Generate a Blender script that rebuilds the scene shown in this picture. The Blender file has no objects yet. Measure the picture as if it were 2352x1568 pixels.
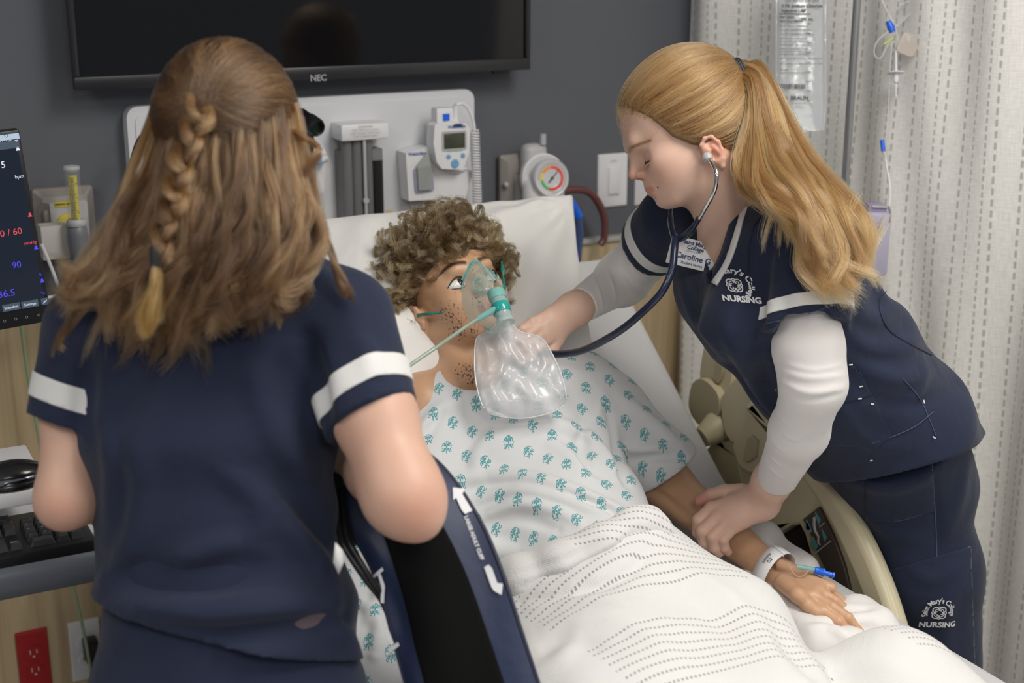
import bpy, bmesh, math, random
import numpy as np
from mathutils import Vector, Matrix
from mathutils.geometry import tessellate_polygon
sc = bpy.context.scene
COL = sc.collection
random.seed(7); RNG = np.random.default_rng(7)
# ---------------------------------------------------------------- camera, world, lights, exposure
PIT, YAW, FPX, CAMZ = math.radians(16), math.radians(27.7), 3200.0, 1.80
FW = np.array([math.sin(YAW)*math.cos(PIT), math.cos(YAW)*math.cos(PIT), -math.sin(PIT)])
RT = np.array([math.cos(YAW), -math.sin(YAW), 0.0])
UP = np.cross(RT, FW)
CP = np.array([0, 0, CAMZ])
cam_d = bpy.data.cameras.new('camera'); cam = bpy.data.objects.new('camera', cam_d); COL.objects.link(cam)
cam_d.sensor_width = 36; cam_d.lens = FPX/2352*36
cam.location = CP; cam.rotation_euler = (math.pi/2-PIT, 0, -YAW)
cam_d.clip_start = 0.05
cam_d.dof.use_dof = True; cam_d.dof.focus_distance = 2.17; cam_d.dof.aperture_fstop = 3.4
sc.camera = cam
sc.view_settings.view_transform = 'Standard'; sc.view_settings.look = 'None'
sc.view_settings.exposure = 0.0; sc.view_settings.gamma = 1.0; sc.view_settings.use_curve_mapping = False
w = bpy.data.worlds.new('room_light'); sc.world = w; w.use_nodes = True
w.node_tree.nodes['Background'].inputs[0].default_value = (0.80, 0.86, 1.0, 1)
w.node_tree.nodes['Background'].inputs[1].default_value = 0.30
def area(name, loc, sx, sy, power, col=(1, 0.96, 0.9), rot=(0, 0, 0)):
    l = bpy.data.lights.new(name, 'AREA'); l.shape = 'RECTANGLE'; l.size = sx; l.size_y = sy; l.energy = power; l.color = col
    o = bpy.data.objects.new(name, l); COL.objects.link(o); o.location = loc; o.rotation_euler = rot
    return o
LIGHTS = [((1.35, 0.75), 0.6, 1.2, 29), ((0.1, -0.9), 0.6, 1.2, 23), ((1.9, -1.4), 0.6, 1.2, 22), ((-1.0, 1.0), 0.6, 1.2, 13)]
for i, (p, sx, sy, e) in enumerate(LIGHTS):
    area('ceiling_lamp', (p[0], p[1], 2.735), sx, sy, e)
# ---------------------------------------------------------------- helpers
def V(*a): return np.array(a, float)
def nrm(v): v = np.asarray(v, float); return v/np.linalg.norm(v)
def at(x, y, d): return CP + d*(FW + (x-1176)/FPX*RT - (y-784)/FPX*UP)
def onp(x, y, ax, v):
    r = FW + (x-1176)/FPX*RT - (y-784)/FPX*UP
    return CP + r*(v-CP[ax])/r[ax]
def frame(c, x, z):            # 3x3 with rows x,y,z
    x = nrm(x); z = np.asarray(z, float); z = nrm(z - x*np.dot(z, x)); y = np.cross(z, x)
    return np.array(c, float), np.array([x, y, z])
class Fr:
    def __init__(s, c, x, z): s.c, s.M = frame(c, x, z)
    def w(s, *p): return s.c + np.array(p, float) @ s.M
    def l(s, P): return (np.asarray(P)-s.c) @ s.M.T
def link(o, parent=None):
    COL.objects.link(o)
    if parent is not None: o.parent = parent; o.matrix_parent_inverse = Matrix.Translation(-Vector(parent.location))
    return o
def obj(name, me, m=None, parent=None, smooth=True):
    o = bpy.data.objects.new(name, me)
    if m is not None:
        for mm in (m if isinstance(m, (list, tuple)) else [m]): me.materials.append(mm)
    if smooth and len(me.polygons):
        me.polygons.foreach_set('use_smooth', [True]*len(me.polygons))
    return link(o, parent)
def tag(o, label, cat, group=None):
    o['label'] = label; o['category'] = cat
    if group: o['group'] = group
    return o
def thing(name, label, cat, loc=(0, 0, 0), group=None):
    o = bpy.data.objects.new(name, None); o.empty_display_size = .05; o.location = [float(v) for v in loc]; COL.objects.link(o)
    return tag(o, label, cat, group)
class MB:
    def __init__(s): s.v = []; s.f = []; s.uv = None
    def add(s, V_, F_):
        n = len(s.v); s.v += [tuple(map(float, p)) for p in V_]; s.f += [tuple(i+n for i in f) for f in F_]; return s
    def box(s, c, h, M=None, bev=0.0, seg=2):
        bm = bmesh.new(); bmesh.ops.create_cube(bm, size=2)
        for v in bm.verts: v.co = Vector((v.co.x*h[0], v.co.y*h[1], v.co.z*h[2]))
        if bev > 0: bmesh.ops.bevel(bm, geom=bm.edges[:], offset=min(bev, min(h)*.98), segments=seg, profile=.5, affect='EDGES')
        M = np.eye(3) if M is None else M
        bm.verts.index_update()
        s.add([np.array(c)+np.array(v.co) @ M for v in bm.verts], [[v.index for v in f.verts] for f in bm.faces]); bm.free(); return s
    def tube(s, pts, r, n=10, cap=True, flat=1.0, up=None):
        pts = [np.array(p, float) for p in pts]; m = len(pts)
        r = [r]*m if np.isscalar(r) else list(r)
        T = [nrm(pts[min(i+1, m-1)]-pts[max(i-1, 0)]) for i in range(m)]
        u = np.array(up, float) if up is not None else (V(0, 0, 1) if abs(T[0][2]) < .9 else V(1, 0, 0))
        vs = []; fs = []
        for i in range(m):
            u = nrm(u - T[i]*np.dot(u, T[i])); b = np.cross(T[i], u)
            for k in range(n):
                a = 2*math.pi*k/n; vs.append(pts[i] + r[i]*(math.cos(a)*b + flat*math.sin(a)*u))
        for i in range(m-1):
            for k in range(n):
                k2 = (k+1) % n; fs.append((i*n+k, i*n+k2, (i+1)*n+k2, (i+1)*n+k))
        if cap: fs += [tuple(range(n))[::-1], tuple((m-1)*n+k for k in range(n))]
        return s.add(vs, fs)
    def lathe(s, prof, c=(0, 0, 0), ax=(0, 0, 1), n=24):
        ax = nrm(ax); u = nrm(np.cross(ax, V(1, 0, 0) if abs(ax[0]) < .9 else V(0, 1, 0))); b = np.cross(ax, u)
        vs = []; fs = []
        for (r, z) in prof:
            for k in range(n):
                a = 2*math.pi*k/n; vs.append(np.array(c)+ax*z+max(r, 1e-5)*(math.cos(a)*u+math.sin(a)*b))
        for i in range(len(prof)-1):
            for k in range(n):
                k2 = (k+1) % n; fs.append((i*n+k, i*n+k2, (i+1)*n+k2, (i+1)*n+k))
        fs += [tuple(range(n))[::-1], tuple((len(prof)-1)*n+k for k in range(n))]
        return s.add(vs, fs)
    def prism(s, poly, o, ux, uy, n_, t, bev=0):   # poly in (ux,uy), extruded t along n_
        ux, uy, n_ = nrm(ux), nrm(uy), nrm(n_)
        tri = tessellate_polygon([[Vector((p[0], p[1], 0)) for p in poly]]); m = len(poly)
        vs = [np.array(o)+ux*p[0]+uy*p[1] for p in poly]; vs += [v+n_*t for v in vs]
        fs = [tuple(q)[::-1] for q in tri] + [tuple(i+m for i in q) for q in tri] + [(i, (i+1) % m, (i+1) % m+m, i+m) for i in range(m)]
        return s.add(vs, fs)
    def grid(s, P, uv=None, close=False, thick=0.0):
        P = np.array(P, float); a, b = P.shape[:2]
        s.add(P.reshape(-1, 3), [(i*b+j, i*b+(j+1) % b, (i+1)*b+(j+1) % b, (i+1)*b+j) for i in range(a-1) for j in range(b if close else b-1)])
        if uv is not None: s.uv = np.array(uv, float).reshape(-1, 2)
        return s
    def mesh(s, name='m'):
        me = bpy.data.meshes.new(name); me.from_pydata(s.v, [], s.f)
        if s.uv is not None:
            l = me.uv_layers.new(name='UVMap'); idx = np.zeros(len(me.loops), int); me.loops.foreach_get('vertex_index', idx)
            l.data.foreach_set('uv', s.uv[idx].ravel())
        return me
    def build(s, name, m, parent=None, smooth=True, label=None, recalc=True, auto=True, solid=0.0, sub=0):
        me = s.mesh(name)
        if recalc:
            bm = bmesh.new(); bm.from_mesh(me); bmesh.ops.recalc_face_normals(bm, faces=bm.faces[:]); bm.to_mesh(me); bm.free()
        if smooth and auto:
            me.polygons.foreach_set('use_smooth', [True]*len(me.polygons))
            me.set_sharp_from_angle(angle=math.radians(40))
        o = obj(name, me, m, parent, smooth=False)
        if solid: md = o.modifiers.new('solid', 'SOLIDIFY'); md.thickness = solid; md.offset = 0
        if sub: md = o.modifiers.new('sub', 'SUBSURF'); md.levels = sub; md.render_levels = sub
        if label: o['label'] = label
        return o
def rrect(w_, h_, r, n=5, cx=0, cy=0):
    out = []
    for (sx, sy, a0) in ((1, 1, 0), (-1, 1, 90), (-1, -1, 180), (1, -1, 270)):
        for k in range(n+1):
            a = math.radians(a0+90*k/n); out.append((cx+sx*(w_/2-r)+r*math.cos(a), cy+sy*(h_/2-r)+r*math.sin(a)))
    return out
def spline(pts, n=40):
    P = np.array(pts, float); m = len(P)
    if m < 3: t = np.linspace(0, 1, n)[:, None]; return P[0]*(1-t)+P[-1]*t
    Q = np.vstack([2*P[0]-P[1], P, 2*P[-1]-P[-2]]); out = []
    for s_ in np.linspace(0, m-1, n):
        i = min(int(s_), m-2); t = s_-i; a, b, c, d = Q[i:i+4]
        out.append(.5*((2*b)+(-a+c)*t+(2*a-5*b+4*c-d)*t*t+(-a+3*b-3*c+d)*t**3))
    return np.array(out)
def text_mb(txt, size, o, ux, uy, t=0.0006, font=None, align='CENTER', bold=0.0, space=1.0):
    cu = bpy.data.curves.new('t', 'FONT'); cu.body = txt; cu.size = size; cu.align_x = align; cu.align_y = 'CENTER'; cu.offset = bold; cu.resolution_u = 3; cu.space_character = space
    ob = bpy.data.objects.new('t', cu); COL.objects.link(ob)
    me = bpy.data.meshes.new_from_object(ob, depsgraph=bpy.context.evaluated_depsgraph_get())
    co = np.array([v.co[:] for v in me.vertices]).reshape(-1, 3); fs = [tuple(p.vertices) for p in me.polygons]
    bpy.data.objects.remove(ob); bpy.data.curves.remove(cu); bpy.data.meshes.remove(me)
    mb = MB()
    if len(co): mb.add(np.array(o)+co[:, :1]*nrm(ux)+co[:, 1:2]*nrm(uy), fs)
    return mb
# ---------------------------------------------------------------- materials
MATS = {}
def mat(name, col, rough=.5, metal=0, spec=.5, bump=None, var=None, alpha=None, emit=None, coat=0, sheen=0, sss=0, trans=0, ior=None):
    m = bpy.data.materials.new(name); m.use_nodes = True; nt = m.node_tree; b = nt.nodes['Principled BSDF']
    b.inputs['Base Color'].default_value = (*col, 1); b.inputs['Roughness'].default_value = rough; b.inputs['Metallic'].default_value = metal
    b.inputs['Specular IOR Level'].default_value = spec
    if coat: b.inputs['Coat Weight'].default_value = coat; b.inputs['Coat Roughness'].default_value = .1
    if sheen: b.inputs['Sheen Weight'].default_value = sheen; b.inputs['Sheen Roughness'].default_value = .5
    if sss: b.inputs['Subsurface Weight'].default_value = sss; b.inputs['Subsurface Radius'].default_value = (.012, .005, .003); b.inputs['Subsurface Scale'].default_value = 1
    if alpha is not None: b.inputs['Alpha'].default_value = alpha
    if trans: b.inputs['Transmission Weight'].default_value = trans
    if ior: b.inputs['IOR'].default_value = ior
    if emit: b.inputs['Emission Color'].default_value = (*emit[0], 1); b.inputs['Emission Strength'].default_value = emit[1]
    N = nt.nodes; L = nt.links
    tc = N.new('ShaderNodeTexCoord')
    if bump:      # (scale, strength, distance)
        n = N.new('ShaderNodeTexNoise'); n.inputs['Scale'].default_value = bump[0]; n.inputs['Detail'].default_value = 4
        L.new(tc.outputs['Object'], n.inputs['Vector'])
        bp = N.new('ShaderNodeBump'); bp.inputs['Strength'].default_value = bump[1]; bp.inputs['Distance'].default_value = bump[2]
        L.new(n.outputs['Fac'], bp.inputs['Height']); L.new(bp.outputs['Normal'], b.inputs['Normal'])
    if var:       # (scale, color2, contrast)
        n = N.new('ShaderNodeTexNoise'); n.inputs['Scale'].default_value = var[0]; n.inputs['Detail'].default_value = 3
        L.new(tc.outputs['Object'], n.inputs['Vector'])
        cr = N.new('ShaderNodeMapRange'); cr.inputs[1].default_value = .5-var[2]; cr.inputs[2].default_value = .5+var[2]; L.new(n.outputs['Fac'], cr.inputs[0])
        mx = N.new('ShaderNodeMix'); mx.data_type = 'RGBA'; mx.inputs[6].default_value = (*col, 1); mx.inputs[7].default_value = (*var[1], 1)
        L.new(cr.outputs[0], mx.inputs[0]); L.new(mx.outputs[2], b.inputs['Base Color'])
    MATS[name] = m
    return m
def vcol(m, fac=1.0):         # multiply/blend vertex colours (real coloration: lips, blush, brows) into the base colour
    nt = m.node_tree; N = nt.nodes; L = nt.links; b = N['Principled BSDF']
    a = N.new('ShaderNodeVertexColor'); a.layer_name = 'Col'
    mx = N.new('ShaderNodeMix'); mx.data_type = 'RGBA'; mx.blend_type = 'MULTIPLY'; mx.inputs[0].default_value = fac
    src = b.inputs['Base Color']
    if src.is_linked: L.new(src.links[0].from_socket, mx.inputs[6])
    else: mx.inputs[6].default_value = src.default_value
    L.new(a.outputs['Color'], mx.inputs[7]); L.new(mx.outputs[2], src); return m
M_wall = mat('wall_paint', (.108, .115, .133), .75, bump=(260, .12, .002))
M_tan = None
def wood_mat():
    m = mat('pale_wood', (.56, .44, .27), .5); nt = m.node_tree; N = nt.nodes; L = nt.links; b = N['Principled BSDF']
    tc = N.new('ShaderNodeTexCoord'); mp = N.new('ShaderNodeMapping'); mp.inputs['Scale'].default_value = (16, 16, .9)
    n = N.new('ShaderNodeTexNoise'); n.inputs['Scale'].default_value = 2.2; n.inputs['Detail'].default_value = 6; n.inputs['Distortion'].default_value = .6
    n2 = N.new('ShaderNodeTexNoise'); n2.inputs['Scale'].default_value = 1.2
    cr = N.new('ShaderNodeValToRGB'); cr.color_ramp.elements[0].position = .3; cr.color_ramp.elements[0].color = (.40, .30, .175, 1)
    cr.color_ramp.elements[1].position = .7; cr.color_ramp.elements[1].color = (.60, .485, .305, 1)
    L.new(tc.outputs['Object'], mp.inputs[0]); L.new(mp.outputs[0], n.inputs['Vector']); L.new(n.outputs['Fac'], cr.inputs[0]); L.new(cr.outputs[0], b.inputs['Base Color'])
    return m
M_wood = wood_mat()
M_white = mat('white_plastic', (.74, .74, .76), .38)
M_panel = mat('panel_white', (.66, .67, .70), .45)
M_grey = mat('grey_plastic', (.20, .20, .21), .5)
M_lgrey = mat('light_grey', (.45, .45, .46), .45)
M_taupe = mat('taupe_plate', (.235, .215, .20), .45)
M_black = mat('black_plastic', (.012, .012, .014), .35)
M_dark = mat('dark_rubber', (.02, .02, .023), .6)
M_screen = mat('tv_glass', (.006, .006, .007), .07, spec=.35)
M_bezel = mat('tv_bezel', (.022, .022, .025), .3)
M_chrome = mat('chrome', (.75, .76, .78), .12, metal=1)
M_steel = mat('brushed_steel', (.5, .5, .5), .35, metal=1)
M_navyr = mat('navy_rubber', (.012, .019, .045), .25, spec=.6)
M_red = mat('red_plastic', (.36, .012, .016), .35)
M_beige = mat('beige_rail', (.60, .54, .37), .3, spec=.5, bump=(600, .05, .001))
M_beiged = mat('beige_dark', (.44, .385, .25), .42)
M_blue = mat('blue_plastic', (.01, .13, .72), .3)
M_teal = mat('teal_print', (.01, .32, .34), .6)
M_ink = mat('ink', (.03, .03, .035), .6)
M_inkb = mat('navy_ink', (.03, .06, .14), .6)
M_print = mat('white_print', (.72, .73, .76), .7)
# ---------------------------------------------------------------- setting
WY = 2.68
def struct(name, mb, m, **k):
    o = mb.build(name, m, **k); o['kind'] = 'structure'; return o
struct('floor', MB().box((0.5, 0.3, -.02), (3.6, 2.6, .02)), mat('floor_vinyl', (.42, .39, .34), .4, var=(6, (.46, .43, .38), .2)))
struct('ceiling', MB().box((0.5, 0.3, 2.80), (3.6, 2.6, .03)), mat('ceiling_tile', (.75, .75, .73), .9, bump=(80, .3, .004)))
struct('wall_back', MB().box((0.5, WY+.06, 1.4), (3.6, .06, 1.4)), M_wall)
# laminated wainscot with its cap
ZW = 1.142
struct('trim_1', MB().box((0.5, WY-.008, ZW/2+.05), (3.3, .010, ZW/2-.05)), M_wood)
struct('trim_2', MB().box((0.5, WY-.012, ZW+.006), (3.3, .014, .006), bev=.003), mat('wainscot_cap', (.42, .41, .39), .4))
struct('baseboard_back', MB().box((0.5, WY-.024, .05), (3.3, .008, .05), bev=.003), M_grey)
for (p, sx, sy, e), where in zip(LIGHTS, ('over the hospital bed', 'furthest from the television wall, over the floor behind the near nurse', 'by the free end of the privacy curtain', 'over the keyboard desk')):
    t = thing('ceiling_light', 'recessed ceiling light panel '+where, 'ceiling light', (p[0], p[1], 2.77), 'ceiling light panels')
    fr = MB()
    for s_ in (-1, 1):
        fr.box((p[0]+s_*(sx/2+.015), p[1], 2.765), (.015, sy/2+.03, .012)); fr.box((p[0], p[1]+s_*(sy/2+.015), 2.765), (sx/2+.03, .015, .012))
    fr.build('frame', M_white, t)
    MB().box((p[0], p[1], 2.757), (sx/2, sy/2, .004)).build('diffuser', mat('diffuser', (.8, .8, .8), .5, emit=((1, .96, .9), 2.0)), t)

# curtain -----------------------------------------------------------------
def curtain_mat():
    m = mat('curtain_cloth', (.66, .65, .62), .9, sheen=.3); nt = m.node_tree; N = nt.nodes; L = nt.links; b = N['Principled BSDF']
    uv = N.new('ShaderNodeUVMap'); sp = N.new('ShaderNodeSeparateXYZ'); L.new(uv.outputs[0], sp.inputs[0])
    def mth(op, a, b_=None, c_=None):
        n = N.new('ShaderNodeMath'); n.operation = op
        for i, q in enumerate((a, b_, c_)):
            if q is None: continue
            if isinstance(q, (int, float)): n.inputs[i].default_value = q
            else: L.new(q, n.inputs[i])
        return n.outputs[0]
    u, v = sp.outputs[0], sp.outputs[1]
    tot = None
    for per, off, wd, dash, doff in ((.135, .0, .0028, .022, .0), (.135, .052, .0028, .022, .5), (.135, .074, .0022, .016, .2), (.135, .106, .0016, .016, .6)):
        x = mth('ABSOLUTE', mth('SUBTRACT', mth('FRACT', mth('DIVIDE', mth('ADD', u, off), per)), .5))
        line = mth('LESS_THAN', x, wd/per)
        d = mth('LESS_THAN', mth('FRACT', mth('ADD', mth('DIVIDE', v, dash), doff)), .62)
        q = mth('MULTIPLY', line, d); tot = q if tot is None else mth('MAXIMUM', tot, q)
    # woven cross hatch: soft horizontal and vertical threads
    wn = N.new('ShaderNodeTexNoise'); wn.inputs['Scale'].default_value = 1; wn.inputs['Detail'].default_value = 2
    cb = N.new('ShaderNodeCombineXYZ'); L.new(mth('MULTIPLY', u, 40), cb.inputs[0]); L.new(mth('MULTIPLY', v, 420), cb.inputs[1]); L.new(cb.outputs[0], wn.inputs['Vector'])
    wn2 = N.new('ShaderNodeTexNoise'); wn2.inputs['Scale'].default_value = 1; cb2 = N.new('ShaderNodeCombineXYZ')
    L.new(mth('MULTIPLY', u, 420), cb2.inputs[0]); L.new(mth('MULTIPLY', v, 30), cb2.inputs[1]); L.new(cb2.outputs[0], wn2.inputs['Vector'])
    s_ = mth('MULTIPLY', mth('ADD', wn.outputs['Fac'], wn2.outputs['Fac']), .5)
    mx = N.new('ShaderNodeMix'); mx.data_type = 'RGBA'; mx.inputs[6].default_value = (.70, .69, .66, 1); mx.inputs[7].default_value = (.86, .85, .82, 1)
    mr = N.new('ShaderNodeMapRange'); mr.inputs[1].default_value = .36; mr.inputs[2].default_value = .62; L.new(s_, mr.inputs[0]); L.new(mr.outputs[0], mx.inputs[0])
    m2 = N.new('ShaderNodeMix'); m2.data_type = 'RGBA'; m2.inputs[7].default_value = (.33, .33, .28, 1); L.new(mx.outputs[2], m2.inputs[6])
    L.new(mth('MULTIPLY', tot, .72), m2.inputs[0]); L.new(m2.outputs[2], b.inputs['Base Color'])
    return m
def curtain():
    path = spline([(1.852, 2.66), (1.88, 2.45), (1.97, 2.2), (2.06, 1.95), (2.13, 1.6), (2.2, 1.2), (2.25, .8)], 420)
    seg = np.linalg.norm(np.diff(path, axis=0), axis=1); s_ = np.concatenate([[0], np.cumsum(seg)])
    tn = np.gradient(path, axis=0); tn /= np.linalg.norm(tn, axis=1)[:, None]; nn = np.stack([tn[:, 1], -tn[:, 0]], 1)
    zs = np.linspace(.12, 2.62, 80); P = np.zeros((80, 420, 3)); uv = np.zeros((80, 420, 2))
    for i, z in enumerate(zs):
        k = .75+.25*z/2.6
        ph = s_*2*math.pi/.46 + 1.1*np.sin(s_*5+1.) + .7*math.sin(z*1.7+1)
        a = .036*k*np.sin(ph) + .010*np.sin(ph*2.7+z*1.6) + .005*np.sin(s_*38+z*5+2*np.sin(s_*9+z))
        a = a*np.clip(s_/.05, .1, 1)
        x = path + nn*a[:, None]; P[i, :, :2] = x; P[i, :, 2] = z
        uv[i, :, 0] = s_*1.25; uv[i, :, 1] = z
    mb = MB().grid(P, uv)
    o = mb.build('curtain', curtain_mat(), recalc=False, solid=.002); tag(o, 'off-white privacy curtain with dashed woven stripes behind the blonde nurse', 'curtain')
    rail = MB(); rail.tube([(p[0], p[1], 2.68) for p in path[::12]], .012, 8); o2 = rail.build('curtain_rail', M_steel); tag(o2, 'ceiling track the privacy curtain hangs from', 'curtain rail')
curtain()
# television ----------------------------------------------------------------
def television():
    yf = 2.60
    bl = onp(172, 208, 1, yf); br = onp(1218, 160, 1, yf)
    x0, x1, z0 = bl[0], br[0], (bl[2]+br[2])/2; z1 = z0+(x1-x0)*.575
    t = thing('television', 'large black flat television mounted on the grey wall', 'television', ((x0+x1)/2, yf+.04, z0))
    MB().box(((x0+x1)/2, yf+.03, (z0+z1)/2), ((x1-x0)/2-.006, .022, (z1-z0)/2-.004), bev=.01).build('back_housing', M_dark, t)
    b = MB(); wd = .011
    for (a, c, e, g) in ((x0, x1, z0, z0+.024), (x0, x1, z1-wd, z1), (x0, x0+wd, z0+.024, z1-wd), (x1-wd, x1, z0+.024, z1-wd)):
        b.box(((a+c)/2, yf+.008, (e+g)/2), ((c-a)/2, .010, (g-e)/2), bev=.002)
    b.build('bezel', M_bezel, t)
    MB().box(((x0+x1)/2, yf+.008, (z0+z1)/2+.006), ((x1-x0)/2-wd, .003, (z1-z0)/2-.016)).build('screen', M_screen, t)
    lo = onp(730, 179, 1, yf)
    text_mb('NEC', .017, (lo[0], yf-.0035, lo[2]), (1, 0, 0), (0, 0, 1), bold=.0005).build('logo_lettering', mat('logo_grey', (.34, .34, .36), .4), t, recalc=False)
    s_ = onp(1155, 168, 1, yf); MB().box((s_[0], yf+.012, z0-.003), (.018, .006, .004), bev=.002).build('sensor', M_black, t)
    MB().box(((x0+x1)/2, (yf+.05+WY)/2, z0+.28), (.2, (WY-yf-.05)/2, .15)).build('wall_bracket', M_steel, t)
television()
# wall equipment --------------------------------------------------------------
def wall_stuff():
    yb = WY-.035
    a = onp(289, 246, 1, yb); b = onp(1089, 204, 1, yb); x0, x1, z1 = a[0], b[0], (a[2]+b[2])/2; z0 = 1.0
    t = thing('diagnostic_board', 'long white wall board carrying the diagnostic instruments', 'instrument board', ((x0+x1)/2, WY, z0))
    MB().prism(rrect(x1-x0, z1-z0, .022), ((x0+x1)/2, yb, (z0+z1)/2), (1, 0, 0), (0, 0, 1), (0, 1, 0), .034).build('board', M_panel, t)
    MB().prism(rrect(x1-x0-.03, z1-z0-.03, .015), ((x0+x1)/2, yb-.003, (z0+z1)/2), (1, 0, 0), (0, 0, 1), (0, 1, 0), .004).build('face_panel', M_panel, t)
    # specula dispenser
    y = yb-.06
    a = onp(783, 292, 1, y); b = onp(893, 318, 1, y); xa, xb = a[0], b[0]; zt = a[2]+.004; zc = b[2]
    xm = (xa+xb)/2; hw = (xb-xa)/2
    t = thing('specula_dispenser', 'grey ribbed specula dispenser with a white printed cap', 'dispenser', (xm, yb, 1.1))
    MB().box((xm, y+.03, (zt+zc)/2), (hw, .032, (zt-zc)/2), bev=.004).build('cap', M_white, t)
    MB().box((xm, y+.038, 1.24), (hw-.006, .018, .16)).build('back_plate', M_grey, t)
    zt2 = zc; zb = 1.08
    n = 4
    for k in range(n):
        xk = xm+(k-1.5)*(2*hw-.014)/n
        m_ = M_grey if k < 3 else M_black
        MB().tube([(xk, y+.022, zb), (xk, y+.022, zt2-(0.0 if k < 3 else .045))], .0118, 14).build('tube', mat('smoke_tube', (.16, .16, .165), .25) if k < 3 else M_black, t)
    MB().tube([(xm, y+.006, zb), (xm, y+.006, zt2)], .0035, 8).tube([(xm, y+.002, 1.30), (xm, y+.008, 1.30)], .006, 10).build('rod', M_lgrey, t)
    for k in range(4):
        text_mb(['DISPENSER', 'EAR SPECULA 4 mm', 'DISPOSABLE SPECULA', 'DISPOSABLE ONLY'][k], .0065, (xm, y-.0026, zt-.006-.0062*k), (1, 0, 0), (0, 0, 1)).build('print', M_lgrey, t, recalc=False)
    p = onp(893, 488, 1, y); MB().prism([(-.009, .006), (.009, .006), (0, -.009)], (p[0], y-.004, p[2]), (1, 0, 0), (0, 0, 1), (0, 1, 0), .002).build('warning_triangle', mat('tan_sticker', (.55, .45, .28), .6), t)
    # thermometer
    y = yb-.05
    t = thing('thermometer_holder', 'white thermometer wall holder with a probe-cover pocket', 'holder', (1.2, yb, 1.25))
    pts = [(923, 349), (975, 334), (1000, 348), (1016, 372), (1026, 388), (1072, 388), (1075, 396), (1060, 452), (1040, 463), (990, 455), (930, 458)]
    w_ = [onp(px, py, 1, y+.02) for px, py in pts]; o_ = w_[0]
    MB().prism([(q[0]-o_[0], q[2]-o_[2]) for q in w_], (o_[0], y, o_[2]), (1, 0, 0), (0, 0, 1), (0, 1, 0), .045).build('body', M_white, t, sub=0)
    c = onp(1049, 392, 1, y-.012); MB().tube([(c[0]-.033, y+.0, c[2]), (c[0], y-.012, c[2]-.001), (c[0]+.026, y, c[2]+.001)], .004, 8).build('lip', M_white, t)
    c = onp(972, 412, 1, y); MB().prism(rrect(.042, .052, .006), (c[0], y-.004, c[2]), (1, 0, .07), (-.07, 0, 1), (0, 1, 0), .006).build('pocket', mat('pocket_lilac', (.32, .32, .42), .4), t)
    c2 = onp(975, 400, 1, y); MB().prism([(-.018, -.03), (.01, -.03), (.014, .0), (.004, .045), (-.02, .02)], (c2[0], y-.012, c2[2]), (1, 0, 0), (0, 0, 1), (0, 1, 0), .008).build('probe_cover_bag', mat('clear_bag', (.5, .52, .5), .15, alpha=.6), t)
    text_mb('WelchAllyn', .0085, (onp(958, 353, 1, y)[0], y-.001, onp(958, 353, 1, y)[2]), (1, 0, .0), (0, 0, 1), bold=.0003).build('print', mat('blue_print', (.08, .16, .34), .5), t, recalc=False)
    MB().box((onp(1010, 470, 1, y)[0], y+.04, onp(1010, 470, 1, y)[2]), (.05, .012, .014), bev=.008).build('foot', M_lgrey, t)
    y2 = y-.03
    t = thing('electronic_thermometer', 'white electronic thermometer with dark display standing in its wall holder', 'thermometer', (1.25, yb, 1.3))
    pts = [(998, 290), (1004, 283), (1040, 276), (1072, 284), (1080, 296), (1077, 350), (1068, 380), (1060, 390), (1015, 388), (1003, 372), (996, 330)]
    w_ = [onp(px, py, 1, y2) for px, py in pts]; o_ = w_[0]
    MB().prism([(q[0]-o_[0], q[2]-o_[2]) for q in w_], (o_[0], y2, o_[2]), (1, 0, 0), (0, 0, 1), (0, 1, 0), .035).build('body', M_white, t)
    c = onp(1044, 323, 1, y2-.002); MB().box((c[0], y2-.001, c[2]), (.0235, .002, .0155), bev=.001).build('display', mat('lcd', (.055, .06, .042), .25), t)
    MB().prism(rrect(.056, .040, .005), (c[0], y2-.0015, c[2]), (1, 0, 0), (0, 0, 1), (0, 1, 0), .002).build('display_frame', M_lgrey, t)
    for px, py, hw, hh in ((1030, 360, .005, .004), (1063, 357, .005, .004), (1045, 376, .0095, .008)):
        c = onp(px, py, 1, y2); MB().lathe([(hw, 0), (hw*.9, .002), (0.0001, .0022)], (c[0], y2, c[2]), (0, -1, 0), 16).build('button', mat('sky_button', (.16, .36, .58), .4), t)
    c = onp(1049, 291, 1, y2); text_mb('WelchAllyn', .0085, (c[0], y2-.001, c[2]), (1, 0, 0), (0, 0, 1), bold=.0003).build('print', MATS['blue_print'], t, recalc=False)
    c = onp(1044, 346, 1, y2); text_mb('SureTemp Plus', .0055, (c[0], y2-.001, c[2]), (1, 0, 0), (0, 0, 1)).build('print', mat('green_print', (.1, .35, .12), .5), t, recalc=False)
    c = onp(1018, 268, 1, y2+.015); MB().box((c[0], y2+.02, c[2]-.004), (.018, .014, .022), bev=.001).build('probe_cover_box', M_white, t)
    MB().box((c[0]+.002, y2+.0045, c[2]), (.007, .001, .007)).build('label_square', M_blue, t)
    c = onp(1047, 262, 1, y2+.01); MB().tube([(c[0], y2+.015, c[2]-.03), (c[0], y2+.015, c[2]), (c[0]+.001, y2+.012, c[2]+.018)], [.009, .0075, .006], 12).build('probe_grip', M_white, t)
    MB().lathe([(.02, 0), (.021, .003), (.018, .006)], (c[0], y2+.017, c[2]-.024), (0, 0, 1), 20).build('probe_collar', MATS['navy_ink'], t)
    t = thing('coiled_cord', 'white coiled thermometer cord hanging down beside the thermometer', 'cord', (1.28, yb, 1.2))
    top = [onp(*q, 1, y2+.01) for q in ((1048, 240), (1062, 238), (1076, 250), (1086, 275), (1090, 300))]
    MB().tube(spline(top, 24), .0035, 8).build('straight_lead', M_white, t)
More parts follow.
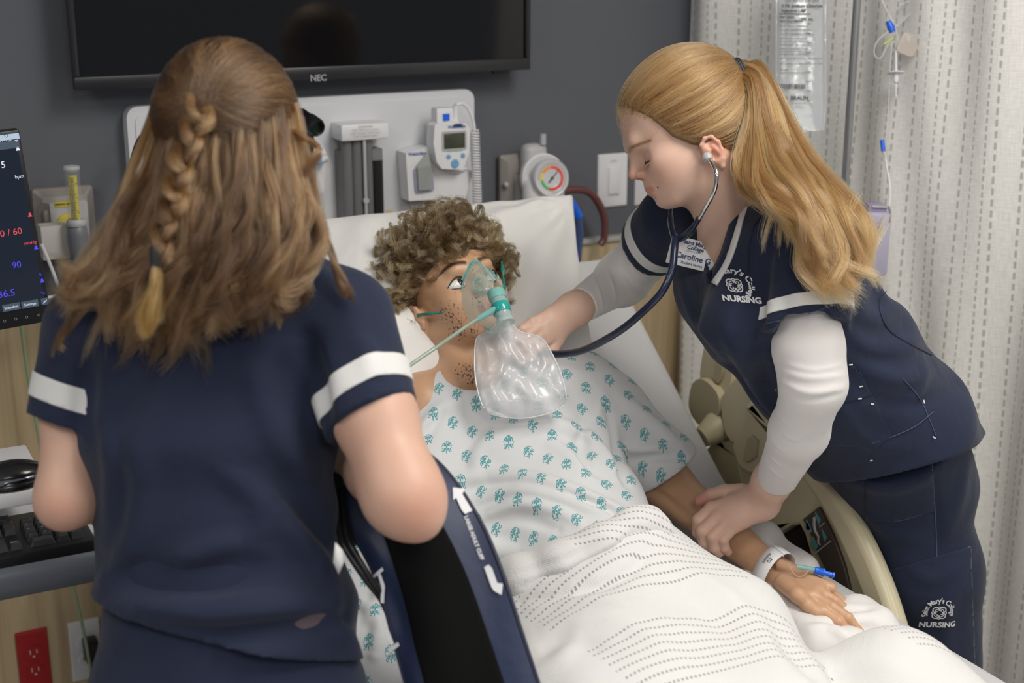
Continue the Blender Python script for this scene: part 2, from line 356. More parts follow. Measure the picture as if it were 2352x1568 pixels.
    a = onp(1090, 300, 1, y2+.01); b = onp(1098, 510, 1, y2+.02); cs = []
    n = 34*10
    for i in range(n):
        s_ = i/n; q = a*(1-s_)+b*s_; an = 2*math.pi*34*s_; cs.append(q+V(math.cos(an)*.0085, math.sin(an)*.0085, 0))
    MB().tube(cs, .0022, 5).build('coil', M_white, t)
    # otoscope with holder
    y = yb-.06
    t = thing('otoscope_cradle', 'white wall cradle with pale blue collars holding the otoscope', 'cradle', (.9, yb, 1.2))
    pts = [(700, 312), (735, 318), (752, 352), (746, 440), (728, 452), (690, 445), (690, 370)]
    w_ = [onp(px, py, 1, y+.03) for px, py in pts]; o_ = w_[0]
    MB().prism([(q[0]-o_[0], q[2]-o_[2]) for q in w_], (o_[0], y+.035, o_[2]), (1, 0, 0), (0, 0, 1), (0, 1, 0), .03).build('back', M_white, t)
    c = onp(715, 368, 1, y); MB().tube([(c[0]-.045, y+.03, c[2]), (c[0]-.03, y, c[2]), (c[0]+.015, y-.002, c[2]), (c[0]+.03, y+.01, c[2]), (c[0]+.034, y+.035, c[2])], .010, 10, flat=.8).build('ring', M_white, t)
    for px in (698, 734):
        c = onp(px, 368, 1, y-.01); MB().box((c[0], y-.008, c[2]), (.004, .006, .0085), bev=.002).build('blue_collar', MATS['sky_button'], t)
    t = thing('otoscope', 'black otoscope head on a slim handle hanging on the wall board', 'otoscope', (.9, yb, 1.3))
    a = onp(688, 262, 1, y-.0); b = onp(730, 296, 1, y-.06)
    ax = nrm(b-a); MB().lathe([(.012, -.002), (.014, .004), (.015, .03), (.0175, .034), (.0185, .06), (.016, .066), (.0135, .064), (.012, .05)], a, ax, 24).build('head', M_black, t)
    MB().lathe([(.0001, 0), (.0125, .001)], a+ax*.055, ax, 20).build('lens', mat('lens_glass', (.01, .03, .015), .05), t)
    c = onp(712, 320, 1, y-.02); d = onp(716, 490, 1, y-.02)
    MB().tube([a+ax*.03, c, d], [.009, .008, .0095], 14).build('handle', mat('otoscope_handle', (.06, .045, .03), .3), t)
    # right side: vacuum outlet, regulator with gauge
    y = WY-.03
    def plate(nm, lab, cat, p0, p1, yy, m_, r=.006, th=.02, grp=None):
        a = onp(*p0, 1, yy); b = onp(*p1, 1, yy); x0, x1 = a[0], b[0]; z1, z0 = a[2], b[2]
        t = thing(nm, lab, cat, ((x0+x1)/2, WY, (z0+z1)/2), grp)
        bm = MB(); i = .014 if th > .015 else .003
        cx, cz = (x0+x1)/2, (z0+z1)/2; hx, hz = (x1-x0)/2, (z1-z0)/2
        rb = rrect(2*hx, 2*hz, r); rt = rrect(2*hx-2*i, 2*hz-2*i, r*.7); n = len(rb)
        vs = [(cx+p[0], yy+th, cz+p[1]) for p in rb]+[(cx+p[0], yy+th*.45, cz+p[1]) for p in rb]+[(cx+p[0], yy, cz+p[1]) for p in rt]
        fs = [(k, (k+1) % n, (k+1) % n+n, k+n) for k in range(n)]+[(k+n, (k+1) % n+n, (k+1) % n+2*n, k+2*n) for k in range(n)]+[tuple(range(2*n, 3*n))]
        bm.add(vs, fs).build('plate', m_, t); return t, cx, cz, hx, hz
    t, cx, cz, hx, hz = plate('vacuum_outlet', 'taupe wall outlet plate behind the suction gauge', 'outlet', (1153, 358), (1240, 500), y, M_taupe)
    MB().lathe([(.006, 0), (.005, .008), (.001, .01)], (cx-.04, y-.002, cz+.01), (0, -1, 0), 12).build('latch', M_lgrey, t)
    MB().prism(rrect(.05, .075, .004), (cx+.01, y-.003, cz-.01), (1, 0, 0), (0, 0, 1), (0, 1, 0), .004).build('inset_plate', M_lgrey, t)
    t = thing('suction_regulator', 'white suction regulator with a round coloured gauge dial above the pillow', 'regulator', (1.5, WY, 1.25))
    g = onp(1263, 409, 1, 2.57); b0 = onp(1232, 405, 1, 2.64)
    MB().lathe([(.030, -.005), (.044, .0), (.052, .018), (.051, .03), (.047, .034), (.044, .032)], b0+(g-b0)*.15, g-b0, 36).build('body', M_white, t)
    gx = g-V(0, .0, 0)
    bx_ = onp(1258, 450, 1, 2.585); MB().box((bx_[0]-.004, bx_[1]+.012, bx_[2]-.008), (.047, .028, .055), bev=.026, seg=4).build('lower_housing', M_white, t)
    c = onp(1223, 380, 1, 2.63); MB().box((c[0]+.005, 2.635, c[2]-.008), (.028, .02, .055), bev=.015, seg=3).build('rear_housing', M_lgrey, t)
    MB().tube([(c[0]+.02, 2.62, c[2]+.045), (c[0]+.02, 2.62, c[2]+.068)], .007, 10).build('nipple', M_lgrey, t)
    n_ = nrm(CP-g)*.35+V(0, -1, .12); n_ = nrm(n_); F_ = Fr(g, n_, (0, 0, 1)); ux, uz = F_.M[1], F_.M[2]
    g = g+n_*.012
    MB().lathe([(.041, -.02), (.041, -.004), (.038, .001), (.036, .0)], g, n_, 40).build('gauge_rim', mat('clear_rim', (.6, .6, .62), .15), t)
    MB().lathe([(.0001, 0), (.0365, .0001)], g-n_*.001, n_, 40).build('dial', mat('dial_white', (.85, .85, .85), .4), t)
    for a0, a1, cc in ((200, 262, (.1, .45, .15)), (262, 300, (.75, .6, .1)), (300, 355, (.8, .3, .08)), (355, 480, (.75, .09, .07)), (480, 560, (.75, .07, .06))):
        P = []
        for k in range(13):
            a = math.radians(-(a0+(a1-a0)*k/12)+90+0); dr = math.cos(a)*ux+math.sin(a)*uz; P.append([g+n_*.0006+dr*.020, g+n_*.0006+dr*.0265])
        MB().grid(P).build('scale_arc', mat('arc', cc, .5), t, recalc=False)
    a = math.radians(48); dr = math.cos(a)*ux+math.sin(a)*uz
    MB().tube([g+n_*.002-dr*.012, g+n_*.002+dr*.024], [.0016, .0005], 6).lathe([(.003, 0), (.003, .003), (.0005, .0035)], g, n_, 12).build('needle', M_ink, t)
    # ticks
    tk = MB()
    for k in range(28):
        a = math.radians(-30+k*10-60); dr = math.cos(a)*ux+math.sin(a)*uz; tk.tube([g+n_*.001+dr*.029, g+n_*.001+dr*.033], .0004, 4)
    tk.build('tick_marks', M_ink, t)
    # suction tubing
    t = thing('suction_tubing', 'translucent red brown suction tube arching behind the pillow', 'tubing', (1.6, 2.6, 1.15))
    MB().tube(spline([onp(*q, 1, 2.60) for q in ((1290, 440), (1318, 435), (1350, 440), (1372, 462), (1388, 500), (1388, 545), (1378, 562))], 40), .0085, 10).build('tube', mat('red_brown_tube', (.13, .045, .045), .3), t)
    t = thing('blue_connector_tube', 'blue suction connector on a clear tube right of the pillow', 'connector', (1.6, 2.6, 1.1))
    MB().tube([onp(1313, 462, 1, 2.55), onp(1330, 498, 1, 2.55)], [.008, .0095], 12).build('connector', M_blue, t)
    MB().tube([onp(1329, 496, 1, 2.551), onp(1332, 530, 1, 2.551), onp(1326, 600, 1, 2.551)], .0085, 12).build('tube', mat('blue_clear_tube', (.05, .08, .2), .2), t)
    # switch plates
    for q0, q1, lab, extra in (((1376, 356), (1441, 472), 'white rocker switch plate nearer the suction gauge on the grey wall', 1), ((1463, 343), (1530, 466), 'white switch plate partly hidden behind the blonde nurse', 0)):
        t, cx, cz, hx, hz = plate('switch_plate', lab, 'switch plate', q0, q1, WY-.007, M_white, .003, .007)
        MB().prism(rrect(.036, .068, .002), (cx, WY-.0085, cz), (1, 0, 0), (0, 0, 1), (0, 1, 0), .003).build('rocker_frame', M_white, t)
        MB().box((cx, WY-.0105, cz), (.0145, .0025, .030), bev=.001).build('rocker', M_white, t)
        MB().box((cx, WY-.0075, cz+hz-.016), (.008, .0006, .0012)).build('mark', M_lgrey, t)
    # left side: gas outlet, flowmeter, white card box
    t, cx, cz, hx, hz = plate('gas_outlet', 'taupe medical air outlet plate behind the yellow flowmeter', 'outlet', (76, 438), (229, 585), WY-.035, M_taupe, .006, .03)
    yo = WY-.035
    c = onp(103, 490, 1, yo)
    MB().prism(rrect(.022, .075, .0105), (c[0], yo-.002, c[2]-.018), (1, 0, 0), (0, 0, 1), (0, 1, 0), .003).build('latch_track', mat('taupe_dark', (.17, .155, .145), .5), t)
    MB().box((c[0], yo-.008, c[2]-.004), (.005, .007, .012), bev=.004).build('latch', M_taupe, t)
    c = onp(157, 505, 1, yo); MB().prism(rrect(.068, .09, .005), (c[0]+.002, yo-.004, c[2]-.01), (1, 0, 0), (0, 0, 1), (0, 1, 0), .005).build('inset_plate', M_lgrey, t)
    c = onp(142, 468, 1, yo); MB().box((c[0], yo-.0045, c[2]), (.014, .001, .005)).build('label_strip', mat('yellow_label', (.55, .44, .03), .5), t)
    text_mb('MEDICAL AIR', .0045, (c[0], yo-.006, c[2]), (1, 0, 0), (0, 0, 1), bold=.0002).build('print', M_ink, t, recalc=False)
    c = onp(150, 510, 1, yo); MB().lathe([(.016, 0), (.016, .006), (.010, .008)], (c[0], yo-.004, c[2]), (0, -1, 0), 20).build('port_ring', MATS['yellow_label'], t)
    yf = yo-.085
    t = thing('oxygen_flowmeter', 'clear flowmeter tube with yellow scale on a grey body', 'flowmeter', (.47, yf, 1.2))
    a = onp(168, 382, 1, yf); b = onp(175, 508, 1, yf)
    MB().tube([(b[0], yf, b[2]), (b[0], yf, a[2]-.006)], .0135, 20).build('sight_tube', mat('clear_acrylic', (.7, .72, .72), .08, alpha=.13), t)
    MB().lathe([(.0125, 0), (.015, .004), (.014, .009), (.006, .011)], (b[0], yf, a[2]-.008), (0, 0, 1), 20).build('top_cap', mat('clear_cap', (.55, .57, .58), .15, alpha=.7), t)
    MB().tube([(b[0], yf, b[2]), (b[0], yf, a[2]-.016)], .0078, 14).build('scale', mat('scale_yellow', (.62, .54, .015), .4), t)
    tk = MB()
    for k in range(26):
        z = b[2]+.006+k*(a[2]-.022-b[2])/26; tk.box((b[0]-.0025, yf-.0079, z), (.003 if k % 5 else .005, .0005, .0005))
    tk.build('tick_marks', M_ink, t)
    for k in range(4): text_mb(str(14-3*k), .0055, (b[0]+.004, yf-.0088, a[2]-.03-k*.026), (1, 0, 0), (0, 0, 1)).build('numeral', M_ink, t, recalc=False)
    MB().lathe([(.0165, 0), (.0175, .003), (.0175, .008), (.015, .012)], (b[0], yf, b[2]-.008), (0, 0, 1), 24).build('collar', M_lgrey, t)
    e = onp(180, 518, 1, yf); MB().lathe([(.014, -.17), (.0145, -.1), (.0185, -.02), (.017, -.006), (.013, 0)], (b[0]+.0, yf, b[2]-.006), (-.03, 0, 1), 28).build('body', mat('flow_body', (.17, .18, .20), .35), t)
    MB().tube([(b[0], yf, b[2]-.04), (b[0], yo, b[2]-.04)], .010, 14).build('stem', M_lgrey, t)
    y = yf+.02
    a = onp(93, 524, 1, y); b2 = onp(178, 592, 1, y)
    t = thing('cardboard_box', 'small plain white box beside the grey flowmeter body', 'box', ((a[0]+b2[0])/2, y, b2[2]))
    MB().box(((a[0]+b2[0])/2, y+.02, (a[2]+b2[2])/2+.001), ((b2[0]-a[0])/2, .02, (a[2]-b2[2])/2), bev=.001).build('body', mat('box_card', (.55, .54, .51), .6), t)
    MB().box(((a[0]+b2[0])/2, y+.02, a[2]+.001), ((b2[0]-a[0])/2-.001, .019, .0008)).build('lid_flap', MATS['box_card'], t)
    # outlets low on the wainscot
    yo = WY-.026
    for nm, lab, q0, q1, m_ in (('red_outlet', 'red emergency power outlet low on the wooden wainscot', (35, 1458), (122, 1578), M_red), ('white_outlet', 'white power outlet plate with a black plug in it', (156, 1434), (240, 1552), M_white)):
        t, cx, cz, hx, hz = plate(nm, lab, 'outlet', q0, q1, yo, m_, .002, .008)
        for s_ in (-1, 1):
            MB().lathe([(.0165, 0), (.016, .002), (.0001, .0022)], (cx, yo, cz+s_*.0195), (0, -1, 0), 28).build('socket', m_, t)
            sl = MB().box((cx-.0063, yo-.0024, cz+s_*.0195+.003), (.0011, .0008, .0045)).box((cx+.0063, yo-.0024, cz+s_*.0195+.003), (.0011, .0008, .0038)).box((cx, yo-.0024, cz+s_*.0195-.007), (.0022, .0008, .002))
            sl.build('slot', M_lgrey if m_ is M_red else M_ink, t)
        if m_ is M_white:
            t = thing('power_plug', 'black plug and cord in the white outlet', 'plug', (cx, yo, cz))
            MB().box((cx+.006, yo-.02, cz+.012), (.014, .018, .022), bev=.005).build('plug_body', M_black, t)
            MB().tube(spline([(cx+.006, yo-.03, cz-.008), (cx+.002, yo-.034, cz-.06), (cx+.01, yo-.03, cz-.15), (cx+.02, yo-.03, .02)], 20), .005, 8).build('cord', M_black, t)
    # green oxygen tubing hanging on the wainscot
    t = thing('green_tubing', 'thin translucent green oxygen tube hanging in front of the wood wainscot', 'tubing', (.35, 2.6, .3))
    MB().tube(spline([onp(*q, 1, 2.60) for q in ((48, 740), (60, 830), (76, 930), (100, 1060), (130, 1220), (166, 1340), (190, 1440), (205, 1520), (216, 1600), (222, 1700))], 60), .0032, 8).build('tube', mat('green_tube', (.26, .36, .22), .25), t)
    t = thing('white_cable', 'white cable dangling down from behind the patient monitor', 'cable', (.4, 2.6, 1.0))
    MB().tube(spline([onp(*q, 1, 2.55) for q in ((95, 560), (112, 600), (126, 636), (138, 672), (150, 720), (160, 800))], 30), .0032, 8).build('lead', M_white, t)
    MB().tube(spline([onp(*q, 1, 2.56) for q in ((110, 683), (140, 680), (170, 690))], 12), .0032, 8).build('cross_lead', M_white, t)
    t = thing('black_hose', 'black instrument hose curving down behind the near nurse hair', 'hose', (.6, 2.6, 1.2))
    MB().tube(spline([onp(*q, 1, 2.56) for q in ((345, 308), (325, 318), (312, 345), (300, 400), (280, 440), (262, 480), (250, 540), (240, 640))], 40), .006, 8).build('hose', M_black, t)
wall_stuff()
# ---------------------------------------------------------------- implicit surface modelling (numpy, surface nets)
def el(c, r, M=None):
    c = np.array(c, float); r = np.array(r, float); M = np.eye(3) if M is None else M
    def f(P):
        q = (P-c) @ M.T; a = np.linalg.norm(q/r, axis=1); b = np.linalg.norm(q/r**2, axis=1)
        return a*(a-1)/np.maximum(b, 1e-6)
    return f, c, r.max()
def rc(a, b, ra, rb=None):
    a = np.array(a, float); b = np.array(b, float); rb = ra if rb is None else rb; ab = b-a; L2 = max(ab@ab, 1e-9)
    def f(P):
        t = np.clip((P-a)@ab/L2, 0, 1); return np.linalg.norm(P-a-t[:, None]*ab, axis=1)-(ra+t*(rb-ra))
    return f, (a+b)/2, np.linalg.norm(ab)/2+max(ra, rb)
def sec(a, b, ra, rb, ud, cap=.6):
    a = np.array(a, float); b = np.array(b, float); ax = nrm(b-a); L = np.linalg.norm(b-a); u = nrm(np.array(ud)-ax*np.dot(ud, ax)); v = np.cross(ax, u)
    ra = np.array(ra, float); rb = np.array(rb, float)
    def f(P):
        q = P-a; x = q@ax; t = np.clip(x/L, 0, 1); dx = x-t*L; r = ra+t[:, None]*(rb-ra); rm = r.mean(1)*cap
        s = np.stack([(q@u), (q@v), dx], 1); R_ = np.stack([r[:, 0], r[:, 1], rm], 1)
        k0 = np.linalg.norm(s/R_, axis=1); k1 = np.linalg.norm(s/R_**2, axis=1); return k0*(k0-1)/np.maximum(k1, 1e-6)
    return f, (a+b)/2, L/2+max(ra.max(), rb.max())
def bx(c, h, M=None, r=.005):
    c = np.array(c, float); h = np.array(h, float); M = np.eye(3) if M is None else M
    def f(P):
        q = np.abs((P-c) @ M.T)-h+r; return np.linalg.norm(np.maximum(q, 0), axis=1)+np.minimum(q.max(1), 0)-r
    return f, c, np.linalg.norm(h)
PAD = .05
class SDF:
    def __init__(s): s.ops = []; s.creases = []
    def u(s, p, k=.01): s.ops.append(('u', p, k)); return s
    def s(s, p, k=.006): s.ops.append(('s', p, k)); return s
    def chain(s, pts, rs, k=.01):
        for i in range(len(pts)-1): s.u(rc(pts[i], pts[i+1], rs[i], rs[i+1]), k)
        return s
    def cut(s, p, n, c=None, R=9.): s.ops.append(('c', (np.array(p, float), nrm(n), None if c is None else np.array(c, float), R), 0)); return s
    def disp(s, fn): s.ops.append(('d', fn, 0)); return s
    def fold(s, pts, w, h): s.ops.append(('f', (np.array(pts, float), w, h), 0)); return s
    def __call__(s, P):
        d = np.full(len(P), 1.0)
        for op, a, k in s.ops:
            if op in 'us':
                f, c, R = a; m = np.einsum('ij,ij->i', P-c, P-c) < (R+PAD)**2
                if not m.any(): continue
                e = f(P[m]); dm = d[m]
                if op == 'u':
                    h = np.maximum(k-np.abs(dm-e), 0)/k; d[m] = np.minimum(dm, e)-h*h*k*.25
                else:
                    e = -e; h = np.maximum(k-np.abs(dm-e), 0)/k; d[m] = np.maximum(dm, e)+h*h*k*.25
            elif op == 'c':
                q = (P-a[0])@a[1]
                if a[2] is not None: q = np.where(np.linalg.norm(P-a[2], axis=1) < a[3], q, -9)
                d = np.maximum(d, q)
            elif op == 'd':
                m = np.abs(d) < .06; d[m] -= a(P[m])
            elif op == 'f':
                pts, w_, h_ = a; c = pts.mean(0); R = np.linalg.norm(pts-c, axis=1).max()+3*w_
                m = (np.linalg.norm(P-c, axis=1) < R) & (np.abs(d) < .08)
                if not m.any(): continue
                Q = P[m]; dd = np.full(len(Q), 9.); tt = np.zeros(len(Q)); n = len(pts)-1
                for i in range(n):
                    ab = pts[i+1]-pts[i]; t = np.clip((Q-pts[i])@ab/max(ab@ab, 1e-9), 0, 1); e = np.linalg.norm(Q-pts[i]-t[:, None]*ab, axis=1)
                    b = e < dd; dd[b] = e[b]; tt[b] = (i+t[b])/n
                d[m] -= h_*np.exp(-(dd/w_)**2)*np.clip(np.sin(np.pi*np.clip(tt, .04, .96))**.6, 0, 1)
        return d
    def marchN(s, px, d0=1.4, d1=3.0):
        px = np.asarray(px, float).reshape(-1, 2); r = FW+(px[:, :1]-1176)/FPX*RT-(px[:, 1:]-784)/FPX*UP
        t = np.full(len(px), float(d0)); be = np.full(len(px), 9.); bt = t.copy(); live = np.ones(len(px), bool)
        for _ in range(160):
            i = np.where(live)[0]
            if not len(i): break
            e = s(CP+r[i]*t[i, None]); b = e < be[i]; be[i[b]] = e[b]; bt[i[b]] = t[i[b]]
            st = np.clip(e*.75, .0008, .04); hit = e < .0008; t[i[~hit]] += st[~hit]; live[i] = ~hit & (t[i] < d1)
        return CP+r*bt[:, None], be
    def march(s, px, py, d0=1.4, d1=3.0): return s.marchN([(px, py)], d0, d1)[0][0]
    def foldpx(s, pts, w_, h_, base=None, n=9, d0=1.5, d1=2.9):
        q, e = (base or s).marchN(spline(pts, n), d0, d1); q = q[e < .012]
        if len(q) > 1: s.ops.append(('f', (q, w_, h_), 0))
        return s
def nets(S, lo, hi, v, project=1):
    lo = np.array(lo, float); hi = np.array(hi, float); st = 4
    n = (np.ceil((hi-lo)/v/st).astype(int))*st; nc = n//st
    cx = [lo[i]+(np.arange(nc[i])+.5)*st*v for i in range(3)]
    G = np.stack(np.meshgrid(*cx, indexing='ij'), -1).reshape(-1, 3)
    a = (np.abs(S(G)) < st*v*1.25+.006).reshape(nc)
    A = np.repeat(np.repeat(np.repeat(a, st, 0), st, 1), st, 2)
    N = n+1; act = np.zeros(N, bool)
    for dx in (0, 1):
        for dy in (0, 1):
            for dz in (0, 1): act[dx:dx+n[0], dy:dy+n[1], dz:dz+n[2]] |= A
    idx = np.argwhere(act); D = np.full(N, np.nan, np.float32)
    vals = np.concatenate([S(lo+q*v) for q in np.array_split(idx, max(1, len(idx)//400000))])
    D[act] = vals
    # cells
    neg = D < 0; c = np.zeros(n, np.uint8)
    ok = A.copy()
    for dx in (0, 1):
        for dy in (0, 1):
            for dz in (0, 1): c += neg[dx:dx+n[0], dy:dy+n[1], dz:dz+n[2]]
    surf = ok & (c > 0) & (c < 8); cells = np.argwhere(surf); vid = np.full(n, -1, int); vid[surf] = np.arange(len(cells))
    acc = np.zeros((len(cells), 3)); cnt = np.zeros(len(cells))
    corners = [(0, 0, 0), (1, 0, 0), (0, 1, 0), (1, 1, 0), (0, 0, 1), (1, 0, 1), (0, 1, 1), (1, 1, 1)]
    for i in range(8):
        for j in range(i+1, 8):
            a_, b_ = corners[i], corners[j]
            if sum(abs(p-q) for p, q in zip(a_, b_)) != 1: continue
            da = D[cells[:, 0]+a_[0], cells[:, 1]+a_[1], cells[:, 2]+a_[2]]; db = D[cells[:, 0]+b_[0], cells[:, 1]+b_[1], cells[:, 2]+b_[2]]
            m = (da < 0) != (db < 0); t = da[m]/(da[m]-db[m]); p = np.array(a_)+t[:, None]*(np.array(b_)-np.array(a_)); acc[m] += p; cnt[m] += 1
    P = lo+v*(cells+acc/np.maximum(cnt, 1)[:, None])
    F = []
    for ax in range(3):
        o1, o2 = (ax+1) % 3, (ax+2) % 3
        sl0 = [slice(0, N[i]-1) for i in range(3)]; sl1 = list(sl0)
        sa = [slice(None)]*3; sb = [slice(None)]*3; sa[ax] = slice(0, N[ax]-1); sb[ax] = slice(1, N[ax])
        na, nb = neg[tuple(sa)], neg[tuple(sb)]; e = np.argwhere((na != nb) & act[tuple(sa)] & act[tuple(sb)])
        e = e[(e[:, o1] > 0) & (e[:, o2] > 0) & (e[:, o1] < n[o1]) & (e[:, o2] < n[o2])]
        q = []
        for (i, j) in ((0, 0), (1, 0), (1, 1), (0, 1)):
            k = e.copy(); k[:, o1] -= i; k[:, o2] -= j; q.append(vid[k[:, 0], k[:, 1], k[:, 2]])
        q = np.stack(q, 1); fl = na[e[:, 0], e[:, 1], e[:, 2]]; q = q[(q >= 0).all(1)] if (q < 0).any() else q
        if len(q) == len(fl): q[fl] = q[fl][:, ::-1]
        F.append(q)
    F = np.concatenate(F)
    for _ in range(project):
        h = v*.5; d = S(P); g = np.stack([S(P+h*np.eye(3)[i])-S(P-h*np.eye(3)[i]) for i in range(3)], 1)/(2*h)
        P = P-np.clip(d/np.maximum((g*g).sum(1), .2), -v*.6, v*.6)[:, None]*g
    return P, F[:, ::-1]
def mesh_from(P, F, name='m'):
    me = bpy.data.meshes.new(name); me.vertices.add(len(P)); me.vertices.foreach_set('co', P.astype(np.float32).ravel())
    k = F.shape[1]
    me.loops.add(len(F)*k); me.loops.foreach_set('vertex_index', F.astype(np.int32).ravel()); me.polygons.add(len(F))
    me.polygons.foreach_set('loop_start', np.arange(0, len(F)*k, k, dtype=np.int32)); me.update(calc_edges=True); return me
def fix_out(me):
    bm = bmesh.new(); bm.from_mesh(me); bmesh.ops.remove_doubles(bm, verts=bm.verts[:], dist=1e-6); bmesh.ops.recalc_face_normals(bm, faces=bm.faces[:]); bm.to_mesh(me); bm.free(); return me
def sculpt(S, lo, hi, v): return nets(S, lo, hi, v)
def joinPF(parts):
    P = []; F = []; n = 0
    for p, f in parts: P.append(p); F.append(f+n); n += len(p)
    return np.concatenate(P), np.concatenate(F)
def solid_obj(name, PF, m, parent=None, paint=None, label=None, dirt=None):
    me = fix_out(mesh_from(*PF, name))
    P = np.zeros(len(me.vertices)*3); me.vertices.foreach_get('co', P); P = P.reshape(-1, 3)
    if paint is not None:
        C = np.ones((len(P), 4)); paint(P, C); at_ = me.color_attributes.new(name='Col', type='FLOAT_COLOR', domain='POINT'); at_.data.foreach_set('color', C.ravel())
    if dirt is not None:
        C = np.zeros((len(P), 4)); C[:, 3] = 1; dirt(P, C); at_ = me.color_attributes.new(name='Dirt', type='FLOAT_COLOR', domain='POINT'); at_.data.foreach_set('color', C.ravel())
    o = obj(name, me, m, parent)
    if label: o['label'] = label
    return o
def dab(P, C, c, r, col, s=1.0):
    q = np.exp(-(np.linalg.norm(P-np.array(c), axis=1)/r)**2)*s; C[:, :3] = C[:, :3]*(1-q[:, None])+np.array(col)*q[:, None]
def patch(me_src, planes, off, name, m, parent, keep=None, th=.0012, label=None, inset=True):
    """a cloth piece sewn on: the faces of a garment between the cutting planes, lifted off it"""
    bm = bmesh.new(); bm.from_mesh(me_src)
    for p, n in planes:
        g = bm.verts[:]+bm.edges[:]+bm.faces[:]
        bmesh.ops.bisect_plane(bm, geom=g, dist=1e-5, plane_co=Vector(p), plane_no=Vector(n), clear_outer=True)
    if keep is not None:
        kill = [f for f in bm.faces if not keep(np.array(f.calc_center_median()), np.array(f.normal))]
        bmesh.ops.delete(bm, geom=kill, context='FACES')
    bm.normal_update()
    nv = [(v, v.normal.copy()) for v in bm.verts]
    for v, n_ in nv: v.co += n_*off
    me = bpy.data.meshes.new(name); bm.to_mesh(me); bm.free()
    o = obj(name, me, m, parent); md = o.modifiers.new('s', 'SOLIDIFY'); md.thickness = th+off; md.offset = -1
    if label: o['label'] = label
    return o
def sleeve_band(name, base, T, planes, c, R, m, parent, v=.0035):
    s_ = SDF(); s_.ops = [o for o in base.ops if o[0] == 'u']+[o for o in T.ops if o[0] in 'fd']; s_.disp(lambda P: .0016+0*P[:, 0])
    me = fix_out(mesh_from(*nets(s_, c-R, c+R, v))); return patch(me, planes, .0004, name, m, parent, th=.0015)
def pix_planes(poly):           # clockwise pixel polygon -> cutting planes through the lens
    c = np.mean(poly, 0); out = []
    for i in range(len(poly)):
        a, b = poly[i], poly[(i+1) % len(poly)]
        pa, pb = at(*a, 2.), at(*b, 2.); n = nrm(np.cross(pa-CP, pb-CP))
        if np.dot(n, at(*c, 2.)-CP) > 0: n = -n
        out.append((CP, n))
    return out
def wob(P, f, seed, n=4):
    r = np.random.default_rng(seed); o = np.zeros(len(P))
    for _ in range(n):
        k = nrm(r.normal(size=3))*f*r.uniform(.6, 1.5); o += np.sin(P@k+r.uniform(0, 6.3)+1.2*np.sin(P@(nrm(r.normal(size=3))*f*.6)+r.uniform(0, 6)))
    return o/n
def print_on(S, txt, size, o, ux, uy, name, m, parent, lift=.0012, off=(0, 0), bold=0, arc=None, back=.03, extra=None, **k):
    """lettering laid on to the surface of an implicit body; arc=(radius) bends the baseline"""
    mb = text_mb(txt, size, (0, 0, 0), (1, 0, 0), (0, 1, 0), bold=bold, **k) if txt else MB()
    if extra: mb.add(extra[0], extra[1])
    Q = np.array(mb.v).reshape(-1, 3)
    if not len(Q): return
    x, y = Q[:, 0]+off[0], Q[:, 1]+off[1]
    if arc:
        a = x/arc; x, y = (arc+y)*np.sin(a), (arc+y)*np.cos(a)-arc
    ux, uy = nrm(ux), nrm(uy); n = np.cross(ux, uy); W = np.array(o)+x[:, None]*ux+y[:, None]*uy+n*back
    for _ in range(40):
        d = S(W); W -= n*np.clip(d-lift, -.01, .01)[:, None]*.8
    mb.v = [tuple(p) for p in W]; return mb.build(name, m, parent, recalc=False)
# hair ---------------------------------------------------------------------------
def hair_mat(name, c1, c2, rough=.3, c3=None):
    m = bpy.data.materials.new(name); m.use_nodes = True; nt = m.node_tree; N = nt.nodes; L = nt.links; N.remove(N['Principled BSDF'])
    h = N.new('ShaderNodeBsdfHairPrincipled'); h.parametrization = 'COLOR'; h.model = 'CHIANG' if hasattr(h, 'model') else None
    h.inputs['Roughness'].default_value = rough; h.inputs['Radial Roughness'].default_value = .45
    if 'Random Roughness' in h.inputs: h.inputs['Random Roughness'].default_value = .2
    hi = N.new('ShaderNodeAttribute'); hi.attribute_name = 'shade'; cr = N.new('ShaderNodeValToRGB'); cr.color_ramp.elements[0].color = (*c1, 1); cr.color_ramp.elements[1].color = (*c2, 1)
    if c3: e = cr.color_ramp.elements.new(.5); e.color = (*c3, 1)
    L.new(hi.outputs['Fac'], cr.inputs[0]); L.new(cr.outputs[0], h.inputs['Color']); L.new(h.outputs[0], N['Material Output'].inputs[0]); return m
def strands(name, S_, rad, m, parent, tip=.35, label=None, shade=None):
    S_ = np.asarray(S_, float); n, k = S_.shape[:2]
    hc = bpy.data.hair_curves.new(name); hc.add_curves([k]*n)
    hc.attributes['position'].data.foreach_set('vector', S_.reshape(-1).astype(np.float32)) if 'position' in hc.attributes else hc.position_data.foreach_set('vector', S_.reshape(-1))
    ra = hc.attributes.get('radius') or hc.attributes.new('radius', 'FLOAT', 'POINT')
    prof = rad*(1-(1-tip)*np.linspace(0, 1, k)**2); ra.data.foreach_set('value', np.tile(prof, n).astype(np.float32))
    sh = hc.attributes.new('shade', 'FLOAT', 'CURVE'); sv = RNG.uniform(0, 1, n) if shade is None else np.clip(shade+RNG.normal(size=n)*.12, 0, 1); sh.data.foreach_set('value', sv.astype(np.float32))
    o = bpy.data.objects.new(name, hc); hc.materials.append(m); link(o, parent); o['kind'] = 'stuff'
    if label: o['label'] = label
    return o
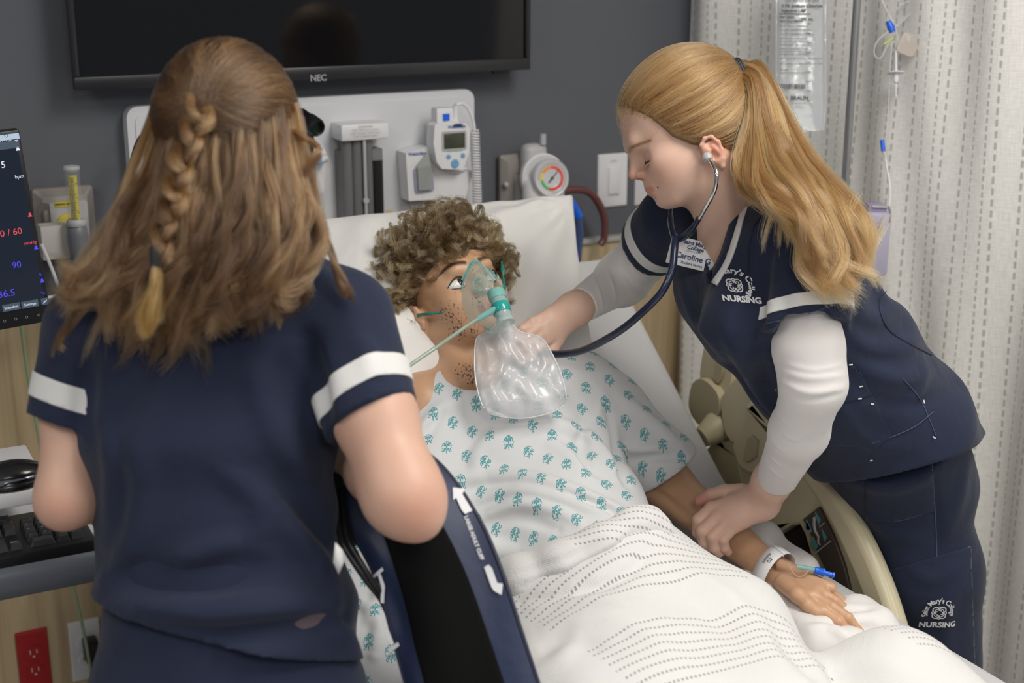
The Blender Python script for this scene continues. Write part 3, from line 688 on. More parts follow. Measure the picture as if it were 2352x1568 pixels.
def lock(guide, n, w0, w1, K=18, sub=.3, wave=.0, wfreq=3, flat=(1, 1, 1), nlocks=6, seed=0, mid=None):
    """strands flowing along a guide in sub-locks"""
    r = np.random.default_rng(seed); G = spline(guide, K); t = np.linspace(0, 1, K)
    W = w0+(w1-w0)*t if mid is None else np.interp(t, [0, .5, 1], [w0, mid, w1])
    cen = r.normal(size=(nlocks, 3)); cen /= np.linalg.norm(cen, axis=1)[:, None]; cen *= r.uniform(.2, 1, (nlocks, 1))**.6
    ph = r.uniform(0, 6.3, (nlocks, 3)); fr = r.uniform(.7, 1.3, (nlocks, 3))*wfreq*6.28; le = r.uniform(.8, 1.08, nlocks)
    li = r.integers(0, nlocks, n); off = cen[li]*(1-sub)+r.normal(size=(n, 3))*sub*.6
    out = np.zeros((n, K, 3))
    for j in range(3):
        wv = wave*np.sin(fr[li, j][:, None]*t[None]+ph[li, j][:, None]+r.normal(size=(n, 1))*.25)*t[None]
        out[:, :, j] = off[:, j][:, None]*W[None]*flat[j]+wv
    # varying length: slide samples along guide
    L_ = np.clip(le[li]+r.normal(size=n)*.03, .5, 1.1)
    for i in range(n):
        tt = np.clip(t*L_[i], 0, 1.0); g = np.stack([np.interp(tt, t, G[:, j]) for j in range(3)], 1)
        ex = np.maximum(t*L_[i]-1, 0)[:, None]*(G[-1]-G[-3])*K/2
        out[i] += g+ex
    LOCK_SHADE.append(r.uniform(0, 1, nlocks)[li])
    return out
LOCK_SHADE = []
# skin ------------------------------------------------------------------------
def skin(name, c, c2, rough=.48, sss=.12):
    return vcol(mat(name, c, rough, spec=.4, sss=sss, var=(14, c2, .22), bump=(900, .10, .0006)))
M_skinR = skin('fair_skin', (.66, .45, .355), (.62, .39, .30))
M_skinL = skin('pale_skin', (.64, .41, .31), (.60, .36, .27))
M_vinyl = None
def scrub_mat():
    m = mat('navy_scrub_cloth', (.0155, .0215, .047), .85, spec=.2, sheen=.10, var=(5, (.020, .027, .056), .3)); nt = m.node_tree; N = nt.nodes; L = nt.links; b = N['Principled BSDF']
    tc = N.new('ShaderNodeTexCoord'); w1 = N.new('ShaderNodeTexNoise'); w1.inputs['Scale'].default_value = 700; L.new(tc.outputs['Object'], w1.inputs['Vector'])
    n2 = N.new('ShaderNodeTexNoise'); n2.inputs['Scale'].default_value = 22; n2.inputs['Detail'].default_value = 3; n2.inputs['Distortion'].default_value = .8; L.new(tc.outputs['Object'], n2.inputs['Vector'])
    b1 = N.new('ShaderNodeBump'); b1.inputs['Strength'].default_value = .25; b1.inputs['Distance'].default_value = .001; L.new(w1.outputs['Fac'], b1.inputs['Height'])
    b2 = N.new('ShaderNodeBump'); b2.inputs['Strength'].default_value = .35; b2.inputs['Distance'].default_value = .006; L.new(n2.outputs['Fac'], b2.inputs['Height']); L.new(b1.outputs[0], b2.inputs['Normal']); L.new(b2.outputs[0], b.inputs['Normal'])
    return m
M_scrub = scrub_mat()
M_stripe = mat('white_trim_cloth', (.70, .70, .69), .8, bump=(300, .2, .001))
M_knit = mat('white_knit_sleeve', (.70, .675, .665), .8, spec=.2, sheen=.2, bump=(500, .2, .0008))
def ear(S, F, sd, c=(-.012, .0, -.053), tilt=-.15, s=1.0, lat=.072):
    """outer ear: helix rim, plate, bowl and lobe"""
    cx, _, cz = c
    def w(x, y, z):
        x, z = x*math.cos(tilt)-z*math.sin(tilt), x*math.sin(tilt)+z*math.cos(tilt)
        return F.w(cx+x*s, sd*(lat+y*s), cz+z*s)
    S.u(rc(w(.002, .000, .012), w(-.002, .002, -.014), .012*s, .009*s), .006)
    S.u(rc(w(-.006, .004, .012), w(-.004, .004, -.01), .011*s, .008*s), .005)
    rim = [(.010, .004, .010), (.008, .008, .024), (-.002, .011, .030), (-.013, .013, .026), (-.018, .013, .012), (-.016, .011, -.003), (-.010, .008, -.016), (-.003, .005, -.026)]
    pts = [w(*q) for q in rim]
    for i in range(len(pts)-1): S.u(rc(pts[i], pts[i+1], .0032*s, .0034*s if i < 5 else .0055*s), .0035)
    S.s(el(w(-.004, .014, .016), (.007*s, .006*s, .010*s), F.M), .004); S.s(el(w(.0, .012, -.003), (.0075*s, .008*s, .009*s), F.M), .004)
    S.u(rc(w(.011, .004, -.001), w(.009, .005, -.007), .0035*s), .003)
    S.u(rc(w(-.006, .010, .012), w(-.011, .010, -.008), .0028*s), .003)
def hand(S, wrist, mcps, fingers, thumb, rw=.026, rf=.0085, k=.006):
    """palm fanned from wrist to four knuckles, four jointed fingers (list of joint lists), thumb joint list from palm base"""
    w_ = np.array(wrist); n = len(mcps)
    across = nrm(mcps[0]-mcps[-1])
    for i, m in enumerate(mcps):
        o_ = w_+across*(.012-.008*i)
        S.u(rc(o_, m+(m-w_)*.0, .0155, .0115), .012)
        if i < n-1: S.u(rc((o_*.45+m*.55), (mcps[i+1]*.75+w_*.25), .0105, .0105), .010)
    for i, fg in enumerate(fingers):
        pts = [mcps[i]]+list(fg); r0 = rf*(1.08, 1.1, 1.04, .9)[i]
        rs = [r0*1.12, r0*1.04, r0*.95, r0*.82][:len(pts)]
        for j in range(len(pts)-1): S.u(rc(pts[j], pts[j+1], rs[j], rs[j+1]), .0012 if j else .004)
        for j in range(len(pts)-1): S.u(el(pts[j], (rs[j]*1.05,)*3), .0015)
    rs = [.015, .0125, .0105, .0088]
    for j in range(len(thumb)-1): S.u(rc(thumb[j], thumb[j+1], rs[j], rs[j+1]), .010 if j == 0 else .004)
# ================================================================ blonde nurse leaning over the bed
def nurse_right():
    root = thing('person', 'nurse with a blonde ponytail in navy scrubs leaning over the bed', 'person', at(2100, 1300, 2.4)*V(1, 1, 0))
    a = math.radians(26); fw = -math.cos(a)*RT-math.sin(a)*UP-.03*FW; up = -math.sin(a)*RT+math.cos(a)*UP
    F = Fr(at(1580, 290, 2.15), fw, up)        # head frame: x face, y her left (towards the lens), z crown
    # ---- body: head and neck
    S = SDF()
    S.u(el(F.w(-.010, 0, .028), (.093, .075, .084), F.M), .02); S.u(el(F.w(.028, 0, .022), (.069, .066, .068), F.M), .02)
    S.u(el(F.w(.035, 0, -.025), (.062, .057, .065), F.M), .02)
    for s in (-1, 1):
        S.u(rc(F.w(.002, s*.050, -.060), F.w(.066, s*.022, -.089), .018, .013), .022)
        S.u(el(F.w(.050, s*.036, -.045), (.036, .026, .030), F.M), .02)
        S.u(el(F.w(.060, s*.040, -.032), (.024, .018, .016), F.M), .015)
    S.u(el(F.w(.052, 0, -.068), (.043, .043, .034), F.M), .02); S.u(el(F.w(.079, 0, -.085), (.015, .020, .014), F.M), .015)
    S.u(rc(F.w(.088, -.026, .012), F.w(.088, .026, .012), .010), .018)
    S.u(el(F.w(.086, 0, -.058), (.014, .026, .020), F.M), .012)
    for s in (-1, 1): S.s(el(F.w(.101, s*.033, -.018), (.016, .017, .012), F.M), .014)
    for s in (-1, 1): S.u(el(F.w(.0745, s*.031, -.021), (.0125, .0140, .0120), F.M), .004)
    # nose
    S.u(rc(F.w(.092, 0, .000), F.w(.1085, 0, -.029), .0065, .0072), .010); S.u(el(F.w(.1085, 0, -.0315), (.0078, .0085, .0070), F.M), .004)
    for s in (-1, 1):
        S.u(el(F.w(.0975, s*.0105, -.0355), (.0100, .0058, .0070), F.M), .005)
        S.s(el(F.w(.103, s*.0058, -.0415), (.0050, .0028, .0035), F.M), .002)
    # lips
    S.u(rc(F.w(.0965, -.006, -.0590), F.w(.0965, .006, -.0590), .0042), .004); S.u(rc(F.w(.0955, -.008, -.0685), F.w(.0955, .008, -.0685), .0048), .005)
    for s in (-1, 1):
        S.u(rc(F.w(.0965, s*.004, -.0590), F.w(.083, s*.0225, -.0635), .0040, .0020), .004); S.u(rc(F.w(.0955, s*.005, -.0685), F.w(.083, s*.021, -.0650), .0045, .0020), .004)
        S.s(rc(F.w(.1015, 0, -.0637), F.w(.086, s*.0235, -.0645), .0011, .0010), .0022)
        S.s(el(F.w(.0845, s*.0265, -.0645), (.004, .004, .004), F.M), .005)
    S.s(el(F.w(.100, 0, -.0765), (.007, .014, .0045), F.M), .008)
    ear(S, F, 1, c=(.001, 0, -.060), s=.86); ear(S, F, -1, c=(-.012, 0, -.056), s=.86)
    nb = at(1712, 545, 2.20)
    S.u(rc(F.w(-.020, 0, -.060), nb, .052, .055), .03); S.u(rc(F.w(.015, .018, -.09), at(1668, 600, 2.19), .030, .030), .03)
    S.u(rc(F.w(-.012, .050, -.072), at(1690, 560, 2.14), .013, .015), .02)
    S.u(rc(at(1695, 520, 2.2), at(1690, 620, 2.21), .052, .06), .03)
    head = nets(S, F.c-V(.20, .18, .27), F.c+V(.22, .18, .16), .0022)
    # ---- near hand gripping the mannequin's forearm
    H = SDF()
    wr = at(1748, 1152, 2.285)
    m = [at(1634, 1168, 2.288), at(1648, 1186, 2.276), at(1668, 1198, 2.270), at(1690, 1206, 2.268)]
    fg = [[at(1604, 1194, 2.285), at(1603, 1222, 2.290), at(1612, 1236, 2.305)],
          [at(1613, 1219, 2.270), at(1617, 1243, 2.277), at(1630, 1256, 2.288)],
          [at(1636, 1232, 2.262), at(1640, 1256, 2.270), at(1652, 1269, 2.282)],
          [at(1661, 1238, 2.262), at(1664, 1256, 2.270), at(1672, 1267, 2.280)]]
    th = [at(1705, 1130, 2.305), at(1664, 1129, 2.315), at(1634, 1136, 2.320), at(1607, 1150, 2.330)]
    hand(H, wr, m, fg, th, rf=.0092)
    H.u(rc(wr, at(1700, 1165, 2.285), .025, .021), .015)
    H.u(rc(at(1798, 1060, 2.215), at(1772, 1108, 2.25), .034, .029), .02).u(rc(at(1772, 1108, 2.25), wr, .029, .0255), .02)
    h1 = nets(H, at(1690, 1150, 2.285)-V(.14, .14, .14), at(1690, 1150, 2.285)+V(.14, .14, .17), .0016)
    # ---- far hand on the mannequin's chest, fingers behind the reservoir bag
    G = SDF(); wr2 = at(1318, 712, 2.36)
    m2 = [at(1262, 722, 2.318), at(1252, 742, 2.308), at(1250, 762, 2.305), at(1254, 782, 2.308)]
    fg2 = [[at(1222, 742, 2.300), at(1200, 757, 2.295), at(1186, 766, 2.295)], [at(1212, 768, 2.290), at(1190, 784, 2.288), at(1178, 794, 2.290)],
           [at(1214, 792, 2.290), at(1194, 808, 2.288), at(1182, 818, 2.290)], [at(1224, 808, 2.295), at(1208, 822, 2.292), at(1198, 832, 2.294)]]
    th2 = [at(1296, 738, 2.345), at(1278, 780, 2.325), at(1266, 806, 2.312), at(1256, 826, 2.306)]
    hand(G, wr2, m2, fg2, th2); G.u(rc(wr2, at(1280, 740, 2.335), .0245, .022), .015); G.u(rc(at(1355, 690, 2.39), wr2, .027, .0265), .02)
    h2 = nets(G, at(1270, 760, 2.34)-V(.13, .13, .12), at(1270, 760, 2.34)+V(.15, .13, .12), .0022)
    # ---- hidden rest of the body, under the clothes
    B = SDF(); sh = at(1850, 590, 2.05); sf = at(1552, 512, 2.35); ud = nrm(sh-sf)
    ax = [at(1735, 610, 2.20), at(1805, 705, 2.20), at(1905, 830, 2.24), at(2010, 960, 2.32), at(2068, 1060, 2.41)]
    B.u(sec(ax[0], ax[2], (.12, .08), (.12, .08), ud), .03).u(sec(ax[2], ax[4], (.12, .08), (.13, .09), ud), .03)
    B.u(rc(nb, ax[0], .05, .06), .03).chain([sh, at(1868, 880, 2.04), wr], [.035, .03, .02], .02).chain([sf, at(1430, 640, 2.52), wr2], [.035, .03, .02], .02)
    lg = [(at(2105, 1120, 2.38), at(2130, 1330, 2.41), at(2150, 1640, 2.49)), (at(2040, 1120, 2.50), at(2035, 1330, 2.58), at(2060, 1640, 2.66))]
    for l in lg:
        ft = l[2]*V(1, 1, 0)+V(0, 0, .09); B.chain([l[0], l[2], ft], [.07, .05, .035], .03); B.u(rc(ft-V(0, 0, .05), ft-V(.12, -.03, .06), .03, .025), .02)
    bod = nets(B, V(.95, 1.2, 0), V(2.05, 2.35, 1.55), .010)
    def paint(P, C):
        L = lambda *q: F.w(*q)
        for s in (-1, 1):
            dab(P, C, L(.072, s*.040, -.045), .026, (1.0, .80, .78), .75); dab(P, C, L(-.003, s*.083, -.055), .022, (1.0, .66, .58), .85)
        dab(P, C, L(.112, 0, -.036), .013, (1.0, .68, .64), .8)
        for s in (-1, 1):
            dab(P, C, L(.099, s*.011, -.040), .008, (.95, .60, .55), .7)
        q = F.l(P)
        lip = (np.abs(q[:, 2]+.0640) < .0098-.2*np.abs(q[:, 1])) & (q[:, 0] > .080) & (np.abs(q[:, 1]) < .026)
        e = np.clip((.0098-.2*np.abs(q[:, 1])-np.abs(q[:, 2]+.0640))/.002, 0, 1)*(q[:, 0] > .080)*(np.abs(q[:, 1]) < .025)
        C[:, :3] = C[:, :3]*(1-e[:, None]*.75)+np.array((.86, .50, .50))*e[:, None]*.75
        for s in (-1, 1):     # brows: arched band
            t = np.clip((np.abs(q[:, 1])-.010)/.042, 0, 1); zc = .0035+.006*np.sin(t*2.2)-.007*t
            e = np.exp(-((q[:, 2]-zc)/(.0036-.0014*t))**2)*(np.abs(q[:, 1]) > .008)*(np.abs(q[:, 1]) < .054)*(q[:, 0] > .03)
        C[:, :3] *= (1-.55*np.maximum(e, 0)[:, None]*np.array((.85, 1, 1.05)))
        dab(P, C, L(.085, .034, -.012), .010, (.93, .80, .80), .5)
        # scalp shows darker gold under the hair
        for k_ in range(4): dab(P, C, m[k_], .012, (1.0, .80, .76), .6)
        for f_ in fg: dab(P, C, f_[0], .010, (1.0, .80, .76), .5); dab(P, C, f_[2], .012, (1.0, .74, .70), .6)
        dab(P, C, th[3], .022, (1.0, .52, .50), .85)
        for p_, s_ in (((.045, .05, -.06), 1), ((.02, .052, -.075), 1), ((.07, .042, -.05), 1)): dab(P, C, L(*p_), .0018, (.45, .3, .25), .8)
    solid_obj('body', joinPF([head, h1, h2, bod]), M_skinR, root, paint)
    # thumb and finger nails
    nl = MB(); tn = nrm(th[3]-th[2]); nl_up = nrm(nrm(CP-th[3])*.6+UP*.75)
    F2 = Fr(th[3]+tn*.003+nl_up*.0076, tn, nl_up); nail = SDF().u(el(F2.c, (.0062, .0048, .0016), F2.M), .002)
    solid_obj('thumb_nail', nets(nail, F2.c-.012, F2.c+.012, .0008), mat('nail', (.62, .30, .26), .25), root)
    # eyelashes, lid line, brow hairs
    ll = []
    for s in (1, -1):
        el_ = MB()
        pts = [F.w(.0890-.006*abs(q)**1.5*(1 if q > 0 else .6), s*(.031+.0135*q), -.0262+.002*abs(q)-.0015*q) for q in np.linspace(-1, 1, 9)]
        el_.tube(pts, [.0009]+[.0019]*7+[.0009], 6)
        for q in np.linspace(-.9, 1.15, 60):
            b = np.array(F.w(.0892-.006*abs(q)**1.5*(1 if q > 0 else .6), s*(.031+.0135*q), -.0262+.002*abs(q)-.0015*q)); d = F.w(.012, s*.006*q, -.0055)-F.c
            ll.append([b, b+d*.5+(F.w(0, 0, -.0008)-F.c), b+d*.95+(F.w(0, 0, .001)-F.c)])
        el_.build('lash_line', MATS.get('lash') or mat('lash', (.05, .03, .02), .6), root)
    M_brow = hair_mat('brow_hair', (.16, .09, .05), (.26, .16, .09), .4)
    strands('eyelashes', ll, .00022, M_brow, root)
    bl = []
    for _ in range(900):
        t = RNG.uniform(0, 1); s = RNG.choice([-1, 1]); y = .010+.042*t; z = .0035+.006*math.sin(t*2.2)-.007*t+RNG.normal()*.0014*(1-.5*t); x = .12
        p = F.w(x, s*y, z)
        for _i in range(12):
            d = S(p[None])[0]; p = p-(F.w(1, 0, 0)-F.c)*d*.8
        dr = (F.w(-.002, s*.005, .0025*(1-t)-.001)-F.c); bl.append([p+(F.w(.0003, 0, 0)-F.c), p+dr*.55+(F.w(.0008, 0, 0)-F.c), p+dr+(F.w(-.0002, 0, 0)-F.c)])
    strands('eyebrows', bl, .00022, M_brow, root)
    # ---- scrub top
    T = SDF()
    T.u(sec(at(1718, 580, 2.20), ax[1], (.160, .098), (.168, .125), ud, .35), .03)
    T.u(sec(ax[1], ax[2], (.168, .125), (.150, .125), ud), .04)
    T.u(sec(ax[2], ax[3], (.150, .125), (.175, .132), ud), .04)
    T.u(sec(ax[3], at(2085, 1085, 2.42), (.175, .132), (.185, .132), ud, .4), .04)
    T.u(el(at(1695, 740, 2.10), (.055, .055, .055)), .06); T.u(el(at(1640, 660, 2.29), (.06, .055, .065)), .06)
    T.u(rc(at(1735, 545, 2.17), sh+UP*.012, .052, .060), .05); T.u(rc(at(1660, 540, 2.25), sf, .052, .055), .04)
    sl = at(1848, 735, 2.02); SL = SDF(); SL.u(rc(sh, at(1848, 800, 2.02), .066, .0605), .02); sd = nrm(at(1848, 800, 2.02)-sh); SL.cut(at(1850, 742, 2.0), nrm(sd+RT*.16)); SL.s(rc(at(1850, 742, 2.0)+sd*.032, at(1850, 742, 2.0)+sd*.06, .0535, .0535), .004); T.u((SL, (sh+at(1848, 800, 2.02))/2, .15), .014)
    slf = at(1505, 560, 2.41); sdf_ = nrm(at(1470, 590, 2.47)-sf); SF = SDF(); SF.u(rc(sf, at(1470, 590, 2.47), .062, .060), .02); SF.cut(at(1500, 555, 2.42)+sdf_*.006, sdf_); T.u((SF, sf, .16), .02)
    base_T = SDF(); base_T.ops = list(T.ops)
    folds = [([(1700, 480), (1660, 560), (1640, 640)], .010, .004), ([(1790, 660), (1770, 760), (1800, 880), (1870, 960)], .016, .010), ([(1800, 500), (1762, 580), (1752, 680), (1760, 760)], .010, -.014),
             ([(1740, 700), (1700, 790), (1740, 900), (1830, 1000)], .016, .009), ([(1720, 640), (1670, 740), (1690, 820)], .012, .006),
             ([(1945, 760), (2000, 800), (2100, 790), (2160, 770)], .012, .010), ([(1945, 820), (2020, 860), (2090, 870), (2150, 840)], .012, .010),
             ([(1950, 700), (2010, 730), (2080, 700)], .014, .009), ([(1960, 880), (2040, 930), (2130, 920), (2200, 880)], .012, -.007),
             ([(2000, 620), (2030, 690), (2100, 740)], .018, .008), ([(1830, 500), (1800, 560), (1790, 640)], .012, -.006),
             ([(1920, 560), (1940, 640), (1935, 690)], .014, .006), ([(1780, 520), (1760, 600), (1765, 700)], .010, -.006),
             ([(1660, 800), (1720, 900), (1800, 980)], .012, -.006), ([(1560, 640), (1590, 720), (1640, 800)], .014, .006),
             ([(2120, 830), (2110, 900), (2060, 960)], .012, .006), ([(1890, 880), (1990, 1010), (2100, 1030)], .014, .006),
             ([(1800, 600), (1830, 680), (1840, 720)], .014, .005), ([(1880, 600), (1900, 680), (1890, 730)], .012, -.004),
             ([(1530, 520), (1500, 560)], .010, .004), ([(1990, 560), (2040, 640), (2060, 700)], .014, -.006)]
    for pts, w_, h_ in folds:
        T.foldpx(pts, w_, h_, base_T)
    T.disp(lambda P: .0035*wob(P, 28, 3)+.0015*wob(P, 75, 5))
    hn = nrm(-UP*.97+RT*.30); T.cut(at(2060, 1035, 2.39), hn)
    
    # V neck opening
    T.s(sec(at(1656, 400, 2.15), at(1649, 540, 2.11), (.032, .12), (.012, .10), RT), .004); T.s(sec(at(1649, 540, 2.11), at(1642, 612, 2.10), (.012, .09), (.003, .07), RT), .003)
    Tm = nets(T, V(.95, 1.25, .85), V(2.05, 2.3, 1.62), .0038); ob = solid_obj('scrub_top', Tm, M_scrub, root)
    me = ob.data
    for (p, n, c, R_, o1, o2, nm) in ((at(1850, 742, 2.0), nrm(sd+RT*.16), at(1848, 742, 2.01), .078, .018, .037, 'sleeve_stripe'), (at(1500, 555, 2.42)+sdf_*.006, sdf_, at(1490, 560, 2.43), .095, .020, .043, 'sleeve_stripe')):
        sleeve_band(nm, SL if R_ < .08 else SF, T, [(p-n*o1, n), (p-n*o2, -n)], c, .11, M_stripe, root)
    # neckline bands: white piping beside a navy band
    def strip(px, w_, m_, nm, lift=.002):
        q = spline([(*p, 0) for p in px], 26)[:, :2]; P = []
        for i, p in enumerate(q):
            tn = q[min(i+1, 25)]-q[max(i-1, 0)]; tn = tn/np.linalg.norm(tn); nn = V(-tn[1], tn[0])
            P.append([p+nn*k for k in np.linspace(-w_/2, w_/2, 4)])
        P = (T.marchN(np.array(P).reshape(-1, 2), 1.8, 2.7)[0]-FW*lift).reshape(26, 4, 3)
        MB().grid(P).build(nm, m_, root, solid=.003)
    strip([(1722, 432), (1706, 485), (1686, 555), (1668, 605), (1640, 652)], 13, M_stripe, 'neck_trim')
    strip([(1606, 470), (1612, 500), (1622, 545), (1632, 582)], 9, M_stripe, 'neck_trim')
    strip([(1708, 420), (1693, 480), (1673, 550), (1656, 598), (1630, 636)], 15, M_scrub, 'neck_band', .004)
    strip([(1598, 470), (1603, 500), (1612, 545), (1622, 585)], 9, M_scrub, 'neck_band', .004)
    # pocket with flap and white bar tacks
    fr = lambda q, m_: np.dot(m_, CP-q) > 0 and np.linalg.norm(q-at(1950, 950, 2.15)) < .22
    patch(me, pix_planes([(1905, 905), (1975, 850), (2048, 1000), (1990, 1045), (1900, 1050), (1885, 960)]), .0015, 'pocket', M_scrub, root, keep=fr)
    patch(me, pix_planes([(1938, 845), (1962, 840), (2000, 905), (1985, 912), (1930, 925)]), .003, 'pocket_flap', M_scrub, root, keep=fr)
    tk = MB()
    for (x, y, dx, dy) in ((1949, 838, 8, -1), (1973, 888, 8, -2), (1970, 916, 8, -1), (1999, 927, 7, 1), (1997, 1058, 6, -2), (2120, 918, 2, 8), (2141, 1002, 6, 4), (1780, 895, 8, -2)):
        p = T.march(x, y, 1.8, 2.7)-FW*.003; tk.tube([p, p+(dx*RT-dy*UP)/1480], .0011, 6)
    tk.build('bar_tacks', M_stripe, root)
    def seam(pts, m_=M_scrub, r=.0009, S_=T, par=root, nm='seam'):
        q, e = S_.marchN(spline(pts, 30), 1.5, 2.8); q = q[e < .004]-FW*.0006; MB().tube(q, r, 6).build(nm, m_, par)
    M_seam = mat('seam_highlight', (.06, .08, .15), .8)
    seam([(1792, 470), (1745, 500), (1724, 545), (1718, 610), (1730, 680)]); seam([(1752, 745), (1850, 722), (1944, 690)], M_seam, .0006)
    seam([(2060, 650), (2020, 690), (2045, 760), (2140, 815)]); seam([(2075, 870), (2115, 920), (2150, 1000)], M_seam, .0008)
    seam([(1885, 1020), (1990, 1020), (2090, 985), (2145, 945)], M_seam, .0007)
    # chest logo lettering
    lc = at(1687, 655, 2.06)
    def emblem(S_, c, ux, uy, sc_, par, nm='emblem'):
        mb = MB()
        def ring(cx, cy, r, w_, a0, a1, n=14):
            vs = []; fs = []
            for i in range(n+1):
                an = math.radians(a0+(a1-a0)*i/n); vs += [((r-w_/2)*math.cos(an)+cx, (r-w_/2)*math.sin(an)+cy, 0), ((r+w_/2)*math.cos(an)+cx, (r+w_/2)*math.sin(an)+cy, 0)]
            fs = [(2*i, 2*i+1, 2*i+3, 2*i+2) for i in range(n)]; mb.add(vs, fs)
        for q in range(4):
            an = math.radians(45+90*q); cx, cy = .55*math.cos(an), .55*math.sin(an)
            ring(cx, cy, .36, .13, 45+90*q-150, 45+90*q+150); ring(cx*.85, cy*.85, .15, .10, 45+90*q-100, 45+90*q+190)
            a2 = math.radians(90*q); ring(.62*math.cos(a2), .62*math.sin(a2), .20, .11, 90*q-100, 90*q+100, 10)
        V_ = [(x*sc_, y*sc_, 0) for x, y, z in mb.v]
        print_on(S_, '', .01, c, ux, uy, nm, M_print, par, extra=(V_, mb.f))
    dx, dy = RT*.99-UP*.10, UP*.97-RT*.12
    emblem(T, T.march(1687, 655, 1.8), dx, dy, .0125, root, 'chest_emblem')
    print_on(T, "Saint Mary's College", .0125, T.march(1687, 655, 1.8), dx, dy, 'chest_lettering', M_print, root, arc=.021, off=(0, .021-.021), bold=.0003) if False else None
    c_ = T.march(1687, 655, 1.8)
    mb = text_mb("Mary's College", .0115, (0, 0, 0), (1, 0, 0), (0, 1, 0), bold=.0003)
    Q = np.array(mb.v); an = (Q[:, 0]+.012)/.021+.35; mb.v = [tuple(q) for q in np.stack([(.0225+Q[:, 1])*np.sin(an), (.0225+Q[:, 1])*np.cos(an), Q[:, 0]*0], 1)]
    print_on(T, '', .01, c_, dx, dy, 'chest_lettering', M_print, root, extra=(mb.v, mb.f))
    print_on(T, 'NURSING', .0125, c_, dx, dy, 'chest_lettering', M_print, root, off=(.006, -.021), bold=.0005)
    # ---- pants
    Pn = SDF()
    Pn.u(sec(ax[3], at(2068, 1090, 2.42), (.150, .110), (.145, .112), ud), .03)
    Pn.chain([at(2086, 1090, 2.375), at(2128, 1310, 2.41), at(2150, 1640, 2.49), lg[0][2]*V(1, 1, 0)+V(0, 0, .05)], [.096, .092, .078, .062], .03)
    Pn.chain([at(2035, 1090, 2.50), at(2035, 1310, 2.58), at(2060, 1640, 2.66), lg[1][2]*V(1, 1, 0)+V(0, 0, .05)], [.105, .095, .075, .062], .03)
    bP = SDF(); bP.ops = list(Pn.ops)
    for pts, w_, h_ in [([(1960, 1110), (2050, 1120), (2160, 1080)], .012, .006), ([(2240, 1000), (2200, 1150), (2160, 1250)], .018, .006), ([(1990, 1180), (2060, 1230), (2130, 1240)], .014, .006),
                        ([(2080, 1290), (2140, 1330), (2230, 1280)], .012, .005), ([(2200, 1340), (2170, 1420), (2180, 1540)], .014, .006), ([(2060, 1400), (2120, 1480), (2190, 1560)], .014, -.005), ([(2140, 1050), (2150, 1200), (2155, 1280)], .008, -.004)]:
        Pn.foldpx(pts, w_, h_, bP)
    Pn.disp(lambda P: .003*wob(P, 24, 8)+.0012*wob(P, 70, 9))
    Pn.cut(V(0, 0, .03), (0, 0, -1)); Pn.cut(ax[3], nrm(ax[3]-ax[4]))
    ob = solid_obj('trousers', nets(Pn, V(1.3, 1.2, .0), V(2.1, 2.3, 1.25), .006), M_scrub, root); me = ob.data
    fr = lambda q, m_: np.dot(m_, CP-q) > 0 and q[2] > .3 and np.linalg.norm(q[:2]-at(2150, 1450, 2.36)[:2]) < .22
    patch(me, pix_planes([(2040, 1310), (2228, 1255), (2238, 1560), (2190, 1700), (2050, 1650)]), .003, 'cargo_pocket', M_scrub, root, keep=fr)
    patch(me, pix_planes([(1990, 1080), (2138, 1020), (2146, 1172), (2050, 1196), (1990, 1195)]), .002, 'hip_pocket', M_scrub, root, keep=fr)
    seam([(2040, 1312), (2100, 1308), (2150, 1300), (2190, 1275), (2228, 1255)], mat('worn_seam', (.12, .14, .22), .8), .0011, Pn); seam([(2042, 1332), (2150, 1322), (2228, 1276)], M_seam, .0008, Pn)
    seam([(2137, 1020), (2148, 1180), (2152, 1290)], M_seam, .0010, Pn); seam([(1985, 1190), (2060, 1196), (2146, 1172)], M_seam, .0008, Pn)
    lift = SDF(); lift.ops = list(Pn.ops); lift.disp(lambda P: .004+0*P[:, 0])
    ec = Pn.march(2155, 1406, 1.8); dx, dy = RT*.98+UP*.06, UP*.98-RT*.05
    emblem(lift, ec, dx, dy, .0135, root, 'pocket_emblem')
    mb = text_mb("Saint Mary's College", .0125, (0, 0, 0), (1, 0, 0), (0, 1, 0), bold=.0003)
    Q = np.array(mb.v); an = Q[:, 0]/.031; mb.v = [tuple(q) for q in np.stack([(.0215+Q[:, 1])*np.sin(an*1.15), (.0215+Q[:, 1])*np.cos(an*1.15), Q[:, 0]*0], 1)]
    print_on(lift, '', .01, ec, dx, dy, 'pocket_lettering', M_print, root, extra=(mb.v, mb.f))
    print_on(lift, 'NURSING', .0135, ec, dx, dy, 'pocket_lettering', M_print, root, off=(.001, -.0225), bold=.0005)
    # ---- white under-shirt sleeves
    K = SDF(); e1 = at(1868, 880, 2.03); cu = at(1784, 1098, 2.235)
    K.chain([at(1852, 722, 2.035), at(1858, 800, 2.03), e1, at(1835, 990, 2.12), cu], [.046, .0485, .0455, .0425, .0325], .02)
    bK = SDF(); bK.ops = list(K.ops)
    for pts, w_, h_ in [([(1800, 855), (1860, 868), (1938, 862)], .005, .0035), ([(1798, 880), (1860, 902), (1936, 892)], .005, .004), ([(1800, 905), (1860, 918), (1930, 905)], .005, -.003),
                        ([(1790, 990), (1820, 1010), (1850, 1000)], .004, .002), ([(1770, 1010), (1800, 1040)], .003, .002), ([(1760, 1040), (1790, 1070)], .003, .002), ([(1800, 835), (1870, 850), (1935, 838)], .004, .002),
                        ([(1780, 960), (1810, 975)], .003, .0015), ([(1755, 1064), (1795, 1100)], .003, .0015)]:
        K.foldpx(pts, w_, h_, bK)
    K.disp(lambda P: .001*wob(P, 60, 11))
    cn = nrm(cu-at(1835, 990, 2.12)); K.cut(cu, nrm(cn+RT*.12)); 
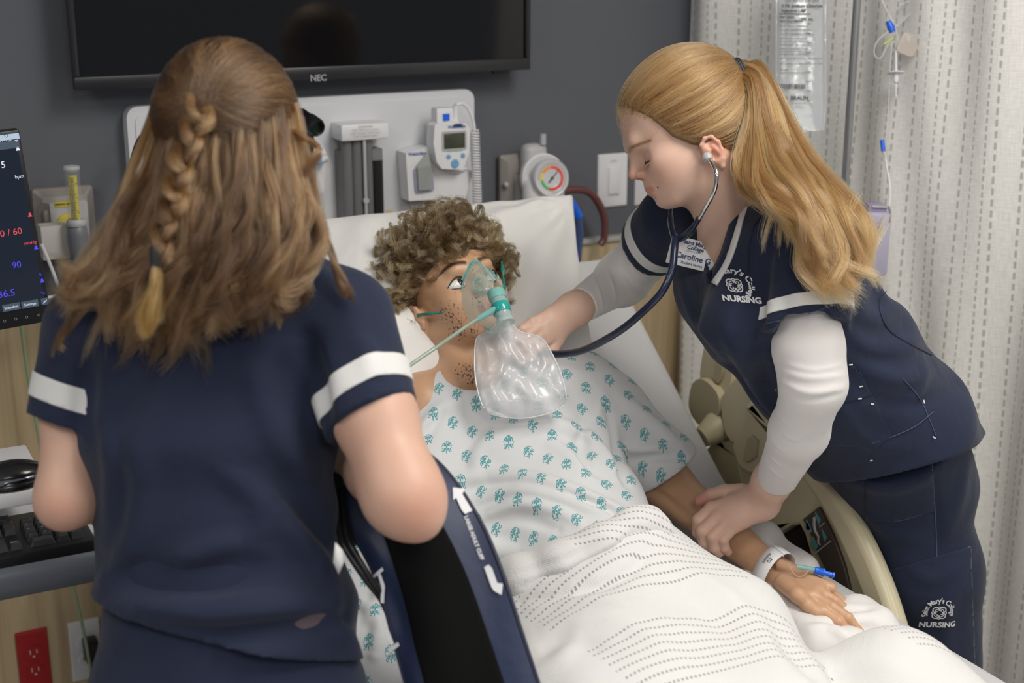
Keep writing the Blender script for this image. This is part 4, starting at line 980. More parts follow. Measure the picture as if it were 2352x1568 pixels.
    f1 = at(1430, 640, 2.50); w2 = at(1334, 702, 2.372)
    K.chain([at(1520, 545, 2.40), f1, w2], [.052, .0440, .0300], .03)
    for pts, w_, h_ in [([(1440, 600), (1470, 650), (1490, 690)], .005, .003), ([(1425, 605), (1455, 660), (1478, 700)], .004, -.002), ([(1390, 610), (1410, 660), (1415, 700)], .004, .002), ([(1360, 630), (1380, 680), (1385, 715)], .004, .0018),
                        ([(1330, 650), (1350, 700)], .004, .0018), ([(1470, 570), (1500, 620), (1530, 660)], .006, .003)]:
        K.foldpx(pts, w_, h_)
    c2 = nrm(w2-f1); K.cut(w2, c2, w2, .07); 
    km = nets(K, V(1.05, 1.35, .85), V(1.6, 2.3, 1.4), .0026)
    Pk, Fk = km; far_ = (Pk@FW-CP@FW) > 2.265; far_ = (Pk-CP)@RT/((Pk-CP)@FW)*FPX+1176 < 1650
    for sd_ in (False, True):
        keepf = far_[Fk[:, 0]] == sd_; idx, inv = np.unique(Fk[keepf], return_inverse=True); solid_obj('undershirt_sleeve', (Pk[idx], inv.reshape(-1, 4)), M_knit, root)
    # ---- name badge
    b0 = T.march(1585, 580, 1.9); bc = at(1590, 583, 2.165); n_ = -FW*.97-RT*.15+UP*.1; Fb = Fr(bc, nrm(n_), UP*.93+RT*.22-FW*.12)
    bd = thing('name_badge', "white name badge pinned to the blonde nurse's scrub top", 'badge', bc)
    X, Y = -Fb.M[1]*-1, Fb.M[2]; X = Fb.M[1]
    MB().box(bc, (.0012, .037, .0225), Fb.M, bev=.001).build('card', M_white, bd)
    o_ = bc+Fb.M[0]*.0016
    for tx, sz, dy_, bo in (("Saint Mary's", .0085, .016, .0003), ('College', .0085, .0085, .0003), ('NOTRE DAME, IN', .0032, .003, 0), ('Caroline G', .0125, -.0065, .0003), ('Student Nurse', .0058, -.0165, .0001)):
        text_mb(tx, sz, o_+Y*dy_+X*.003, X, Y, bold=bo).build('print', M_inkb, bd, recalc=False)
    MB().box(bc-Fb.M[0]*.004, (.003, .012, .004), Fb.M, bev=.001).build('pin_clasp', M_steel, bd)
    # ---- stethoscope
    st = thing('stethoscope', "navy stethoscope in the blonde nurse's ears reaching to the patient's chest", 'stethoscope', at(1550, 540, 2.16))
    e = F.w(.012, .081, -.060)
    tb = spline([e, at(1634, 372, 2.055), at(1646, 400, 2.04), at(1640, 440, 2.05), at(1622, 475, 2.08), at(1606, 502, 2.10)], 30)
    MB().tube(tb, .0034, 12).build('ear_tube', M_chrome, st)
    tb2 = spline([at(1542, 470, 2.22), at(1541, 500, 2.2), at(1545, 530, 2.17), at(1558, 548, 2.15)], 16)
    MB().tube(tb2, .0034, 12).build('ear_tube', M_chrome, st)
    MB().lathe([(.004, -.004), (.0075, .0), (.0085, .004), (.006, .010), (.0035, .014)], e+nrm(tb[1]-e)*.006, -nrm(tb[1]-e), 16).build('ear_tip', mat('ear_tip_rubber', (.42, .42, .44), .3), st)
    MB().tube(spline([at(1606, 500, 2.10), at(1588, 528, 2.12), at(1568, 545, 2.14), at(1551, 550, 2.15)], 14), [.0045]*4+[.006]*10, 12).build('yoke', M_navyr, st)
    MB().tube(spline([at(1541, 480, 2.215), at(1541, 510, 2.19), at(1546, 535, 2.165), at(1552, 552, 2.15)], 14), [.004]*3+[.0055]*11, 12).build('yoke', M_navyr, st)
    MB().tube(spline([at(1552, 545, 2.15), at(1549, 575, 2.13), at(1543, 620, 2.12), at(1520, 670, 2.12), at(1475, 717, 2.14), at(1420, 762, 2.18), at(1350, 800, 2.24), at(1300, 812, 2.28), at(1255, 812, 2.30), at(1225, 806, 2.31)], 60), .0060, 14).build('tubing', M_navyr, st)
    cp = at(1215, 812, 2.315); MB().lathe([(.008, -.008), (.021, -.004), (.022, .002), (.019, .006), (.006, .009), (.005, .014)], cp, nrm(CP-cp)*.4+UP, 24).build('chest_piece', M_chrome, st)
    return F, S, root, T
FR_, SR_, ROOT_R, TR_ = nurse_right()
# ================================================================ hair of the blonde nurse
def scalp_hair(F, S, region, tie, n, K, lift, seed, spread=.010, ends=None, bulge=.0):
    """strands that start on the scalp and run over it to the tie"""
    r = np.random.default_rng(seed); D = []
    while len(D) < n:
        d = nrm(r.normal(size=3)); p = d*.09
        if region(p[0], p[1], p[2]): D.append(d)
    D = np.array(D); T_ = np.array(tie)[None]+r.normal(size=(n, 3))*spread; Td = T_/np.linalg.norm(T_, axis=1)[:, None]
    t = np.linspace(0, 1, K); om = np.arccos(np.clip((D*Td).sum(1), -1, 1))[:, None]; so = np.maximum(np.sin(om), 1e-3)
    A = (np.sin((1-t)[None]*om)/so)[:, :, None]*D[:, None]+(np.sin(t[None]*om)/so)[:, :, None]*Td[:, None]
    A[:, :, 2] -= bulge*np.sin(np.pi*t)[None]*om; A /= np.linalg.norm(A, axis=2)[:, :, None]
    L = A.reshape(-1, 3)*.10; W = F.c+L@F.M; dw = nrm_rows(L@F.M)
    off = (lift[0]+(lift[1]-lift[0])*np.sin(np.pi*np.clip(t, 0, 1)*.75)[None]+r.uniform(-.0015, .0025, (n, 1))); off[:, 0] = -.001; off = off.ravel()
    for _ in range(7): W -= dw*(S(W)-off)[:, None]*.9
    return W.reshape(n, K, 3)
def nrm_rows(A): return A/np.maximum(np.linalg.norm(A, axis=1), 1e-9)[:, None]
M_hbase = mat('hair_under_gold', (.20, .115, .045), .55, bump=(120, .6, .002))
M_blonde = hair_mat('golden_hair', (.13, .066, .026), (.46, .27, .11), .25, (.26, .14, .052))
def hair_right():
    F, S, root = FR_, SR_, ROOT_R
    xl = lambda z: np.interp(z, [-.10, -.088, -.045, -.032, -.0095, .029, .065, .12], [-.055, -.046, .004, .028, .050, .066, .088, .13])
    C_ = SDF(); C_.u(el(F.w(-.010, 0, .028), (.093, .075, .084), F.M), .02); C_.u(el(F.w(.028, 0, .022), (.069, .066, .068), F.M), .02); C_.u(el(F.w(-.03, 0, -.03), (.062, .062, .06), F.M), .03)
    for s in (-1, 1): C_.u(el(F.w(.0, s*.03, -.02), (.055, .042, .045), F.M), .02)
    B = SDF(); B.ops = list(C_.ops)
    B.disp(lambda P: .0045+.0008*wob(P, 160, 4))
    def g(P):
        q = F.l(P); return -np.maximum((q[:, 0]-xl(q[:, 2]))*.8, -9)
    B0 = B
    class BB(SDF):
        def __call__(s, P):
            q = F.l(P); ear_ = .021-np.sqrt((q[:, 0]-.004)**2+(q[:, 2]+.060)**2)
            return np.maximum(np.maximum(B0(P), (q[:, 0]-xl(q[:, 2])+.009)*.85), ear_)
    hair = solid_obj('hair', nets(BB(), F.c-V(.2, .2, .2), F.c+V(.2, .2, .2), .003), M_hbase, root, label='golden blonde hair pulled back into a ponytail')
    tie = F.l(at(1690, 166, 2.15))
    reg = lambda x, y, z: x < xl(z)-.002 and not (abs(x-.004)**2+(z+.060)**2 < .018**2 and abs(y) > .04)
    st = scalp_hair(F, C_, reg, tie, 11000, 14, (.005, .011), 3, .006, bulge=.16)
    L_ = F.l(st[:, 3]); strands('hair_strands', st, .00034, M_blonde, hair, shade=.42+.5*np.sin(L_[:, 2]*160+np.sin(L_[:, 0]*60)*2)*.5+.25*np.sin(L_[:, 2]*420))
    # hairline wisps
    r = np.random.default_rng(5); ws = []
    for _ in range(160):
        z = r.uniform(-.0, .07); y = r.choice([-1, 1])*r.uniform(.0, .06); x = xl(z)-.002; p = F.w(x, y, z)
        for _i in range(6):
            dd = C_(p[None])[0]; p = p+nrm(p-F.c)*(-dd)
        o = nrm(p-F.c); b = nrm(F.w(-.6, 0, .4)-F.c); c = r.normal(size=3)*.3
        ws.append([p, p+o*.008+b*.006, p+o*.013+b*.018+c*.01, p+o*.012+b*.032+c*.02])
    ws = np.array([spline(q, 8) for q in ws]); strands('loose_wisps', ws, .00014, M_blonde, hair)
    # ponytail
    G = [([(1690, 168, 2.15), (1722, 158, 2.145), (1764, 215, 2.12), (1800, 320, 2.08), (1862, 430, 2.03), (1925, 510, 2.00), (1965, 560, 1.985), (1990, 512, 1.98)], 1000, .012, .030),
         ([(1690, 168, 2.14), (1730, 170, 2.13), (1760, 240, 2.10), (1785, 340, 2.06), (1850, 450, 2.0), (1905, 540, 1.96), (1925, 610, 1.95), (1962, 640, 1.945)], 1300, .013, .030),
         ([(1690, 168, 2.13), (1726, 176, 2.115), (1742, 260, 2.08), (1722, 350, 2.06), (1712, 410, 2.04), (1745, 450, 2.0), (1795, 475, 1.98), (1800, 528, 1.97)], 1100, .012, .018),
         ([(1690, 170, 2.13), (1735, 190, 2.10), (1758, 300, 2.06), (1790, 400, 2.01), (1855, 480, 1.97), (1875, 560, 1.955), (1868, 620, 1.95), (1900, 655, 1.945)], 1500, .013, .030),
         ([(1690, 165, 2.15), (1738, 162, 2.14), (1790, 260, 2.10), (1850, 370, 2.05), (1915, 450, 2.0), (1955, 520, 1.97), (1975, 590, 1.96), (1950, 620, 1.955)], 1000, .011, .026),
         ([(1692, 172, 2.12), (1728, 200, 2.10), (1738, 320, 2.06), (1740, 420, 2.0), (1780, 455, 1.97), (1830, 500, 1.95), (1858, 560, 1.945), (1890, 600, 1.94)], 1000, .011, .022),
         ([(1690, 168, 2.14), (1745, 200, 2.10), (1775, 330, 2.06), (1830, 430, 2.0), (1890, 500, 1.97), (1915, 570, 1.955), (1900, 630, 1.945), (1935, 670, 1.95)], 1100, .012, .026)]
    A = []; LOCK_SHADE.clear()
    for i, (g_, n, w0, w1) in enumerate(G):
        A.append(lock([at(*q) for q in g_], n, w0, w1, K=26, sub=.20, wave=.011, wfreq=1.35, nlocks=15, seed=20+i, mid=(w0+w1)/2+.006))
    strands('ponytail', np.concatenate(A), .00034, M_blonde, hair, tip=.25, shade=np.concatenate(LOCK_SHADE))
    tb = []
    c = at(1692, 168, 2.132); a_ = nrm(at(1722, 160, 2.14)-c); u = nrm(np.cross(a_, FW)); v = np.cross(a_, u)
    for j, off in enumerate((-.004, 0, .004)):
        tb.append([c+a_*off+(.0205+.0008*math.sin(k))*(math.cos(2*math.pi*k/24)*u+math.sin(2*math.pi*k/24)*v) for k in range(25)])
    for q in tb: MB().tube(q, .0026, 8, cap=False).build('hair_tie', M_dark, root)
    # a solid core keeps the ponytail closed
    cr = SDF(); cr.chain([at(1694, 168, 2.145), at(1738, 185, 2.12), at(1768, 300, 2.08), at(1835, 430, 2.02), at(1890, 520, 1.99), at(1915, 600, 1.97)], [.009, .011, .018, .024, .020, .008], .01); cr.u(rc(at(1735, 330, 2.07), at(1735, 420, 2.03), .012, .009), .02)
    cr.disp(lambda P: .002*wob(P, 90, 2)); solid_obj('ponytail_core', nets(cr, at(1800, 380, 2.05)-V(.3, .3, .35), at(1800, 380, 2.05)+V(.3, .3, .3), .005), M_hbase, hair)
hair_right()
# ================================================================ bed
INC = nrm(V(0, .777, .629)); INCN = nrm(V(0, -.629, .777))      # up the raised head section, and its normal
XL, XR = .57, 1.49
def linen(name, c, fine=420, sc=(.3, .0012)):
    m = mat(name, c, .85, spec=.15, sheen=.2); nt = m.node_tree; N = nt.nodes; L = nt.links; b = N['Principled BSDF']
    tc = N.new('ShaderNodeTexCoord'); n1 = N.new('ShaderNodeTexNoise'); n1.inputs['Scale'].default_value = fine; L.new(tc.outputs['Object'], n1.inputs['Vector'])
    n2 = N.new('ShaderNodeTexNoise'); n2.inputs['Scale'].default_value = 14; n2.inputs['Detail'].default_value = 4; n2.inputs['Distortion'].default_value = 1.2; L.new(tc.outputs['Object'], n2.inputs['Vector'])
    b1 = N.new('ShaderNodeBump'); b1.inputs['Strength'].default_value = sc[0]; b1.inputs['Distance'].default_value = sc[1]; L.new(n1.outputs['Fac'], b1.inputs['Height'])
    b2 = N.new('ShaderNodeBump'); b2.inputs['Strength'].default_value = .3; b2.inputs['Distance'].default_value = .008; L.new(n2.outputs['Fac'], b2.inputs['Height']); L.new(b1.outputs[0], b2.inputs['Normal']); L.new(b2.outputs[0], b.inputs['Normal']); return m
M_sheet = linen('fitted_sheet', (.52, .52, .53)); M_pillow = linen('pillow_case', (.74, .735, .72)); M_pad = linen('white_pad', (.74, .72, .71))
BEDT = thing('hospital_bed', 'adjustable hospital bed with raised head section and beige side rails', 'bed', (1.03, 1.3, 0))
def bed():
    t = BEDT; xm = (XL+XR)/2; hw = (XR-XL)/2
    # mattress: flat part and raised part in one loft
    prof = [(.35, .765), (1.90, .765)]; a = V(0, 1.93, .80)
    pts = [V(0, .30, .775), V(0, 1.0, .775), V(0, 1.5, .775), V(0, 1.80, .780), V(0, 1.90, .805), V(0, 1.97, .850)]+[V(0, 1.97, .850)+INC*k for k in (.10, .2, .3, .42, .52)]
    rows = []
    for i, p in enumerate(pts):
        tn = nrm(pts[min(i+1, len(pts)-1)]-pts[max(i-1, 0)]); n_ = V(0, -tn[2], tn[1]); T = .15; r = .04; row = []
        for (cx, cz, a0) in ((hw-r, -r, 90), (-(hw-r), -r, 180), (-(hw-r), -T+r, 270), (hw-r, -T+r, 360)):
            for k in range(6):
                an = math.radians(a0-90+90*k/5); row.append(p+V(xm+cx+r*math.cos(an), 0, 0)+n_*(cz+r*math.sin(an)))
        rows.append(row)
    e0 = [p+V(0, 0, 0) for p in rows[0]]
    mb = MB(); R_ = np.array(rows); mb.grid(R_, close=True); n = R_.shape[1]
    mb.f.append(tuple(range(n))); mb.f.append(tuple((len(rows)-1)*n+k for k in range(n))[::-1])
    o = mb.build('mattress', M_sheet, t); o['label'] = 'mattress under a pale grey fitted sheet'
    # deck and base
    MB().box((xm, 1.15, .60), (hw-.02, .78, .02), bev=.01).build('deck', M_beiged, t)
    c = V(xm, 1.97, .85)+INC*.35-INCN*.17; MB().box(c, (hw-.02, .34, .012), np.array([[1, 0, 0], INC, INCN]), bev=.008).build('head_deck', M_beiged, t)
    MB().box((xm, 1.25, .36), (.34, .85, .05), bev=.02).build('base_frame', M_beiged, t)
    for sx in (-1, 1):
        for y in (.45, 2.05):
            MB().box((xm+sx*.3, y, .2), (.03, .04, .14), bev=.01).build('leg', M_beiged, t)
            MB().tube([(xm+sx*.3-.02, y, .06), (xm+sx*.3+.02, y, .06)], .06, 20).build('caster', M_dark, t)
    MB().box((xm, 1.15, .48), (.10, .5, .10), bev=.02).build('lift_column', M_beiged, t)
    # headboard
    MB().prism(rrect(1.0, .42, .08), (xm, 2.60, .80), (1, 0, 0), (0, 0, 1), (0, 1, 0), .03).build('headboard', M_beige, t)
    # right side rail, drawn as mouldings standing in the plane beside the mattress
    def plate(px, X, th, m_, name, bev=.008, parent=t, label=None):
        q = [onp(x, y, 0, X) for x, y in px]; o_ = q[0]
        poly = [(p[1]-o_[1], p[2]-o_[2]) for p in q]
        ob = MB().prism(poly, o_, (0, 1, 0), (0, 0, 1), (1, 0, 0), th).build(name, m_, parent, label=label)
        if bev: md = ob.modifiers.new('b', 'BEVEL'); md.width = bev; md.segments = 3; md.limit_method = 'ANGLE'; md.angle_limit = math.radians(50)
        return ob
    X = 1.53
    def rnd(px, it=2, f=.22):
        P = np.array(px, float)
        for _ in range(it): Q = np.roll(P, -1, 0); P = np.stack([P*(1-f)+Q*f, P*f+Q*(1-f)], 1).reshape(-1, 2)
        return [tuple(p) for p in P]
    # outer ring moulding
    ring = spline([(1735, 900, 0), (1800, 985, 0), (1868, 1075, 0), (1925, 1150, 0), (1975, 1235, 0), (2018, 1330, 0), (2046, 1410, 0), (2062, 1470, 0), (2075, 1560, 0)], 30)[:, :2]
    inner = spline([(2030, 1560, 0), (2020, 1470, 0), (2000, 1400, 0), (1965, 1310, 0), (1925, 1220, 0), (1880, 1140, 0), (1820, 1060, 0), (1760, 985, 0), (1712, 930, 0)], 30)[:, :2]
    inner = inner-V(12, -6); plate(list(ring)+list(inner), X-.018, .036, M_beige, 'rail_ring', .016)
    plate([(1700, 905), (1880, 1100), (1960, 1290), (2020, 1430), (2035, 1560), (1985, 1560), (1950, 1440), (1905, 1355), (1886, 1330), (1862, 1280), (1846, 1225), (1836, 1205), (1815, 1208), (1780, 1230), (1745, 1255), (1700, 1215), (1790, 1130), (1740, 1060), (1680, 1010)], X+.006, .028, M_beige, 'rail_panel', .006)
    plate([(1745, 1255), (1780, 1226), (1815, 1206), (1836, 1203), (1847, 1225), (1864, 1282), (1888, 1332), (1912, 1362), (1960, 1450), (1990, 1560), (1800, 1560), (1740, 1400)], X+.03, .01, M_black, 'rail_opening_shade', 0)  # flat black sheet standing in for the shade inside the rail opening
    plate([(1842, 1192), (1880, 1163), (1914, 1235), (1938, 1300), (1953, 1362), (1912, 1342), (1880, 1278), (1858, 1220)], X-.001, .008, mat('control_brown', (.075, .058, .05), .4), 'control_panel', .003)
    # upper mouldings
    plate(rnd([(1632, 720), (1700, 740), (1690, 805), (1674, 905), (1638, 912), (1600, 880)]), X+.012, .05, M_beige, 'rail_post', .012); plate(rnd([(1655, 745), (1672, 750), (1656, 880), (1636, 880)]), X+.006, .01, M_beiged, 'post_groove', .003)
    plate(rnd([(1586, 880), (1612, 864), (1652, 903), (1652, 958), (1612, 988), (1578, 942)]), X-.005, .05, M_beiged, 'rail_bracket', .012)
    plate(rnd([(1652, 915), (1706, 850), (1800, 890), (1776, 950), (1730, 958), (1684, 1020), (1664, 992)], 2, .14), X-.002, .045, M_beige, 'rail_shoulder', .012)
    c = onp(1632, 990, 0, X-.01); MB().tube([c-V(.02, 0, .01), c+V(.015, .0, .005), c+V(.05, 0, .02)], [.020, .032, .030], 20).build('pivot_knob', M_beiged, t)
    plate(rnd([(1606, 1050), (1640, 1012), (1686, 1015), (1712, 1150), (1640, 1150)], 2, .14), X+.004, .04, M_beiged, 'rail_column', .01)
    plate(rnd([(1680, 1018), (1730, 955), (1786, 946), (1800, 1010), (1770, 1070), (1724, 1085), (1698, 1070)], 2, .14), X-.004, .045, M_beige, 'rail_arm', .010)
    plate([(1714, 1005), (1726, 1000), (1738, 1012), (1734, 1050), (1718, 1062), (1704, 1058)], X-.010, .008, M_beiged, 'rail_slot', .003)
    # arrows and body figure on the control panel
    XX = X-.0025
    def pl2(px, name, m_): plate(px, XX, .0015, m_, name, 0)
    M_arr = mat('teal_arrow', (.10, .33, .36), .5); M_fig = mat('figure_grey', (.42, .42, .42), .5)
    pl2([(1851, 1193), (1862, 1215), (1852, 1218)], 'arrow_mark', M_arr); pl2([(1853, 1195), (1864, 1222), (1850, 1212)], 'arrow_mark', M_arr)
    pl2([(1871, 1174), (1884, 1194), (1880, 1206)], 'arrow_mark', M_arr); pl2([(1886, 1214), (1898, 1234), (1893, 1244)], 'arrow_mark', M_arr); pl2([(1866, 1232), (1877, 1254), (1874, 1262), (1864, 1250)], 'arrow_mark', M_arr)
    q = [onp(x, y, 0, XX) for x, y in ((1871, 1190), (1870, 1205), (1873, 1220), (1880, 1232), (1879, 1246), (1884, 1252))]
    MB().tube(q, [.003, .0028, .0028, .002, .0018, .001], 6).tube([onp(1870, 1188, 0, XX), onp(1872, 1192, 0, XX)], .0035, 6).build('figure_mark', M_fig, t)
    for a_, b_ in (((1852, 1226), (1862, 1219)), ((1882, 1210), (1893, 1201)), ((1870, 1272), (1908, 1242))):
        MB().tube([onp(*a_, 0, XX), onp(*b_, 0, XX)], .0012, 6).build('line_mark', M_fig, t)
bed()
def pillow():
    c = [at(698, 508, 2.50), at(1316, 446, 2.74), at(1372, 850, 2.50), at(790, 960, 2.25)]     # TL TR BR BL
    n_ = nrm(np.cross(c[1]-c[0], c[3]-c[0])); n_ = n_ if np.dot(n_, -FW) > 0 else -n_
    NU, NV = 90, 70; r = np.random.default_rng(3)
    P = np.zeros((2, NV, NU, 3))
    u = np.linspace(0, 1, NU); v = np.linspace(0, 1, NV); U_, V_ = np.meshgrid(u, v)
    e = .045*np.sin(np.pi*U_); f = .03*np.sin(np.pi*V_)
    Vv = V_+(.5-V_)*2*e*.6; Uu = U_+(.5-U_)*2*f*.6
    base = (c[0][None, None]*((1-Uu)*(1-Vv))[..., None]+c[1]*(Uu*(1-Vv))[..., None]+c[2]*(Uu*Vv)[..., None]+c[3]*((1-Uu)*Vv)[..., None])
    th = .098*np.clip(np.sin(np.pi*U_)*np.sin(np.pi*V_), 0, 1)**.5
    # hollow under the head
    q = np.exp(-(((U_-.52)/.24)**2+((V_-.60)/.34)**2)); 
    ang = np.arctan2(V_-.05, U_-.98); rad = np.hypot((U_-.98), (V_-.05))
    wr = .007*np.sin(ang*14)*np.exp(-rad*3.2)*np.clip(rad*5, 0, 1)+.006*np.sin((U_*1.0+V_*.8)*22+2*np.sin(V_*5))*np.exp(-((U_-.8)/.22)**2)+.004*np.sin(U_*38+3*np.sin(V_*4))*np.exp(-((V_-.05)/.25)**2)*np.clip(th/.05, 0, 1)
    P[0] = base+n_*(th-.085*q+wr*np.clip(th/.04, 0, 1))[..., None]; P[1] = base-n_*(th*.6)[..., None]
    P[0][0, :] = P[1][0, :]; P[0][-1, :] = P[1][-1, :]; P[0][:, 0] = P[1][:, 0]; P[0][:, -1] = P[1][:, -1]
    mb = MB().grid(P[0]); mb.grid(P[1][::-1]); o = mb.build('pillow', M_pillow, recalc=False)
    bm = bmesh.new(); bm.from_mesh(o.data); bmesh.ops.remove_doubles(bm, verts=bm.verts[:], dist=1e-5); bmesh.ops.recalc_face_normals(bm, faces=bm.faces[:]); bm.to_mesh(o.data); bm.free()
    tag(o, "white pillow behind the curly-haired mannequin's head", 'pillow')
pillow()
# ================================================================ mannequin patient
def vinyl():
    m = mat('tan_vinyl', (.56, .335, .205), .40, spec=.4, sss=.04, var=(5, (.53, .31, .185), .3)); vcol(m)
    nt = m.node_tree; N = nt.nodes; L = nt.links; b = N['Principled BSDF']
    a = N.new('ShaderNodeVertexColor'); a.layer_name = 'Dirt'; tc = N.new('ShaderNodeTexCoord'); mp = N.new('ShaderNodeMapping'); mp.inputs['Scale'].default_value = (1, .5, .6)
    n = N.new('ShaderNodeTexNoise'); n.inputs['Scale'].default_value = 380; n.inputs['Detail'].default_value = 3; L.new(tc.outputs['Object'], mp.inputs[0]); L.new(mp.outputs[0], n.inputs['Vector'])
    th = N.new('ShaderNodeMath'); th.operation = 'MULTIPLY_ADD'; th.inputs[1].default_value = -.22; th.inputs[2].default_value = .72
    sp = N.new('ShaderNodeSeparateColor'); L.new(a.outputs['Color'], sp.inputs[0]); L.new(sp.outputs[0], th.inputs[0])
    g = N.new('ShaderNodeMath'); g.operation = 'SUBTRACT'; L.new(n.outputs['Fac'], g.inputs[0]); L.new(th.outputs[0], g.inputs[1])
    mr = N.new('ShaderNodeMapRange'); mr.inputs[1].default_value = 0; mr.inputs[2].default_value = .05; mr.inputs[4].default_value = .85; L.new(g.outputs[0], mr.inputs[0])
    src = b.inputs['Base Color'].links[0].from_socket; mx = N.new('ShaderNodeMix'); mx.data_type = 'RGBA'; L.new(src, mx.inputs[6]); mx.inputs[7].default_value = (.035, .022, .018, 1)
    L.new(mr.outputs[0], mx.inputs[0]); L.new(mx.outputs[2], b.inputs['Base Color']); return m
M_vinyl = vinyl()
def gown_mat():
    m = mat('gown_cloth', (.66, .67, .68), .85, spec=.15, sheen=.15, bump=(700, .25, .0008)); nt = m.node_tree; N = nt.nodes; L = nt.links; b = N['Principled BSDF']
    uv = N.new('ShaderNodeUVMap'); sp = N.new('ShaderNodeSeparateXYZ'); L.new(uv.outputs[0], sp.inputs[0])
    def M_(op, a, b_=None, c_=None):
        n = N.new('ShaderNodeMath'); n.operation = op
        for i, q in enumerate((a, b_, c_)):
            if q is None: continue
            if isinstance(q, (int, float)): n.inputs[i].default_value = q
            else: L.new(q, n.inputs[i])
        return n.outputs[0]
    CELL = .047
    u = M_('DIVIDE', sp.outputs[0], CELL); v = M_('DIVIDE', sp.outputs[1], CELL*.62)
    row = M_('FLOOR', v); par = M_('MODULO', M_('ABSOLUTE', row), 2.0)
    u2 = M_('ADD', u, M_('MULTIPLY', par, .5)); col = M_('FLOOR', u2)
    x = M_('SUBTRACT', M_('FRACT', u2), .5); y = M_('MULTIPLY', M_('SUBTRACT', M_('FRACT', v), .5), .62)
    # each sprig tilts a little and alternates in handedness
    alt = M_('MODULO', M_('ABSOLUTE', M_('ADD', col, row)), 2.0); sg = M_('MULTIPLY_ADD', alt, 2.0, -1.0)
    xr = M_('SUBTRACT', M_('MULTIPLY', x, .74), M_('MULTIPLY', M_('MULTIPLY', y, sg), .35)); yr = M_('ADD', M_('MULTIPLY', y, .74), M_('MULTIPLY', M_('MULTIPLY', x, sg), .35))
    ax = M_('ABSOLUTE', xr)
    def ring(cx, cy, r, w_, lo=None, hi=None, xx=ax):
        d = M_('SQRT', M_('ADD', M_('POWER', M_('SUBTRACT', xx, cx), 2.0), M_('POWER', M_('SUBTRACT', yr, cy), 2.0)))
        o = M_('LESS_THAN', M_('ABSOLUTE', M_('SUBTRACT', d, r)), w_)
        if lo is not None: o = M_('MULTIPLY', o, M_('GREATER_THAN', M_('SUBTRACT', yr, cy), lo) if hi is None else M_('LESS_THAN', M_('SUBTRACT', yr, cy), hi))
        return o
    P = [ring(.075, .045, .048, .015, -.02), ring(.062, .040, .014, .016), ring(.070, -.055, .040, .014, 0, .02), ring(.058, -.052, .010, .014), ring(.0, .135, .0, .024), ring(.0, .095, .0, .018), ring(.045, .125, .0, .016),
         ring(.0, -.115, .0, .022), ring(.0, -.160, .0, .016), ring(.0, 0.0, .0, .026), ring(.135, -.03, .0, .014), ring(.150, .015, .0, .014), ring(.105, -.105, .028, .011, 0, .01)]
    stem = M_('MULTIPLY', M_('LESS_THAN', ax, .010), M_('LESS_THAN', M_('ABSOLUTE', yr), .15)); P.append(stem)
    t = P[0]
    for q in P[1:]: t = M_('MAXIMUM', t, q)
    mx = N.new('ShaderNodeMix'); mx.data_type = 'RGBA'; mx.inputs[6].default_value = (.66, .67, .68, 1); mx.inputs[7].default_value = (.035, .30, .33, 1)
    L.new(M_('MULTIPLY', t, .9), mx.inputs[0]); L.new(mx.outputs[2], b.inputs['Base Color']); return m
M_gown = gown_mat()
def set_uv(o, fn):
    me = o.data; P = np.zeros(len(me.vertices)*3); me.vertices.foreach_get('co', P); uv = fn(P.reshape(-1, 3))
    l = me.uv_layers.new(name='UVMap'); idx = np.zeros(len(me.loops), int); me.loops.foreach_get('vertex_index', idx); l.data.foreach_set('uv', uv[idx].ravel().astype(np.float32))
